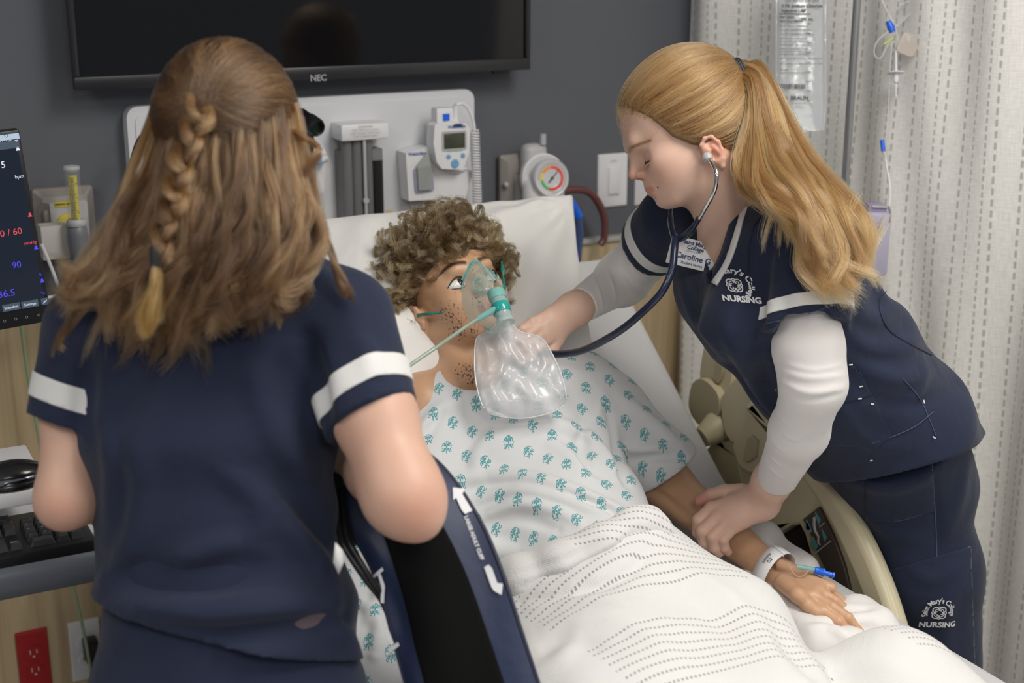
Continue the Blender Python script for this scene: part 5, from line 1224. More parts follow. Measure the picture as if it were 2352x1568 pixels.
def mannequin():
    root = thing('person', 'curly-haired training mannequin lying in the bed in a printed gown', 'person', (1.03, 1.9, .80))
    fwd = nrm(V(0.06, -.76, .65)); up = nrm(V(-.02, .65, .76)); rl = math.radians(-5)
    lf = np.cross(up, fwd); up = up*math.cos(rl)+lf*math.sin(rl)
    em = at(1092, 645, 2.345); F = Fr((0, 0, 0), fwd, up); F.c = em-(F.w(.084, 0, -.020)-F.c)
    S = SDF(); k = .02
    S.u(el(F.w(-.010, 0, .025), (.095, .078, .088), F.M), k); S.u(el(F.w(.030, 0, .015), (.062, .066, .070), F.M), k)
    S.u(el(F.w(.035, 0, -.030), (.062, .058, .070), F.M), k)
    for s in (-1, 1):
        S.u(rc(F.w(.000, s*.056, -.060), F.w(.064, s*.024, -.100), .019, .016), .022); S.u(el(F.w(.048, s*.038, -.042), (.036, .028, .032), F.M), k)
    S.u(el(F.w(.052, 0, -.078), (.042, .045, .036), F.M), k); S.u(el(F.w(.078, 0, -.100), (.016, .024, .016), F.M), .015)
    S.u(rc(F.w(.085, -.030, .006), F.w(.085, .030, .006), .011), .016)
    for s in (-1, 1): S.s(el(F.w(.100, s*.0335, -.020), (.017, .019, .012), F.M), .012)
    S.u(rc(F.w(.090, 0, -.004), F.w(.108, 0, -.040), .0075, .0085), .012); S.u(el(F.w(.106, 0, -.045), (.010, .0105, .0085), F.M), .005)
    for s in (-1, 1): S.u(el(F.w(.096, s*.0135, -.047), (.0105, .0068, .0075), F.M), .005)
    S.u(rc(F.w(.093, -.010, -.070), F.w(.093, .010, -.070), .0055), .008); S.u(rc(F.w(.092, -.010, -.081), F.w(.092, .010, -.081), .0060), .008)
    for s in (-1, 1): S.s(rc(F.w(.100, 0, -.0755), F.w(.084, s*.024, -.0765), .0012), .003)
    ear(S, F, -1, c=(-.008, 0, -.040), s=1.15, lat=.074); ear(S, F, 1, c=(-.008, 0, -.040), s=1.1, lat=.074)
    nb = at(1085, 905, 2.37)
    S.u(rc(F.w(-.022, 0, -.070), nb, .056, .060), .03)
    for s in (-1, 1): S.u(rc(F.w(-.015, s*.050, -.072), at(1085+s*10, 868, 2.30), .010, .012), .012)
    S.u(rc(nb, at(970, 935, 2.32), .052, .052), .04); S.u(rc(nb, at(1300, 880, 2.44), .05, .05), .04); S.u(rc(at(970, 935, 2.32), at(900, 1010, 2.30), .052, .045), .03)
    head = nets(S, F.c-V(.36, .26, .32), F.c+V(.40, .16, .15), .0026)
    # left arm
    A = SDF(); e1, w_ = at(1520, 1108, 2.465), at(1760, 1300, 2.290)
    A.u(rc(at(1395, 960, 2.46), e1, .045, .047), .02); A.u(sec(e1, at(1650, 1208, 2.375), (.044, .046), (.035, .037), UP), .03); A.u(sec(at(1650, 1208, 2.375), w_, (.035, .037), (.024, .028), UP), .02)
    # moulded pad line along the inner forearm
    A.u(rc(at(1496, 1130, 2.42), at(1620, 1222, 2.345), .016, .010), .006)
    A.u(sec(w_, at(1815, 1335, 2.245), (.025, .024), (.027, .018), nrm(at(1800, 1300, 2.25)-at(1800, 1370, 2.21))), .02)
    mc = [at(1852, 1380, 2.161), at(1868, 1368, 2.164), at(1880, 1356, 2.176), at(1886, 1344, 2.191)]
    fg = [[at(1893, 1404, 2.141), at(1926, 1426, 2.126), at(1956, 1456, 2.126)], [at(1912, 1394, 2.144), at(1948, 1418, 2.128), at(1976, 1450, 2.128)],
          [at(1918, 1380, 2.164), at(1946, 1402, 2.164), at(1974, 1430, 2.158)], [at(1914, 1364, 2.186), at(1938, 1382, 2.189), at(1956, 1402, 2.198)]]
    th = [at(1800, 1338, 2.201), at(1832, 1366, 2.161), at(1855, 1388, 2.144), at(1876, 1404, 2.139)]
    hand(A, at(1785, 1318, 2.26), mc, fg, th, rf=.0076)
    # moulded intravenous training pad on the thumb side of the hand
    A.u(rc(at(1795, 1298, 2.235), at(1870, 1334, 2.195), .010, .009), .004); A.u(rc(at(1870, 1334, 2.195), at(1908, 1350, 2.185), .009, .0095), .003)
    arm = nets(A, at(1700, 1220, 2.33)-V(.32, .33, .22), at(1700, 1220, 2.33)+V(.2, .40, .30), .0024)
    B = SDF(); ch = at(1210, 1010, 2.39)
    B.u(sec(at(1130, 960, 2.42), at(1370, 1330, 2.26), (.12, .06), (.10, .06), (1, 0, 0)), .03); B.u(rc(nb, at(1130, 960, 2.40), .05, .07), .03)
    pel = V(1.0, 1.56, .83)
    for s in (-1, 1): B.chain([pel+V(s*.09, 0, 0), V(1.0+s*.10, 1.12, .81), V(1.0+s*.10, .72, .80), V(1.0+s*.10, .60, .80)], [.05, .035, .03, .028], .02)
    B.chain([at(900, 1010, 2.30), at(950, 1180, 2.24), at(960, 1380, 2.12), at(970, 1450, 2.08)], [.042, .036, .026, .028], .02)
    bod = nets(B, V(.5, .4, .6), V(1.7, 2.3, 1.4), .010)
    def paint(P, C):
        q = F.l(P)
        for s in (-1, 1):      # painted brows
            yy = q[:, 1]*s; t = (yy-.012)/.048; zc = .010+.012*np.sin(np.clip(t, 0, 1)*2.3)-.014*np.clip(t, 0, 1)
            w = .0042*np.clip(np.minimum((t+.04)*14, (1.05-t)*2.2), 0, 1)+1e-5
            e = np.clip(1.5-np.abs(q[:, 2]-zc)/w, 0, 1)*(t > -.03)*(t < 1.05)*(q[:, 0] > .02); C[:, :3] *= (1-e[:, None]*.88)
        lip = np.exp(-((q[:, 2]+.0755)/.008)**4)*(np.abs(q[:, 1]) < .023)*(q[:, 0] > .075); C[:, :3] *= 1-lip[:, None]*np.array((.22, .45, .40))
    def dirt(P, C):
        q = F.l(P); d = np.zeros(len(P))
        for c, r in (((.055, -.052, -.055), .024), ((.075, -.040, -.030), .013), ((.055, -.050, -.085), .022), ((.092, -.018, -.060), .016), ((.05, .052, -.03), .013), ((.10, .0, -.015), .014), ((.07, -.03, -.10), .018)):
            d = np.maximum(d, np.exp(-(np.linalg.norm(q-np.array(c), axis=1)/r)**2))
        d = np.maximum(d, np.exp(-(np.linalg.norm(P-at(1085, 850, 2.29), axis=1)/.035)**2)); C[:, 0] = d; C[:, 1] = d; C[:, 2] = d
    solid_obj('body', joinPF([head, arm, bod]), M_vinyl, root, paint, dirt=dirt)
    # eyes
    M_eye = mat('eye_white', (.75, .74, .72), .12, coat=.5); M_iris = mat('dark_iris', (.035, .018, .012), .08, coat=.6); M_pup = mat('pupil', (.004, .004, .004), .05)
    for s in (-1, 1):
        c = F.w(.0735, s*.0335, -.0195); E = SDF().u(el(c, (.0165, .0180, .0125), F.M), .002)
        eb = solid_obj('eyeball', nets(E, c-.022, c+.022, .0012), M_eye, root)
        d = nrm(F.w(1, .30, .10)-F.c); ic = c+d*.0120
        MB().lathe([(.0078, .0005), (.0070, .0030), (.0040, .0050), (.0001, .0056)], ic, d, 24).build('iris', M_iris, eb)
        MB().lathe([(.0030, .0050), (.0001, .0062)], ic, d, 16).build('pupil', M_pup, eb)
        tb = []
        for t in np.linspace(-1, 1, 13): tb.append(F.w(.0905-.0135*t*t*(1 if t > 0 else .45), s*(.0335+.0185*t), -.0195+.0108*(1-t*t)-.001*t))
        MB().tube(tb, [.0010]+[.0022]*11+[.0010], 8).build('upper_lid', M_vinyl, root) if False else None
        MB().tube(tb, [.0006]+[.0014]*11+[.0006], 8).build('lid_line', MATS['lash'], root)
        tb = [p-(F.w(-.001, 0, .0205)-F.c) if 0 else F.w(.0885-.0125*t*t*(1 if t > 0 else .45), s*(.0335+.0180*t), -.0195-.0098*(1-t*t)-.001*t) for t in np.linspace(-1, 1, 13) for p in [0]]
        MB().tube(tb, [.0004]+[.0007]*11+[.0004], 6).build('lower_lid_line', MATS['lash'], root)
    # ---- wig
    C_ = SDF(); C_.u(el(F.w(-.010, 0, .028), (.097, .084, .092), F.M), .02); C_.u(el(F.w(-.03, 0, -.02), (.075, .078, .07), F.M), .03)
    xl = lambda z: np.interp(z, [-.10, -.06, -.03, .0, .020, .034, .045, .12], [-.07, -.06, -.042, .008, .050, .082, .14, .16])
    W_ = SDF(); W_.ops = list(C_.ops); W_.disp(lambda P: .010+.004*wob(P, 110, 6)+.003*wob(P, 220, 9))
    class WW(SDF):
        def __call__(s, P): q = F.l(P); return np.maximum(W_(P), (q[:, 0]-xl(q[:, 2]))*.8)
    M_wb = mat('wig_under', (.075, .050, .028), .7, bump=(150, .8, .003)); M_wig = hair_mat('ash_brown_wig', (.034, .022, .010), (.20, .138, .068), .22, (.088, .058, .027))
    wig = solid_obj('wig', nets(WW(), F.c-V(.2, .2, .2), F.c+V(.2, .2, .2), .003), M_wb, root, label='short curly ash brown wig')
    r = np.random.default_rng(11); ST = []; SH = []; n = 0
    while n < 420:
        d = nrm(r.normal(size=3)); p = d*.095
        if p[0] > xl(p[2])+.002 or p[0] < -.05: continue
        n += 1
        P0 = F.c+(p)@F.M
        for _ in range(5): P0 = P0-nrm(P0-F.c)*(C_(P0[None])[0]-.004)
        out = nrm(P0-F.c); fr_ = p[0] > .03 and p[2] > .04
        side = np.clip(abs(p[1])/.085, 0, 1); L_ = r.uniform(.026, .045)*(1.1 if p[2] > .06 else 1.0)*(.8 if p[2] < -.02 else 1)
        dn = -F.M[2] if p[2] < .05 else (F.M[0]*.7*r.uniform(-.2, 1)+F.M[1]*r.uniform(-.6, 1.)-F.M[2]*.2)
        dr = nrm(out*r.uniform(.25, .6)+dn*r.uniform(.7, 1.2)+r.normal(size=3)*.28)
        if fr_: dr = nrm(out*.35+F.M[1]*r.uniform(-.9, 1.1)+F.M[0]*.45+F.M[2]*r.uniform(-.7, .1))
        K = 18; t = np.linspace(0, 1, K); turns = r.uniform(.45, .95); rad = r.uniform(.008, .015); ph = r.uniform(0, 6.28); hd = r.choice([-1, 1])
        a = nrm(np.cross(dr, r.normal(size=3))); b = np.cross(dr, a)
        g = P0+out*(.016*np.sin(np.pi*t*.6))[:, None]+dr*(L_*t*(1-.25*t))[:, None]+a*(rad*(np.cos(ph+hd*turns*6.28*t)-math.cos(ph)))[:, None]*np.clip(t*3, 0, 1)[:, None]+b*(rad*(np.sin(ph+hd*turns*6.28*t)-math.sin(ph)))[:, None]*np.clip(t*3, 0, 1)[:, None]
        m_ = 34; off = r.normal(size=(m_, 3))*.0021; wdt = .5+1.0*np.sin(np.pi*np.clip(t*.9+.1, 0, 1))
        s_ = g[None]+off[:, None]*wdt[None, :, None]+(a*(.0012*np.sin(t*30+ph))[:, None])[None]+r.normal(size=(m_, 1, 3))*.0005*t[None, :, None]
        d_ = C_(s_.reshape(-1, 3)).reshape(m_, K); dq = s_-F.c; dq /= np.linalg.norm(dq, axis=2)[:, :, None]; s_ += dq*np.clip(.004-d_, 0, .03)[:, :, None]
        ST.append(s_); SH.append(np.full(m_, r.uniform(0, 1)))
    strands('curls', np.concatenate(ST), .00032, M_wig, wig, tip=.4, shade=np.concatenate(SH))
    ws = []
    for _ in range(260):
        q = ST[r.integers(len(ST))][r.integers(34)]; o = nrm(q[8]-F.c); ws.append(q+o*(np.linspace(0, 1, 18)**1.5*r.uniform(.005, .022))[:, None]+r.normal(size=3)*.002)
    strands('flyaway_hairs', np.array(ws), .00014, M_wig, wig)
    # ---- gown
    G = SDF(); X = (1, 0, 0)
    a0, a1, a2, a3 = at(1165, 960, 2.385), at(1215, 1060, 2.35), at(1290, 1190, 2.27), at(1400, 1340, 2.19)
    G.u(sec(a0, a1, (.170, .098), (.172, .108), X, .4), .03); G.u(sec(a1, a2, (.172, .108), (.145, .108), X), .03); G.u(sec(a2, a3, (.145, .108), (.125, .11), X), .03)
    G.u(rc(at(1060, 960, 2.36), at(975, 990, 2.33), .075, .062), .05); G.u(rc(at(1230, 930, 2.40), at(1395, 945, 2.46), .072, .066), .05)
    GS = SDF(); GS.u(rc(at(1385, 950, 2.45), at(1500, 1070, 2.455), .072, .080), .03); sd = nrm(at(1500, 1055, 2.475)-at(1395, 940, 2.46)); cp = at(1515, 1083, 2.45); GS.cut(cp, nrm(sd+UP*-.1-RT*.12)); GS.s(rc(cp+sd*.028, cp+sd*.06, .070), .004); G.u((GS, cp, .26), .02)
    G.u(rc(at(1030, 990, 2.33), at(930, 1180, 2.22), .07, .07), .04)
    G.u(sec(at(1000, 1100, 2.30), at(900, 1500, 2.05), (.12, .07), (.14, .07), X), .06)
    bG = SDF(); bG.ops = list(G.ops)
    F_ = [([(1010, 1110), (1120, 1090), (1240, 1100), (1350, 1140), (1440, 1180)], .012, .010), ([(1080, 1150), (1180, 1125), (1290, 1145), (1400, 1185)], .010, .009), ([(1105, 1185), (1190, 1155), (1270, 1170), (1330, 1200)], .009, .010),
          ([(1110, 1210), (1190, 1190), (1280, 1215)], .009, -.008), ([(1110, 1050), (1160, 1000), (1250, 975), (1350, 1000), (1410, 1070)], .014, .010), ([(1090, 1090), (1100, 1040), (1140, 990)], .012, .008),
          ([(1340, 960), (1335, 1000), (1345, 1060), (1400, 1100)], .013, -.010), ([(1400, 950), (1415, 1010), (1430, 1080), (1440, 1110)], .010, -.014), ([(1420, 910), (1490, 960), (1560, 1020)], .014, .008),
          ([(1435, 1030), (1490, 1030), (1560, 1020)], .008, .008), ([(1440, 1060), (1500, 1050), (1570, 1050)], .008, -.006), ([(1130, 900), (1030, 930), (960, 990)], .012, .008), ([(1280, 850), (1340, 870), (1400, 930)], .012, .008),
          ([(1060, 900), (1010, 950), (975, 1010)], .008, -.005), ([(1290, 1130), (1380, 1160), (1440, 1200)], .010, -.008), ([(1060, 1230), (1140, 1260), (1200, 1270)], .014, .008), ([(1250, 1010), (1300, 1040), (1380, 1090)], .016, .005),
          ([(850, 1300), (880, 1350), (850, 1420)], .012, .012), ([(830, 1380), (870, 1430), (860, 1500)], .010, .012), ([(1360, 880), (1380, 900), (1370, 960)], .008, .006)]
    for pts, w__, h_ in F_: G.foldpx(pts, w__*.85, h_*2.0, bG)
    G.disp(lambda P: .0035*wob(P, 26, 31)+.0018*wob(P, 70, 33))
    
    G.u(rc(at(1035, 925, 2.325), at(1150, 905, 2.34), .052, .055), .04); G.u(rc(at(1150, 905, 2.34), at(1330, 885, 2.43), .055, .062), .04); G.s(sec(at(1090, 740, 2.33), at(1088, 845, 2.30), (.105, .12), (.052, .09), RT), .008)
    gp = nets(G, V(.45, 1.4, .70), V(1.65, 2.3, 1.35), .0046); go = solid_obj('gown', gp, M_gown, root, label='pale hospital gown printed with teal sprigs')
    set_uv(go, lambda P: np.stack([P[:, 0]*.92+P@INCN*.38, P@INC*.92-P[:, 0]*.25-P@INCN*.3], 1))
    # ---- wristband
    wb = thing('wristband', "white printed identification band loose around the mannequin's wrist", 'wristband', at(1770, 1310, 2.27))
    ax = nrm(at(1830, 1350, 2.22)-at(1700, 1250, 2.33)); c = at(1770, 1312, 2.262); u = nrm(UP-ax*np.dot(ax, UP)); v = np.cross(ax, u)
    P = []
    for i in range(41):
        an = 2*math.pi*i/40; rr = .042+.005*math.cos(an*1.0+2.2); q = c+(u*math.cos(an)*rr*1.0+v*math.sin(an)*rr*.92)-v*0.004; tl = ax*(.0145); sk = ax*.006*math.sin(an)
        P.append([q-tl+sk, q+sk, q+tl+sk])
    MB().grid(P).build('band', mat('band_white', (.80, .80, .82), .35), wb, solid=.0006)
    o_ = None
    bt = MB()
    def on_band(x, y):     # x along circumference (m), y along axis
        an = .75+x/.042; rr = .042+.005*math.cos(an+2.2)+.0006; return c+(u*math.cos(an)*rr+v*math.sin(an)*rr*.92)-v*.004+ax*(y+.006*math.sin(an))
    for i in range(20):
        x = -.012+i*.0012; wd = (.0003, .0005, .0007)[i*7 % 3]; bt.add([on_band(x, -.006), on_band(x+wd, -.006), on_band(x+wd, -.001), on_band(x, -.001)], [(0, 1, 2, 3)])
    bt.build('barcode', M_ink, wb, recalc=False)['kind'] = 'stuff'
    for j, tx in enumerate(('ill lil ii', 'iil li lill')):
        m_ = text_mb(tx, .0042, (0, 0, 0), (1, 0, 0), (0, 1, 0), bold=.0001); m_.v = [tuple(on_band(q[0], q[1]+.0065-.0042*j)) for q in m_.v]; m_.build('print', M_ink, wb, recalc=False)
    # ---- IV hub
    iv = thing('intravenous_hub', "blue capped intravenous hub on the back of the mannequin's hand", 'connector', at(1890, 1315, 2.19))
    a, b = at(1873, 1309, 2.19), at(1916, 1321, 2.185); d = nrm(b-a)
    MB().lathe([(.0035, -.002), (.0058, 0), (.0058, .010), (.0066, .011), (.0066, .014), (.0040, .0155), (.0038, .026), (.0048, .027), (.0048, .030), (.001, .0305)], a, d, 20).build('cap', M_blue, iv)
    MB().tube([a-d*.03-UP*.003, a-d*.012, a], [.004, .0032, .0045], 12).build('clear_hub', mat('clear_teal', (.2, .5, .48), .1, alpha=.55), iv)
    MB().tube(spline([at(1812, 1292, 2.205), at(1820, 1312, 2.20), at(1835, 1325, 2.195), at(1850, 1318, 2.19), at(1858, 1308, 2.19)], 16), .0012, 6).build('line', mat('clear_line', (.6, .5, .45), .1, alpha=.5), iv)
    # ---- oxygen mask
    ms = thing('oxygen_mask', 'clear teal oxygen mask strapped over the mannequin face', 'mask', F.w(.1, 0, -.06))
    M_mask = mat('mask_clear', (.62, .80, .76), .06, spec=.8, alpha=.20, coat=.5); M_tealrim = mat('mask_rim', (.18, .52, .47), .12, alpha=.75); M_tealsolid = mat('teal_fitting', (.02, .36, .32), .2, coat=.3); M_tealclear = mat('teal_clear', (.25, .56, .52), .12, alpha=.8)
    NR, NA = 14, 40; rim = []
    for k in range(NA):
        an = 2*math.pi*k/NA; y = math.sin(an); z = math.cos(an)
        yy = y*(.046 if z < 0 else .046*(1-.55*z**1.5)); zz = -.052+z*(.060 if z > 0 else .068)
        xx = .100-.030*(abs(y)**1.6)*(1 if z < .2 else 1-.4*z)-.012*(z < 0)*z*z+.006*(z > 0)*z; rim.append((xx, yy, zz))
    rim = np.array(rim)
    rows = []
    ap = V(.140, .000, -.060)
    for i in range(NR):
        s_ = i/(NR-1); sh = 1-s_; row = []
        for k in range(NA):
            q = rim[k]; w2 = s_**.0; c_ = q*(1-s_)+np.array([ap[0], ap[1], ap[2]])*s_
            c_[0] = q[0]+(ap[0]-q[0])*math.sin(s_*math.pi/2)**.75; row.append(F.w(*c_))
        rows.append(row)
    MB().grid(rows[:-2], close=True).build('shell', M_mask, ms, solid=.0012)
    MB().tube([F.w(*q) for q in list(rim)+[rim[0]]], .0019, 8, cap=False).build('rim', M_tealrim, ms)
    MB().tube([F.w(*(rim[k]+V(.006, 0, 0)-.06*V(0, rim[k][1], rim[k][2]+.05))) for k in list(range(NA))+[0]], .0012, 6, cap=False).build('inner_rim', M_tealrim, ms)
    # ridge lines and valve disc
    rg = [F.w(*(rim[4]*(1-s_)+ap*s_+V((ap[0]-rim[4][0])*(math.sin(s_*1.57)**.75-s_)+.0012, 0, 0))) for s_ in np.linspace(0, .8, 10)]
    MB().tube(rg, .0012, 6).build('ridge', M_tealrim, ms)
    vc = rows[6][32]; vn = nrm(vc-F.w(.07, 0, -.055)); Fv = Fr(vc+vn*.001, vn, up)
    for rr in (.0115, .0095): MB().tube([Fv.w(0, rr*math.cos(a_), rr*1.25*math.sin(a_)) for a_ in np.linspace(0, 6.283, 25)], .0006, 6, cap=False).build('valve_ring', M_tealrim, ms)
    for k in range(6): a_ = k*math.pi/3; MB().tube([Fv.w(0, .0095*math.cos(a_), .0115*math.sin(a_)), Fv.w(0, .003*math.cos(a_), .004*math.sin(a_))], .0006, 5).build('valve_spoke', M_tealrim, ms)
    c0 = at(1138, 668, 2.205); c1 = at(1158, 730, 2.185); ax_ = nrm(c1-c0)
    L_ = np.linalg.norm(c1-c0); f_ = lambda s_: s_*L_
    MB().lathe([(.010, f_(-.05)), (.0135, f_(0)), (.0145, f_(.05)), (.0145, f_(.30)), (.0125, f_(.34))], c0, ax_, 28).build('collar', M_tealclear, ms)
    MB().lathe([(.0125, f_(.30)), (.0135, f_(.36)), (.0135, f_(.52))], c0, ax_, 28).build('adapter', mat('clear_adapter', (.45, .62, .60), .12, alpha=.65), ms)
    MB().lathe([(.0145, f_(.50)), (.0152, f_(.53)), (.0152, f_(.80)), (.0145, f_(.83))], c0, ax_, 28).build('band_ring', M_tealsolid, ms)
    MB().lathe([(.0135, f_(.80)), (.0130, f_(1.0)), (.0150, f_(1.2))], c0, ax_, 28).build('neck', mat('clear_neck', (.55, .68, .66), .12, alpha=.6), ms)
    MB().tube([at(1142, 708, 2.185), at(1122, 718, 2.185), at(1098, 732, 2.185)], [.0062, .0052, .0045], 14).build('nozzle', mat('teal_nozzle', (.30, .62, .60), .12, alpha=.8), ms)
    M_strap = mat('green_strap', (.02, .17, .13), .5)
    def strap(pts, w__, name='strap'):
        q = spline(pts, 24); P = []
        for i, p in enumerate(q):
            tn = nrm(q[min(i+1, 23)]-q[max(i-1, 0)]); nn = nrm(np.cross(tn, FW)); ww = w__*(.75+.3*math.sin(i*.5)); P.append([p-nn*ww, p+nn*ww])
        MB().grid(P).build(name, M_strap, ms, solid=.0008)
    strap([F.w(*rim[28])+(F.w(.004, 0, 0)-F.c), at(1058, 716, 2.315), at(1020, 717, 2.325), at(975, 722, 2.335), at(942, 727, 2.40), at(920, 730, 2.45)], .0030)
    strap([at(1158, 668, 2.29), at(1156, 640, 2.315), at(1155, 620, 2.325), at(1152, 600, 2.34)], .0034)
    # reservoir bag
    def bag_mat():
        m = mat('clear_bag_plastic', (.80, .81, .83), .14, spec=.7, alpha=.38, coat=.4); nt = m.node_tree; N = nt.nodes; L = nt.links; b = N['Principled BSDF']
        tc = N.new('ShaderNodeTexCoord'); n = N.new('ShaderNodeTexNoise'); n.inputs['Scale'].default_value = 11; n.inputs['Detail'].default_value = 1; n.inputs['Distortion'].default_value = 1.4; L.new(tc.outputs['Object'], n.inputs['Vector'])
        bp = N.new('ShaderNodeBump'); bp.inputs['Strength'].default_value = .55; bp.inputs['Distance'].default_value = .012; L.new(n.outputs['Fac'], bp.inputs['Height']); L.new(bp.outputs[0], b.inputs['Normal']); return m
    rb = thing('reservoir_bag', "clear plastic oxygen reservoir bag lying on the mannequin's chest", 'bag', at(1180, 850, 2.22))
    cs = [at(1082, 760, 2.225), at(1252, 764, 2.245), at(1318, 935, 2.225), at(1100, 955, 2.205)]
    nn = nrm(np.cross(cs[1]-cs[0], cs[3]-cs[0])); nn = nn if np.dot(nn, FW) < 0 else -nn
    n = 46; u_, v_ = np.meshgrid(np.linspace(0, 1, n), np.linspace(0, 1, n))
    # rounded-rectangle outline mapping
    sq = lambda a, b: (a*np.sqrt(np.clip(1-b*b*.30*np.abs(a)**6, 0, 1)))
    A_, B_ = 2*u_-1, 2*v_-1; A2, B2 = sq(A_, B_), sq(B_, A_); uu, vv = (A2+1)/2, (B2+1)/2
    base = cs[0]*((1-uu)*(1-vv))[..., None]+cs[1]*(uu*(1-vv))[..., None]+cs[2]*(uu*vv)[..., None]+cs[3]*((1-uu)*vv)[..., None]
    base = base-UP*(.010*(1-A_**2)*np.clip(B_, 0, 1)**4)[..., None]+UP*(.024*np.exp(-((u_-.44)/.14)**2)*np.clip(-B_, 0, 1)**3)[..., None]
    ed = np.clip(1-np.maximum(np.abs(A_), np.abs(B_)), 0, 1); th_ = .013*np.clip(ed*3.2, 0, 1)**.6
    lumps = .0030*np.sin(u_*17+4*np.sin(v_*3+1))*np.clip(v_*1.6-.4, 0, 1)+.0022*np.sin(v_*20+3*np.sin(u_*6))+.0014*np.sin(u_*37+v_*9+2*np.sin(v_*12))
    top = base+nn*(th_+lumps*np.clip(ed*8, 0, 1))[..., None]; bot = base-nn*(th_*.4)[..., None]
    bs = MB().grid(top).build('front_film', bag_mat(), rb, recalc=False)
    MB().grid(bot).build('back_film', MATS['clear_bag_plastic'], rb, recalc=False)
    edge = list(base[0])+list(base[1:, -1])+list(base[-1, ::-1][1:])+list(base[::-1, 0][1:])
    MB().tube(edge, .0013, 6, cap=False).build('sealed_edge', mat('seal_clear', (.75, .76, .77), .15, alpha=.8), rb)
    MB().tube([c1+ax_*.0, at(1160, 745, 2.19), at(1162, 765, 2.205)], [.013, .016, .020], 20, flat=.6).build('neck', MATS['clear_bag_plastic'], rb)
    # oxygen tubing
    tb = thing('oxygen_tubing', "pale green oxygen tubing running from the mask towards the near nurse", 'tubing', at(1000, 800, 2.18))
    MB().tube(spline([at(1106, 727, 2.185), at(1070, 750, 2.18), at(1010, 792, 2.17), at(960, 826, 2.15), at(905, 866, 2.12), at(840, 930, 2.10), at(780, 1050, 2.10)], 40), .0031, 10).build('tube', mat('tube_green_clear', (.42, .52, .43), .12, alpha=.75), tb)
    return F, S, root
FM_, SM_, ROOT_M = mannequin()
# ================================================================ blanket and linens
def blanket_mat():
    m = mat('thermal_blanket', (.71, .705, .695), .9, spec=.1, sheen=.3); nt = m.node_tree; N = nt.nodes; L = nt.links; b = N['Principled BSDF']
    uv = N.new('ShaderNodeUVMap'); sp = N.new('ShaderNodeSeparateXYZ'); L.new(uv.outputs[0], sp.inputs[0])
    def M_(op, a, b_=None, c_=None):
        n = N.new('ShaderNodeMath'); n.operation = op
        for i, q in enumerate((a, b_, c_)):
            if q is None: continue
            if isinstance(q, (int, float)): n.inputs[i].default_value = q
            else: L.new(q, n.inputs[i])
        return n.outputs[0]
    u, v = sp.outputs[0], sp.outputs[1]
    fu = M_('ABSOLUTE', M_('SUBTRACT', M_('FRACT', M_('DIVIDE', u, .0062)), .5)); fv = M_('ABSOLUTE', M_('SUBTRACT', M_('FRACT', M_('DIVIDE', v, .0135)), .5))
    hole = M_('MULTIPLY', M_('LESS_THAN', fu, .24), M_('LESS_THAN', fv, .115))
    band = M_('GREATER_THAN', M_('SINE', M_('MULTIPLY', v, 2*math.pi/.16)), -.4); bu = M_('GREATER_THAN', M_('SINE', M_('ADD', M_('MULTIPLY', u, 2*math.pi/.42), M_('MULTIPLY', v, 3.0))), -.7)
    hole = M_('MULTIPLY', hole, M_('MULTIPLY', band, bu))
    mx = N.new('ShaderNodeMix'); mx.data_type = 'RGBA'; mx.inputs[6].default_value = (.71, .705, .695, 1); mx.inputs[7].default_value = (.22, .21, .20, 1)
    L.new(M_('MULTIPLY', hole, .8), mx.inputs[0]); L.new(mx.outputs[2], b.inputs['Base Color'])
    # knitted relief
    ws = M_('MULTIPLY', M_('SINE', M_('MULTIPLY', u, 2*math.pi/.0031)), M_('SINE', M_('MULTIPLY', v, 2*math.pi/.0034)))
    h = M_('SUBTRACT', M_('MULTIPLY', ws, .25), M_('MULTIPLY', hole, 1.0)); bp = N.new('ShaderNodeBump'); bp.inputs['Strength'].default_value = .55; bp.inputs['Distance'].default_value = .0016
    L.new(h, bp.inputs['Height'])
    tc = N.new('ShaderNodeTexCoord'); n2 = N.new('ShaderNodeTexNoise'); n2.inputs['Scale'].default_value = 900; L.new(tc.outputs['Object'], n2.inputs['Vector']); b2 = N.new('ShaderNodeBump'); b2.inputs['Strength'].default_value = .3; b2.inputs['Distance'].default_value = .001
    L.new(n2.outputs['Fac'], b2.inputs['Height']); L.new(bp.outputs[0], b2.inputs['Normal']); L.new(b2.outputs[0], b.inputs['Normal']); return m
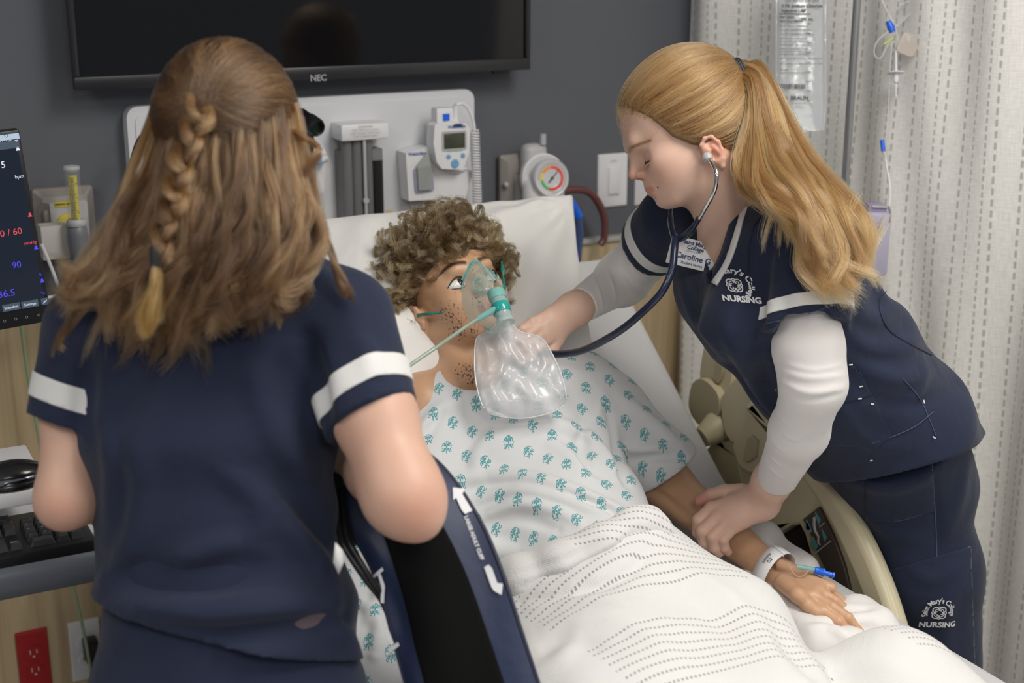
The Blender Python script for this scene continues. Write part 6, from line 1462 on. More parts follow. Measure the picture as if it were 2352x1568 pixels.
def blanket():
    B = SDF()
    B.u(rc(at(1420, 1300, 2.075), at(1640, 1480, 1.985), .072, .105), .05); B.u(rc(at(1640, 1480, 1.985), at(1760, 1700, 1.80), .105, .11), .05)
    B.u(rc(at(1240, 1420, 2.06), at(1420, 1400, 2.04), .12, .12), .06); B.u(rc(at(1240, 1420, 2.06), at(1280, 1700, 1.84), .12, .13), .06); B.u(rc(at(1420, 1400, 2.04), at(1480, 1700, 1.80), .12, .12), .08)
    B.u(rc(at(1790, 1700, 1.97), at(2060, 1610, 1.93), .085, .095), .05); B.u(rc(at(2060, 1610, 1.93), at(2200, 1730, 1.88), .095, .085), .04)
    B.u(bx((.97, .82, .785), (.39, .42, .045), r=.03), .05)
    bB = SDF(); bB.ops = list(B.ops)
    for pts, w_, h_ in [([(1170, 1365), (1230, 1350), (1320, 1335), (1400, 1290), (1470, 1235), (1510, 1195)], .022, .014), ([(1150, 1330), (1230, 1320), (1320, 1290), (1410, 1240)], .016, .014), ([(1200, 1385), (1310, 1370), (1440, 1320), (1500, 1250)], .010, -.008),
                        ([(1180, 1400), (1300, 1380), (1420, 1390), (1560, 1450)], .016, .008), ([(1220, 1450), (1330, 1420), (1450, 1440), (1560, 1520)], .018, .007), ([(1230, 1500), (1300, 1470), (1400, 1500)], .018, -.007),
                        ([(1560, 1290), (1680, 1370), (1760, 1450)], .018, .006), ([(1520, 1330), (1620, 1400), (1720, 1500)], .02, -.005), ([(1790, 1440), (1830, 1500), (1890, 1568)], .02, -.016),
                        ([(1860, 1530), (2000, 1520), (2120, 1560)], .02, .006), ([(1200, 1560), (1280, 1520), (1330, 1440)], .016, .007)]:
        B.foldpx(pts, w_, h_, bB, d0=1.2)
    B.disp(lambda P: .005*wob(P, 13, 41)+.0018*wob(P, 45, 42))
    B.cut(at(1325, 1256, 2.0), nrm(at(1325, 1156, 2.0)-at(1325, 1256, 2.0)+.5*(at(1250, 1256, 2.0)-at(1325, 1256, 2.0))))
    o = solid_obj('blanket', nets(B, V(.45, .55, .70), V(1.72, 1.85, 1.12), .0055), blanket_mat()); set_uv(o, lambda P: np.stack([P[:, 0]+.15*P[:, 2], P[:, 1]-.22*P[:, 2]+.05*P[:, 0]], 1))
    tag(o, "white thermal blanket with rows of small holes over the mannequin's legs", 'blanket')
    # rolled top hem
    R_ = SDF(); q = [at(1125, 1345, 1.97), at(1200, 1330, 1.945), at(1290, 1295, 1.94), at(1380, 1250, 1.95), at(1455, 1205, 1.98), at(1490, 1200, 2.00), at(1515, 1222, 2.01), at(1560, 1250, 2.03)]
    R_.chain(q, [.030, .030, .030, .027, .022, .019, .016, .010], .02)
    R_.disp(lambda P: .003*wob(P, 40, 4)+.0015*wob(P, 110, 6)); R_.foldpx([(1200, 1345), (1300, 1320), (1400, 1270), (1470, 1215)], .006, -.007); R_.foldpx([(1180, 1320), (1290, 1285), (1390, 1240)], .006, -.005)
    h = solid_obj('rolled_hem', nets(R_, at(1320, 1280, 2.0)-V(.3, .3, .2), at(1320, 1280, 2.0)+V(.3, .3, .2), .004), MATS['thermal_blanket'], o); set_uv(h, lambda P: np.stack([P[:, 0]+.25*P[:, 2], P[:, 1]+.6*P[:, 2]+.3*P[:, 0]], 1))
    # white underpad crumpled at the bed edge
    S = SDF(); z_ = lambda x, y, z=.776: onp(x, y, 2, z)
    for ch, r_ in (([(1560, 1240), (1690, 1262), (1790, 1300)], .020), ([(1640, 1200), (1760, 1235), (1850, 1300)], .022), ([(1730, 1350), (1790, 1410), (1870, 1470)], .026), ([(1850, 1440), (1950, 1440), (2015, 1455)], .028), ([(1880, 1490), (1960, 1500), (2040, 1520)], .03), ([(1900, 1400), (1975, 1412), (2020, 1440)], .022), ([(1600, 1290), (1700, 1370), (1760, 1440)], .02)):
        for a_, b_ in zip(ch[:-1], ch[1:]): S.u(rc(z_(*a_), z_(*b_), r_, r_*1.05), .03)
    S.u(bx(z_(1760, 1360, .772), (.10, .19, .010), r=.009), .02)
    bS = SDF(); bS.ops = list(S.ops)
    for pts, w_, h_ in [([(1640, 1200), (1720, 1230), (1800, 1290)], .012, .008), ([(1800, 1420), (1900, 1425), (1990, 1420), (2030, 1440)], .010, .010), ([(1820, 1450), (1900, 1440), (1960, 1470)], .009, .009), ([(1850, 1400), (1940, 1400), (2010, 1400)], .008, -.008), ([(1660, 1290), (1740, 1330), (1800, 1390)], .009, .008)]:
        S.foldpx(pts, w_, h_, bS)
    S.disp(lambda P: .005*wob(P, 38, 51)+.0035*wob(P, 85, 52))
    o = solid_obj('underpad', nets(S, V(1.15, 1.35, .68), V(1.66, 1.98, 1.0), .005), M_pad); tag(o, "crumpled white sheet bunched under the mannequin's wrist by the rail", 'sheet')
blanket()
# ================================================================ near nurse seen from behind
def nurse_left():
    root = thing('person', 'nurse with long auburn hair in a half-up braid, seen from behind', 'person', at(500, 1500, 1.72)*V(1, 1, 0))
    X = RT; ctr = [(470, 690, 1.73), (480, 800, 1.73), (475, 1000, 1.735), (500, 1190, 1.745), (515, 1400, 1.74), (525, 1560, 1.74)]
    rad = [(.150, .075), (.182, .105), (.158, .112), (.142, .108), (.160, .125), (.166, .130)]
    A = [at(*c) for c in ctr]
    T = SDF()
    for i in range(5): T.u(sec(A[i], A[i+1], rad[i], rad[i+1], X, .4), .03)
    T.u(rc(at(520, 640, 1.71), at(775, 735, 1.72), .062, .062), .04); T.u(rc(at(480, 640, 1.70), at(215, 745, 1.69), .062, .056), .04)
    SV = []
    for (c0, c1, hem, tl, r0, r1) in (((785, 745, 1.71), (848, 985, 1.655), (855, 962, 1.66), .20, .066, .058), ((210, 750, 1.71), (163, 985, 1.705), (148, 972, 1.70), -.15, .055, .050)):
        d = nrm(nrm(at(*c1)-at(*c0))+RT*tl); s_ = SDF(); s_.u(rc(at(*c0), at(*c1)+d*.03, r0, r1), .02); s_.cut(at(*hem), d); T.u((s_, (at(*c0)+at(*c1))/2, .19), .015); SV.append(s_)
    bT = SDF(); bT.ops = list(T.ops)
    for pts, w_, h_ in [([(560, 800), (600, 900), (640, 1000), (720, 1130)], .020, .006), ([(400, 830), (350, 940), (300, 1060)], .018, .005), ([(700, 780), (730, 880), (745, 980)], .012, -.012), ([(300, 1000), (330, 1100), (310, 1230), (240, 1330)], .016, .007),
                        ([(620, 1160), (690, 1230), (760, 1320)], .016, .007), ([(230, 1290), (360, 1330), (520, 1330), (700, 1300)], .018, -.006), ([(300, 1390), (450, 1410), (600, 1395), (760, 1380)], .018, .010), ([(320, 1430), (480, 1455), (640, 1440), (790, 1420)], .014, -.009),
                        ([(560, 1240), (480, 1260), (390, 1300)], .014, .006), ([(640, 1060), (700, 1180), (770, 1260)], .016, -.006), ([(820, 760), (850, 830), (850, 880)], .014, .004), ([(350, 1480), (500, 1520), (680, 1500)], .016, .007), ([(200, 800), (195, 880), (190, 960)], .012, -.010),
                        ([(240, 960), (260, 1080), (250, 1180)], .014, .005), ([(500, 1080), (600, 1150), (600, 1250)], .016, .005), ([(760, 1430), (800, 1480), (830, 1540)], .014, .008), ([(680, 600), (760, 650), (820, 720)], .014, .004)]:
        T.foldpx(pts, w_, h_*2.4, bT, d0=1.1, d1=2.1)
    T.disp(lambda P: .0045*wob(P, 17, 61)+.0018*wob(P, 48, 63))
    for (c0, c1, hem, tl) in (((785, 745, 1.71), (848, 985, 1.655), (855, 962, 1.66), .20), ((210, 750, 1.71), (163, 985, 1.705), (148, 972, 1.70), -.15)):
        pass
    hn = nrm(-UP*.97-RT*.24); ph = at(500, 1440, 1.70); T.cut(ph, hn)
    # back neckline opens for the neck
    T.s(rc(at(560, 520, 1.70), at(560, 600, 1.70), .05, .05), .01)
    ob = solid_obj('scrub_top', nets(T, at(500, 1000, 1.72)-V(.55, .5, .52), at(500, 1000, 1.72)+V(.55, .5, .42), .005), M_scrub, root); me = ob.data
    for (c0, c1, hem, tl) in (((785, 745, 1.71), (848, 985, 1.655), (855, 962, 1.66), .20), ((210, 750, 1.71), (163, 985, 1.705), (148, 972, 1.70), -.15)):
        d = nrm(nrm(at(*c1)-at(*c0))+RT*tl); p = at(*hem)
        sleeve_band('sleeve_stripe', SV[0 if tl > 0 else 1], T, [(p-d*.022, d), (p-d*.050, -d)], p, .14, M_stripe, root, .005)
    Pn = SDF(); Pn.u(sec(A[3], A[5]-UP*.05, (.135, .105), (.160, .128), X), .03)
    for s in (-1, 1): Pn.chain([A[5]-UP*.03+RT*s*.075, A[5]*V(1, 1, 0)+RT*s*.085+V(0, 0, .5), A[5]*V(1, 1, 0)+RT*s*.085+V(0, 0, .06)], [.098, .070, .055], .03)
    Pn.disp(lambda P: .004*wob(P, 17, 66)); Pn.cut(V(0, 0, .03), (0, 0, -1)); Pn.cut(A[3], nrm(A[3]-A[4]))
    solid_obj('trousers', nets(Pn, at(500, 1500, 1.72)*V(1, 1, 0)+V(-.35, -.35, 0), at(500, 1500, 1.72)*V(1, 1, 0)+V(.35, .35, 1.15), .008), M_scrub, root)
    # ---- body
    S = SDF(); Hc = at(520, 284, 1.66)
    hf = nrm(V(.35, 1, -.20)); F = Fr(Hc, hf, V(0, 0, 1))
    S.u(el(Hc, (.080, .068, .082), F.M), .02); S.u(el(F.w(.03, 0, -.055), (.065, .058, .065), F.M), .03); S.u(rc(F.w(-.01, 0, -.06), at(520, 620, 1.71), .052, .056), .03)
    S.u(rc(F.w(.088, 0, -.035), F.w(.102, 0, -.055), .008, .009), .01)
    for s in (-1, 1): ear(S, F, s, c=(0, 0, -.03), lat=.070)
    e1 = at(925, 1135, 1.62); S.chain([at(800, 760, 1.71), at(862, 960, 1.66), e1], [.046, .0475, .043], .02)
    S.u(el(at(970, 1200, 1.615), (.013, .013, .013)), .045)
    wR = at(800, 1040, 1.86); S.u(rc(e1, at(870, 1080, 1.74), .043, .040), .03).u(rc(at(870, 1080, 1.74), wR, .040, .027), .02)
    m = [at(772, 1010, 1.90), at(768, 1025, 1.895), at(766, 1040, 1.89), at(768, 1056, 1.885)]
    fg = [[q+RT*-.010-UP*.004-FW*.02, q+RT*.004-UP*.010-FW*.034, q+RT*.016-UP*.012-FW*.03] for q in m]
    hand(S, wR, m, fg, [at(790, 1025, 1.87), at(778, 1008, 1.86), at(768, 1008, 1.845), at(758, 1016, 1.84)])
    e2 = at(150, 1142, 1.695); wL = at(365, 1150, 1.85); S.chain([at(210, 770, 1.71), at(160, 950, 1.712), e2], [.034, .0325, .033], .02); S.u(rc(e2, wL, .034, .026), .02); S.u(el(at(144, 1172, 1.695), (.012, .012, .012)), .03)
    m = [wL+RT*.07+UP*(.03-.018*i) for i in range(4)]; fg = [[q+RT*.03+FW*.01, q+RT*.045+FW*.03, q+RT*.04+FW*.045] for q in m]
    hand(S, wL, m, fg, [wL+UP*.02+RT*.02, wL+UP*.04+RT*.05, wL+UP*.045+RT*.075, wL+UP*.04+RT*.095])
    S.chain([A[1], A[3]], [.09, .08], .03); S.u(rc(at(490, 650, 1.72), A[1], .06, .09), .03)
    for s in (-1, 1):
        ft = A[5]*V(1, 1, 0)+RT*s*.085+V(0, 0, .08); S.chain([A[5]+RT*s*.07, ft], [.06, .035], .03); S.u(rc(ft-V(0, 0, .04), ft-V(0, 0, .05)+V(.05, .12, 0), .032, .026), .02)
    S.u(rc(A[3], A[5], .08, .08), .05)
    def paint(P, C):
        dab(P, C, at(970, 1195, 1.57), .035, (1.0, .78, .74), .8); dab(P, C, at(110, 1190, 1.63), .035, (1.0, .80, .76), .7)
        for x, y, d_ in ((103, 1038, 1.625), (131, 1108, 1.625)): dab(P, C, at(x, y, d_), .003, (.55, .35, .28), .7)
    lo, hi = at(500, 1000, 1.72), at(500, 1000, 1.72)
    solid_obj('body', nets(S, V(-.2, 1.1, 0), V(1.0, 2.1, 1.75), .006), M_skinL, root, paint)
    MB().add([at(770, 1245, 1.60), at(786, 1262, 1.60), at(790, 1290, 1.60), at(778, 1318, 1.60), at(766, 1290, 1.60)], [(0, 1, 2, 3, 4)]).build('folded_note', M_stripe, root, solid=.0015)
    k_ = [(.016*math.cos(a)*(1+.2*math.sin(3*a)), .008*math.sin(a)+.004*math.cos(a), 0) for a in np.linspace(0, 6.2, 20)]; print_on(T, '', .01, T.march(714, 1425, 1.2, 2.0), RT, UP, 'faded_stain', mat('faded_stain', (.10, .075, .09), .85), root, extra=([(0, 0, 0)]+k_, [(0, i+1, (i+1) % 20+1) for i in range(20)]))
    # ---- hair
    M_hb = mat('auburn_under', (.055, .026, .012), .6, bump=(90, .6, .003)); M_au = hair_mat('auburn_hair', (.032, .016, .008), (.235, .130, .055), .28, (.090, .046, .020))
    C_ = SDF(); C_.u(el(Hc+UP*.002, (.084, .077, .088), F.M), .02)
    C_.u(sec(at(520, 300, 1.65), at(500, 520, 1.62), (.078, .05), (.105, .030), X), .04); C_.u(sec(at(500, 520, 1.62), at(430, 640, 1.61), (.100, .026), (.105, .010), X), .03)
    C_.disp(lambda P: .003*wob(P, 60, 3))
    hair = solid_obj('hair', nets(C_, Hc-V(.25, .22, .38), Hc+V(.25, .22, .16), .005), M_hb, root, label='long wavy auburn hair half tied into a braid')
    gather = F.l(at(462, 238, 1.57)); cap = SDF().u(el(Hc+UP*.002, (.084, .077, .088), F.M), .02)
    st = scalp_hair(F, cap, lambda x, y, z: z > -.02 and x > -.085, gather, 5200, 14, (.004, .010), 31, .012, bulge=.08)
    L_ = st[:, 5]; strands('crown_strands', st, .00042, M_au, hair, shade=.45+.35*np.sin((L_@RT)*150+(L_@UP)*60)+.2*np.sin((L_@RT)*420))
    LOCK_SHADE.clear(); G = []; r = np.random.default_rng(8)
    for i in range(34):
        s = i/33+r.uniform(-.02, .02); s = min(max(s, 0), 1); q = r.uniform(0, 1)
        y2 = np.interp(s, [0, .12, .3, .55, .8, 1], [670, 750, 790, 785, 755, 700])+r.uniform(-70, 10)
        g = [(362+s*318, 270+60*math.sin(s*3.1)*0+r.uniform(-30, 30), 1.585+.06*(2*s-1)**2), (325+s*375, 400+r.uniform(-20, 20), 1.572+.04*(2*s-1)**2), (268+s*455+r.uniform(-12, 12), 540, 1.565+.02*(2*s-1)**2), (200+s*470+r.uniform(-20, 20), 660, 1.575), (150+s*500+r.uniform(-25, 25), y2, 1.592)]
        G.append(lock([at(*p) for p in g], 330, .014, .020, K=24, sub=.20, wave=.014, wfreq=1.6, nlocks=7, seed=100+i, mid=.021))
    for g in ([(690, 420, 1.62), (730, 520, 1.60), (765, 600, 1.60), (790, 660, 1.60), (800, 690, 1.60)], [(380, 560, 1.58), (270, 640, 1.585), (190, 700, 1.59), (150, 760, 1.60), (140, 800, 1.60)], [(560, 540, 1.57), (620, 620, 1.585), (650, 700, 1.60), (640, 760, 1.605)], [(670, 300, 1.62), (705, 320, 1.61), (722, 350, 1.60), (705, 385, 1.60), (690, 420, 1.60)]):
        G.append(lock([at(*p) for p in g], 150, .006, .007, K=24, sub=.3, wave=.006, wfreq=1.5, nlocks=3, seed=len(G)*7))
    strands('loose_lengths', np.concatenate(G), .00044, M_au, hair, tip=.3, shade=np.concatenate(LOCK_SHADE)*.8+.1)
    # braid
    LOCK_SHADE.clear(); G = []; path = spline([(462, 232, 1.55), (440, 300, 1.545), (412, 380, 1.54), (398, 450, 1.54), (376, 520, 1.545), (364, 590, 1.55)], 13)
    for k in range(12):
        p, q = path[k], path[k+1]; sd = 1 if k % 2 else -1; a = 24-k*.7
        g = [(p[0]+sd*a*.9, p[1]-14, p[2]+.012), (p[0]+sd*a, p[1]+12, p[2]), (p[0]+sd*a*.2, p[1]+38, p[2]-.006), (p[0]-sd*a*.75, p[1]+52, p[2]+.008)]
        G.append(lock([at(*c) for c in g], 240, .0065, .0055, K=14, sub=.4, wave=.0, nlocks=4, seed=300+k, mid=.0095)); LOCK_SHADE[-1] = LOCK_SHADE[-1]*.4+.5
    strands('braid', np.concatenate(G), .00042, M_au, hair, tip=.8, shade=np.concatenate(LOCK_SHADE))
    LOCK_SHADE.clear(); G = [lock([at(*c) for c in g], 420, .006, .016, K=18, sub=.3, wave=.005, wfreq=1.2, nlocks=6, seed=400+k, mid=.014) for k, g in enumerate(([(362, 596, 1.55), (352, 660, 1.55), (335, 730, 1.56), (325, 775, 1.57)], [(362, 596, 1.552), (366, 660, 1.555), (350, 730, 1.565), (338, 765, 1.575)]))]
    strands('braid_tail', np.concatenate(G), .00042, hair_mat('braid_tip', (.22, .11, .03), (.48, .28, .09), .3), hair, tip=.3)
    MB().lathe([(.0085, -.011), (.0098, -.006), (.0098, .006), (.0085, .011)], at(364, 590, 1.55), UP, 18).build('hair_tie', M_dark, root)
nurse_left()
# ---------------------------------------------------------------- blood pressure cuff
def cuff():
    rows = [((790, 1000, 1.83), (905, 985, 1.80)), ((795, 1070, 1.80), (1015, 1070, 1.76)), ((806, 1200, 1.765), (1098, 1190, 1.72)), ((860, 1320, 1.735), (1150, 1305, 1.70)), ((900, 1465, 1.715), (1200, 1450, 1.685)), ((950, 1640, 1.70), (1262, 1640, 1.67)), ((985, 1800, 1.70), (1310, 1800, 1.67))]
    L = spline([at(*a) for a, b in rows], 60); R_ = spline([at(*b) for a, b in rows], 60)
    def pt(u, v, lift=0.0):
        i = np.clip(v, 0, .9999)*59; k = int(i); f = i-k; a = L[k]*(1-f)+L[min(k+1, 59)]*f; b = R_[k]*(1-f)+R_[min(k+1, 59)]*f
        bow = .022*math.sin(math.pi*u)+.006*math.sin(u*9+v*7)+.008*math.exp(-((u-.12)/.09)**2)*math.sin(v*18)
        n = nrm(np.cross(b-a, L[min(k+1, 59)]-L[max(k-1, 0)])); n = n if np.dot(n, FW) < 0 else -n
        return a*(1-u)+b*u+n*(bow+lift)
    t = thing('blood_pressure_cuff', 'large navy blood pressure cuff with a black hook panel held by the near nurse', 'cuff', pt(.5, .5))
    M_ny = mat('navy_nylon', (.019, .029, .072), .5, spec=.4, bump=(60, .3, .003)); M_vel = mat('black_velcro', (.006, .006, .006), .95, spec=.1, bump=(900, .5, .001))
    G = [[pt(u, v) for u in np.linspace(0, 1, 40)] for v in np.linspace(0, 1, 60)]
    MB().grid(G).build('cloth', M_ny, t, solid=.004)
    P = []
    for v in np.linspace(.22, 1, 50):
        a = np.interp(v, [.22, .34, .5, .7, 1], [.62, .26, .20, .19, .19]); b = np.interp(v, [.22, .34, .5, .7, 1], [.72, .73, .74, .76, .78])
        P.append([pt(a+(b-a)*k/14, v, .0036) for k in range(15)])
    MB().grid(P).build('hook_panel', M_vel, t, solid=.002)
    for sd in (0, 1): MB().tube([pt(sd, v, .001) for v in np.linspace(0, 1, 60)], .0028, 8).build('edge_binding', mat('navy_binding', (.010, .014, .04), .6), t)
    # marks:  printed white range brackets, arrows and lettering
    def inv(px, py):       # nearest cuff coordinates to a picture point
        best = None
        rr = nrm(FW+(px-1176)/FPX*RT-(py-784)/FPX*UP)
        for u in np.linspace(0, 1, 41):
            for v in np.linspace(0, 1, 61):
                w_ = pt(u, v)-CP; e = np.linalg.norm(np.cross(w_, rr))
                if best is None or e < best[0]: best = (e, u, v)
        return best[1:]
    def poly(px, name='print_mark'):
        c = inv(*np.mean(px, 0)); o = pt(*c, .0055); eu = nrm(pt(c[0]+.03, c[1])-pt(c[0]-.03, c[1])); n = -FW; pts = []
        for q in px:
            r = FW+(q[0]-1176)/FPX*RT-(q[1]-784)/FPX*UP; nn = nrm(np.cross(pt(min(c[0]+.04, 1), c[1])-pt(max(c[0]-.04, 0), c[1]), pt(c[0], c[1]+.02)-pt(c[0], c[1]-.02)))
            pts.append(CP+r*np.dot(o-CP, nn)/np.dot(r, nn))
        tri = tessellate_polygon([[Vector((p[0], p[1], 0)) for p in px]]); MB().add(pts, [tuple(x) for x in tri]).build(name, M_print, t, recalc=False)
    poly([(1040, 1119), (1068, 1122), (1062, 1134), (1085, 1172), (1068, 1180), (1060, 1170), (1048, 1143), (1041, 1148)], 'arrow_mark')
    poly([(1112, 1302), (1122, 1296), (1130, 1304), (1142, 1338), (1155, 1340), (1152, 1366), (1134, 1356), (1128, 1346)], 'arrow_mark')
    poly([(855, 1322), (878, 1302), (881, 1310), (858, 1328)]); poly([(866, 1314), (873, 1314), (884, 1345), (882, 1385), (874, 1384), (876, 1348)])
    poly([(868, 1396), (874, 1394), (888, 1434), (905, 1478), (898, 1482), (880, 1440)]); poly([(890, 1490), (914, 1474), (918, 1482), (894, 1500)])
    u, v = inv(1092, 1234); o = pt(u, v, .004); ux = nrm(pt(*inv(1108, 1280), .004)-pt(*inv(1076, 1190), .004)); nn = nrm(CP-o); uy = nrm(np.cross(nn, ux))
    text_mb('LARGE ADULT CUFF', .0064, o, ux, uy, bold=.0003).build('print', M_print, t, recalc=False)
    h = thing('cuff_hose', 'pair of thin black rubber hoses beside the blood pressure cuff', 'hose', at(830, 1300, 1.72))
    for k in (0, 1): MB().tube(spline([at(770+k*14, 1120, 1.78), at(780+k*14, 1220, 1.74), at(800+k*16, 1270, 1.72), at(840+k*12, 1330, 1.72), at(875+k*8, 1375, 1.74), at(900, 1430, 1.78)], 30), .0042, 10).build('hose', M_black, h)
    b = thing('bulb_pouch', 'black cuff bladder hanging between the near nurse and the blue cuff', 'pouch', at(800, 1150, 1.84))
    S = SDF().u(sec(at(770, 1050, 1.86), at(800, 1240, 1.84), (.030, .014), (.024, .012), RT), .01); S.disp(lambda P: .002*wob(P, 50, 2)); solid_obj('body', nets(S, at(785, 1150, 1.85)-.2, at(785, 1150, 1.85)+.2, .004), M_dark, b)
cuff()
# ---------------------------------------------------------------- patient monitor on the left edge
def monitor():
    Y = 2.36; c, s = math.cos(math.radians(4.2)), math.sin(math.radians(4.2)); ux, uz = V(c, 0, s), V(-s, 0, c)
    tr = onp(47, 297, 1, Y); br = onp(121, 737, 1, Y); h = np.dot(tr-br, uz); w_ = h*1.72; M3 = np.array([ux, V(0, 1, 0), uz])
    O = br+ (0)*ux
    t = thing('patient_monitor', 'black vital signs monitor cut off by the left edge of the photo', 'monitor', O)
    cc = O-ux*w_/2+uz*h/2
    MB().box(cc+V(0, .016, 0), (w_/2, .014, h/2), M3, bev=.003).build('housing', M_black, t)
    MB().box(cc+V(0, .0015, 0)+uz*.012, (w_/2-.007, .001, h/2-.019), M3).build('screen', mat('monitor_screen', (.004, .005, .008), .15, emit=((.014, .019, .030), 1.0)), t)
    def q(px, py): return onp(px, py, 1, Y-.0006)
    E = lambda n, col, k=1.0: mat(n, (.0, .0, .0), .5, emit=(col, k))
    Wt = E('glow_white', (.8, .85, .9)); Rd = E('glow_red', (.75, .08, .10)); Bl = E('glow_blue', (.09, .07, .85)); Br = E('glow_bar', (.45, .55, .68)); Gy = E('glow_button', (.06, .085, .12))
    def tx(s_, px, py, sz, m_, al='RIGHT'): text_mb(s_, sz, q(px, py), ux, uz, align=al).build('readout', m_, t, recalc=False)
    a, b = q(44, 305), q(44, 318); MB().box((a+b)/2-ux*.15, (.15, .0004, np.linalg.norm(a-b)/2), M3).build('title_bar', Br, t)
    a = q(44, 330); MB().box(a-ux*.12, (.12, .0004, .006), M3).build('toolbar', Gy, t)
    tx('Arterial Line On', 33, 324, .0068, Wt); tx('x', 37, 309, .008, M_ink); MB().prism([(-.003, .002), (.003, .002), (0, -.002)], q(38, 324), ux, uz, (0, -1, 0), .0004).build('menu_mark', Wt, t)
    MB().tube([q(14, 311)+V(0, -.0008, 0)+ux*.003*math.cos(k)+uz*.003*math.sin(k) for k in (0, 1.57, 3.14, 4.71, 6.28)], .0004, 4, cap=False).build('window_mark', M_ink, t)
    tx('115', 13, 378, .0150, Wt); tx('bpm', 55, 404, .0080, Wt); tx('90 / 60', 51, 530, .0150, Rd); tx('mmHg', 84, 555, .0078, Rd); tx('90', 49, 607, .0150, Bl); tx('%', 96, 630, .0062, Bl); tx('36.5', 35, 671, .0160, Bl); tx('°C', 104, 672, .0065, Bl)
    def bell(px, py, m_): MB().prism([(-.0035, -.0025), (.0035, -.0025), (.0022, 0), (.0018, .003), (0, .0045), (-.0018, .003), (-.0022, 0)], q(px, py), ux, uz, (0, -1, 0), .0004).build('alarm_mark', m_, t)
    bell(41, 342, Wt); bell(69, 494, Rd); bell(83, 569, Bl); bell(97, 645, Bl)
    for px, py, hw, s_ in ((26, 705, .0140, 'Snapshot'), (69, 698, .0135, 'Settings'), (103, 692, .0058, '')):
        MB().box(q(px, py), (hw, .0005, .0058), M3).build('soft_button', Gy, t)
        if s_: text_mb(s_, .0062, q(px, py)+V(0, -.001, 0), ux, uz).build('readout', Wt, t, recalc=False)
    MB().tube([q(99, 696)+V(0, -.0012, 0), q(107, 688)+V(0, -.0012, 0)], .0006, 4).build('expand_mark', Wt, t)
    for px, py in ((10, 737), (36, 732), (61, 728), (89, 723)): MB().tube([q(px, py)+V(0, -.001, 0)+ux*.002*math.cos(k)+uz*.002*math.sin(k) for k in np.linspace(0, 6.28, 9)], .0003, 4, cap=False).build('bezel_icon', M_lgrey, t)
    MB().tube([cc+V(0, .03, 0), V(cc[0], WY-.01, cc[2])], .03, 16).build('mount_arm', M_grey, t)
monitor()
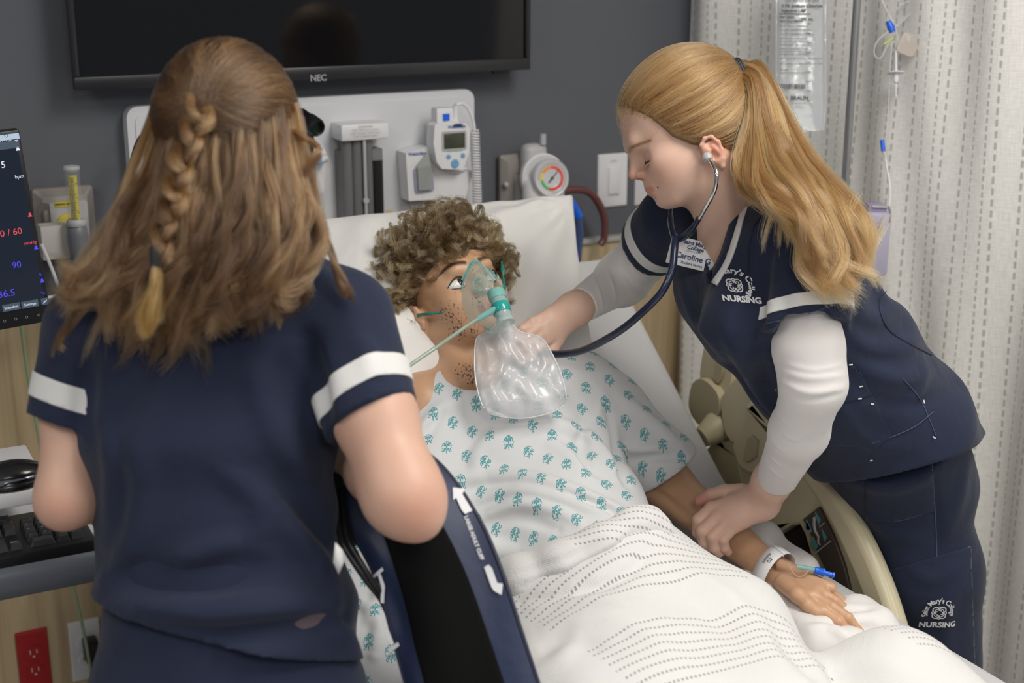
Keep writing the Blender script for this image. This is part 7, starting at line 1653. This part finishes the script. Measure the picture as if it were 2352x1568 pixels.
# ---------------------------------------------------------------- wall desk: mouse shelf, keyboard tray
def desk():
    zt = .965
    fr = onp(238, 1246, 2, zt); x1 = fr[0]; yf = fr[1]; x0 = x1-.62
    t = thing('keyboard_tray', 'white keyboard tray with a rounded grey front edge', 'tray', ((x0+x1)/2, yf+.12, zt))
    MB().box(((x0+x1)/2, yf+.14, zt-.012), ((x1-x0)/2, .13, .012), bev=.004).build('deck', M_white, t)
    MB().box(((x0+x1)/2, yf+.265, zt+.008), ((x1-x0)/2, .008, .022), bev=.003).build('back_lip', M_white, t)
    MB().box(((x0+x1)/2, yf-.006, zt-.020), ((x1-x0)/2+.004, .034, .028), bev=.024, seg=5).build('palm_rest', mat('palm_grey', (.12, .135, .165), .38), t)
    MB().box(((x0+x1)/2, (yf+.27+WY-.03)/2, zt-.03), (.04, (WY-.03-yf-.27)/2, .02)).build('support_arm', M_grey, t)
    k = thing('keyboard', 'black computer keyboard on the tray', 'keyboard', (x1-.2, yf+.1, zt))
    kr = onp(222, 1236, 2, zt+.02); kx1, ky0 = kr[0]+.000, kr[1]-.004; W_ = .44; D_ = .150
    MB().box((kx1-W_/2, ky0+D_/2, zt+.010), (W_/2, D_/2, .010), bev=.004, seg=2).build('case', M_black, k)
    M_key = mat('key_cap', (.035, .035, .038), .3, spec=.5)
    bm = bmesh.new(); bmesh.ops.create_cube(bm, size=2)
    for v in bm.verts:
        f = .70 if v.co.z > 0 else .92; v.co = Vector((v.co.x*.0095*f, v.co.y*.0095*f+(.001 if v.co.z > 0 else 0), v.co.z*.0045))
    bmesh.ops.bevel(bm, geom=bm.edges[:], offset=.0007, segments=1, affect='EDGES'); kme = bpy.data.meshes.new('key'); bm.to_mesh(kme); bm.free(); kme.materials.append(M_key)
    P = .019; cols = []
    xr = kx1-.014
    lab = {(0, 0): 'Enter', (1, 0): '.', (1, 1): '3', (2, 1): '2', (3, 1): '1', (2, 2): '5', (3, 2): '4', (1, 2): '6', (3, 0): '0', (0, 2): '+', (1, 3): '9', (2, 3): '8', (3, 3): '7'}
    def key(ix, iy, wx=1, wy=1, gap=0):
        x = xr-(ix+wx/2)*P-gap; y = ky0+.014+(iy+wy/2)*P; o = bpy.data.objects.new('key', kme); link(o, k); o.location = (x-k.location.x+0, y-k.location.y, zt+.0235-k.location.z); o.matrix_parent_inverse = Matrix()
        o.scale = (wx*1.0, wy*1.0, 1)
        s_ = lab.get((ix, iy))
        if s_: text_mb(s_, .0042, (x-.002, y+.0025, zt+.0284), (1, 0, 0), (0, 1, 0)).build('key_legend', M_print, k, recalc=False)
    key(0, 0, 1, 2); key(1, 0); key(2, 0, 2, 1)
    for iy in range(1, 5):
        for ix in (1, 2, 3): key(ix, iy)
    key(0, 2, 1, 2); key(0, 4); 
    for ix in range(3): key(ix, 0, gap=4*P+.007)
    key(1, 1, gap=4*P+.007)
    for iy in (3, 4, 5.3):
        for ix in range(3): key(ix, iy, gap=4*P+.007)
    for iy in range(0, 5):
        for ix in range(0, 13):
            if iy == 0 and 3 < ix < 9: continue
            key(ix, iy, gap=7*P+.014)
    key(4, 0, 5, 1, gap=7*P+.014)
    # mouse shelf
    zs = 1.045; f2 = onp(80, 1122, 2, zs)
    t = thing('mouse_shelf', 'white mouse shelf above the keyboard tray', 'shelf', (f2[0]-.15, f2[1]+.1, zs))
    MB().box((f2[0]-.17, f2[1]+.10, zs-.012), (.19, .10, .012), bev=.004).build('deck', M_white, t)
    MB().box((f2[0]-.17, (f2[1]+.2+WY-.03)/2, zs-.03), (.03, (WY-.03-f2[1]-.2)/2+.01, .018)).build('support_arm', M_grey, t)
    mc = onp(24, 1090, 2, zs+.016)
    m = thing('computer_mouse', 'black computer mouse with a grey side band on the shelf', 'mouse', (mc[0], mc[1], zs))
    S = SDF().u(el((mc[0], mc[1], zs+.010), (.054, .032, .027)), .01); S.cut((0, 0, zs+.001), (0, 0, -1)); S.disp(lambda P: -.004*np.exp(-((P[:, 2]-zs-.013)/.005)**2))
    solid_obj('shell', nets(S, mc-V(.08, .06, .05), mc+V(.08, .06, .05), .002), mat('mouse_black', (.010, .010, .011), .22, coat=.3), m)
    S = SDF().u(el((mc[0], mc[1], zs+.011), (.0545, .0322, .018)), .01)
    class Bd(SDF):
        def __call__(s, P): return np.maximum(S(P), np.abs(P[:, 2]-zs-.014-.006*np.sin((P[:, 0]-mc[0])*45+1))-.004)
    solid_obj('side_band', nets(Bd(), mc-V(.08, .06, .05), mc+V(.08, .06, .05), .002), mat('mouse_band', (.10, .11, .14), .12, coat=.5), m)
desk()
# ---------------------------------------------------------------- infusion things in front of the curtain
def infusion():
    D = 2.74
    p = thing('iv_pole', 'slim steel infusion pole standing in front of the privacy curtain', 'pole', at(1949, 784, 2.80)*V(1, 1, 0))
    b = at(1949, 300, 2.80); x, y = b[0], b[1]
    MB().tube([(x, y, .08), (x, y, 2.25)], .008, 14).build('shaft', M_steel, p)
    for k in range(5): a = k*2*math.pi/5; MB().tube([(x, y, .09), (x+.22*math.cos(a), y+.22*math.sin(a), .045)], .010, 8).build('base_leg', M_steel, p)
    MB().tube([(x-.16, y+.0, 2.2), (x-.15, y, 2.17), (x-.08, y, 2.2), (x, y, 2.21), (x+.08, y, 2.2), (x+.15, y, 2.17), (x+.16, y, 2.2)], .005, 8).build('hook', M_steel, p)
    # saline bag
    t = thing('saline_bag', 'clear bag of sodium chloride solution with black printed label', 'bag', at(1840, 150, D))
    c = at(1839, 90, D); X, Z = RT, UP*1.0; n = 26; P = [[], []]
    px = D/3200
    for j in range(40):
        v = j/39; yy = -235+v*445   # pixels relative to centre
        hw = 56*(1 if yy > -190 else 1)*(1-.10*max(0, (v-.86)/.14)**2)
        for sd in (0, 1):
            row = []
            for i in range(n):
                u = -1+2*i/(n-1); th_ = .020*math.sqrt(max(0, 1-u*u))*(math.sin(math.pi*min(1, v*1.0+.02)*.98+.02)**.4)
                row.append(c+X*u*hw*px-Z*(yy+0)*px+(-FW if sd == 0 else FW)*th_*(1 if sd == 0 else .7))
            P[sd].append(row)
    M_bag = mat('saline_clear', (.62, .66, .70), .08, spec=.8, alpha=.42, coat=.5, bump=(14, .5, .01))
    MB().grid(P[0]).build('front_film', M_bag, t, recalc=False); MB().grid(P[1]).build('back_film', M_bag, t, recalc=False)
    MB().tube([r_[-1] for r_ in P[0]], .003, 8).tube([r_[0] for r_ in P[0]], .003, 8).build('sealed_edge', M_bag, t)
    o = c-FW*.022
    def tx(s_, x_, y_, sz, bold=0, al='LEFT'): text_mb(s_, sz, o+X*(x_-1839)*px-Z*(y_-90)*px, X, Z, bold=bold, align=al).build('print', M_ink, t, recalc=False)
    for s_, x_, y_, sz, bo in (('LOT R3C127 EXP 2026', 1798, 8, .0068, .0001), ('0.9% Sodium Chloride', 1790, 20, .0088, .0003), ('Injection USP', 1790, 31, .0088, .0003), ('REF L8000', 1786, 46, .0065, .0002), ('NDC 0264-7800-09', 1786, 55, .0055, .0002), ('1000 mL', 1828, 50, .0085, .0002),
                               ('EACH 100 mL CONTAINS', 1786, 66, .0048, 0), ('SODIUM CHLORIDE USP 0.9 g', 1786, 75, .0048, 0), ('WATER FOR INJECTION USP qs', 1786, 84, .0048, 0), ('pH 5.6  mEq/L Na 154 Cl 154', 1786, 100, .0048, 0), ('OSMOLARITY 308 mOsmol/L', 1786, 109, .0048, 0), ('STERILE NONPYROGENIC', 1786, 118, .0048, 0),
                               ('SINGLE DOSE CONTAINER', 1786, 130, .0048, 0), ('NOT MADE WITH LATEX PVC OR DEHP', 1786, 140, .0046, 0), ('RECOMMENDED STORAGE ROOM TEMP', 1786, 152, .0046, 0), ('Rx only', 1786, 165, .0055, 0), ('B  BRAUN', 1797, 230, .0105, .0005), ('B. BRAUN MEDICAL INC', 1795, 242, .0042, 0)):
        tx(s_, x_, y_, sz, bo)
    for y_ in (38, 94, 124, 172): MB().box(o+X*(1817-1839)*px-Z*(y_-90)*px, (.027, .0002, .0004 if y_ != 38 else .001), np.array([X, FW, Z])).build('rule_line', M_ink, t)
    r = np.random.default_rng(2); bc = MB(); x_ = 1786
    while x_ < 1845:
        w_ = r.choice([1., 1.6, 2.4]); bc.box(o+X*(x_+w_/2-1839)*px-Z*(203-90)*px, (w_*px/2, .0002, .0048), np.array([X, FW, Z])); x_ += w_+r.choice([1., 1.6])
    bc.build('barcode', M_ink, t)['kind'] = 'stuff'
    for i in range(10): MB().box(o+X*(1853-1839)*px-Z*((38+i*22)-90)*px, (.0035, .0002, .0006), np.array([X, FW, Z])).build('scale_mark', M_ink, t); 
    for i in range(9): tx(str(i+1), 1845, 38+i*22, .0045)
    MB().tube([c-Z*208*px, c-Z*228*px], [.012, .007], 14).build('port', M_white, t)
    # vial adapter, clips and line
    q = lambda x_, y_, d=D-.02: at(x_, y_, d)
    M_ln = mat('clear_tube', (.70, .70, .68), .12, alpha=.6)
    t = thing('iv_line', 'thin clear infusion line looping in front of the curtain', 'tubing', q(2050, 200))
    MB().tube(spline([q(2020, -10), q(2040, 30), q(2058, 70), q(2064, 100)], 16), .0016, 6).tube(spline([q(2064, 12), q(2088, 5), q(2098, 20), q(2080, 42), q(2060, 60), q(2030, 80), q(2012, 100), q(2008, 125), q(2022, 134), q(2035, 110), q(2044, 95)], 40), .0014, 6).build('loop', M_ln, t)
    MB().tube(spline([q(2048, 95), q(2044, 170), q(2040, 250), q(2034, 320)], 20), .0012, 6).build('upper_run', M_ln, t)
    MB().tube(spline([q(2032, 352), q(2036, 380), q(2044, 430), q(2042, 470), q(2034, 520), q(2028, 560)], 30), [.0022]*30, 8).build('lower_run', M_white, t)
    t = thing('blue_line_clamp', 'small blue clamp high on the infusion line near the drip spike', 'clamp', q(2046, 60))
    MB().tube([q(2040, 48), q(2045, 60), q(2050, 74)], [.0045, .0075, .006], 10).build('body', M_blue, t); MB().tube([q(2042, 62), q(2054, 60)], .004, 8).build('tab', M_blue, t)
    MB().tube([q(2030, 102), q(2052, 88)], .0022, 6).build('green_tag', mat('lime_clip', (.45, .52, .02), .4), t)
    t = thing('blue_luer_cap', 'blue cap on the lower end of the infusion line by the pump', 'connector', q(2028, 335))
    MB().tube([q(2026, 321), q(2029, 347)], [.0042, .0046], 12).build('cap', M_blue, t); MB().tube([q(2029, 346), q(2036, 368)], [.003, .0022], 10).build('hub', M_ln, t)
    t = thing('drip_spike', 'white drip chamber spike hanging in front of the curtain', 'drip chamber', q(2057, 160))
    MB().tube([q(2058, 116), q(2058, 165)], .0024, 10).build('stem', M_white, t); a = q(2058, 168)
    MB().lathe([(.001, .003), (.0165, .002), (.0165, .0), (.006, -.001), (.006, -.008), (.0045, -.018), (.0018, -.020), (.0014, -.046), (.0005, -.047)], a, UP, 20).build('flange', M_white, t)
    t = thing('spike_cover', 'clear plastic cover dangling beside the drip spike', 'cover', q(2085, 100))
    MB().prism(rrect(.036, .042, .008), q(2084, 104), RT*.92-UP*.4, UP*.92+RT*.4, -FW, .008).build('body', mat('peach_clear', (.62, .55, .48), .15, alpha=.5), t); MB().tube([q(2084, 82), q(2087, 96)], [.006, .004], 10).build('cap', M_white, t)
    # infusion pump
    t = thing('infusion_pump', 'pale lilac infusion pump clamped behind the blonde nurse', 'pump', at(2000, 540, 2.72))
    M_li = mat('lilac_plastic', (.46, .44, .56), .4); c = at(1990, 555, 2.72); M3 = np.array([RT, nrm(V(FW[0], FW[1], 0)), V(0, 0, 1)])
    MB().box(c, (.038, .03, .062), M3, bev=.006).build('housing', M_li, t); MB().box(c+RT*.012+V(0, 0, .066), (.018, .02, .010), M3, bev=.003).build('top_block', mat('lilac_top', (.30, .26, .40), .4), t)
    MB().lathe([(.009, 0), (.009, .003), (.001, .0035)], at(1976, 481, 2.69), UP, 16).build('blue_button', mat('pump_blue', (.05, .22, .75), .4), t)
    MB().tube([at(2003, 474, 2.68), at(2040, 476, 2.68)], .0028, 8).build('hanger_bar', M_chrome, t); MB().tube([at(2040, 474, 2.68), at(2044, 484, 2.68), at(2043, 508, 2.68)], .0035, 8).build('hook', M_chrome, t)
infusion()
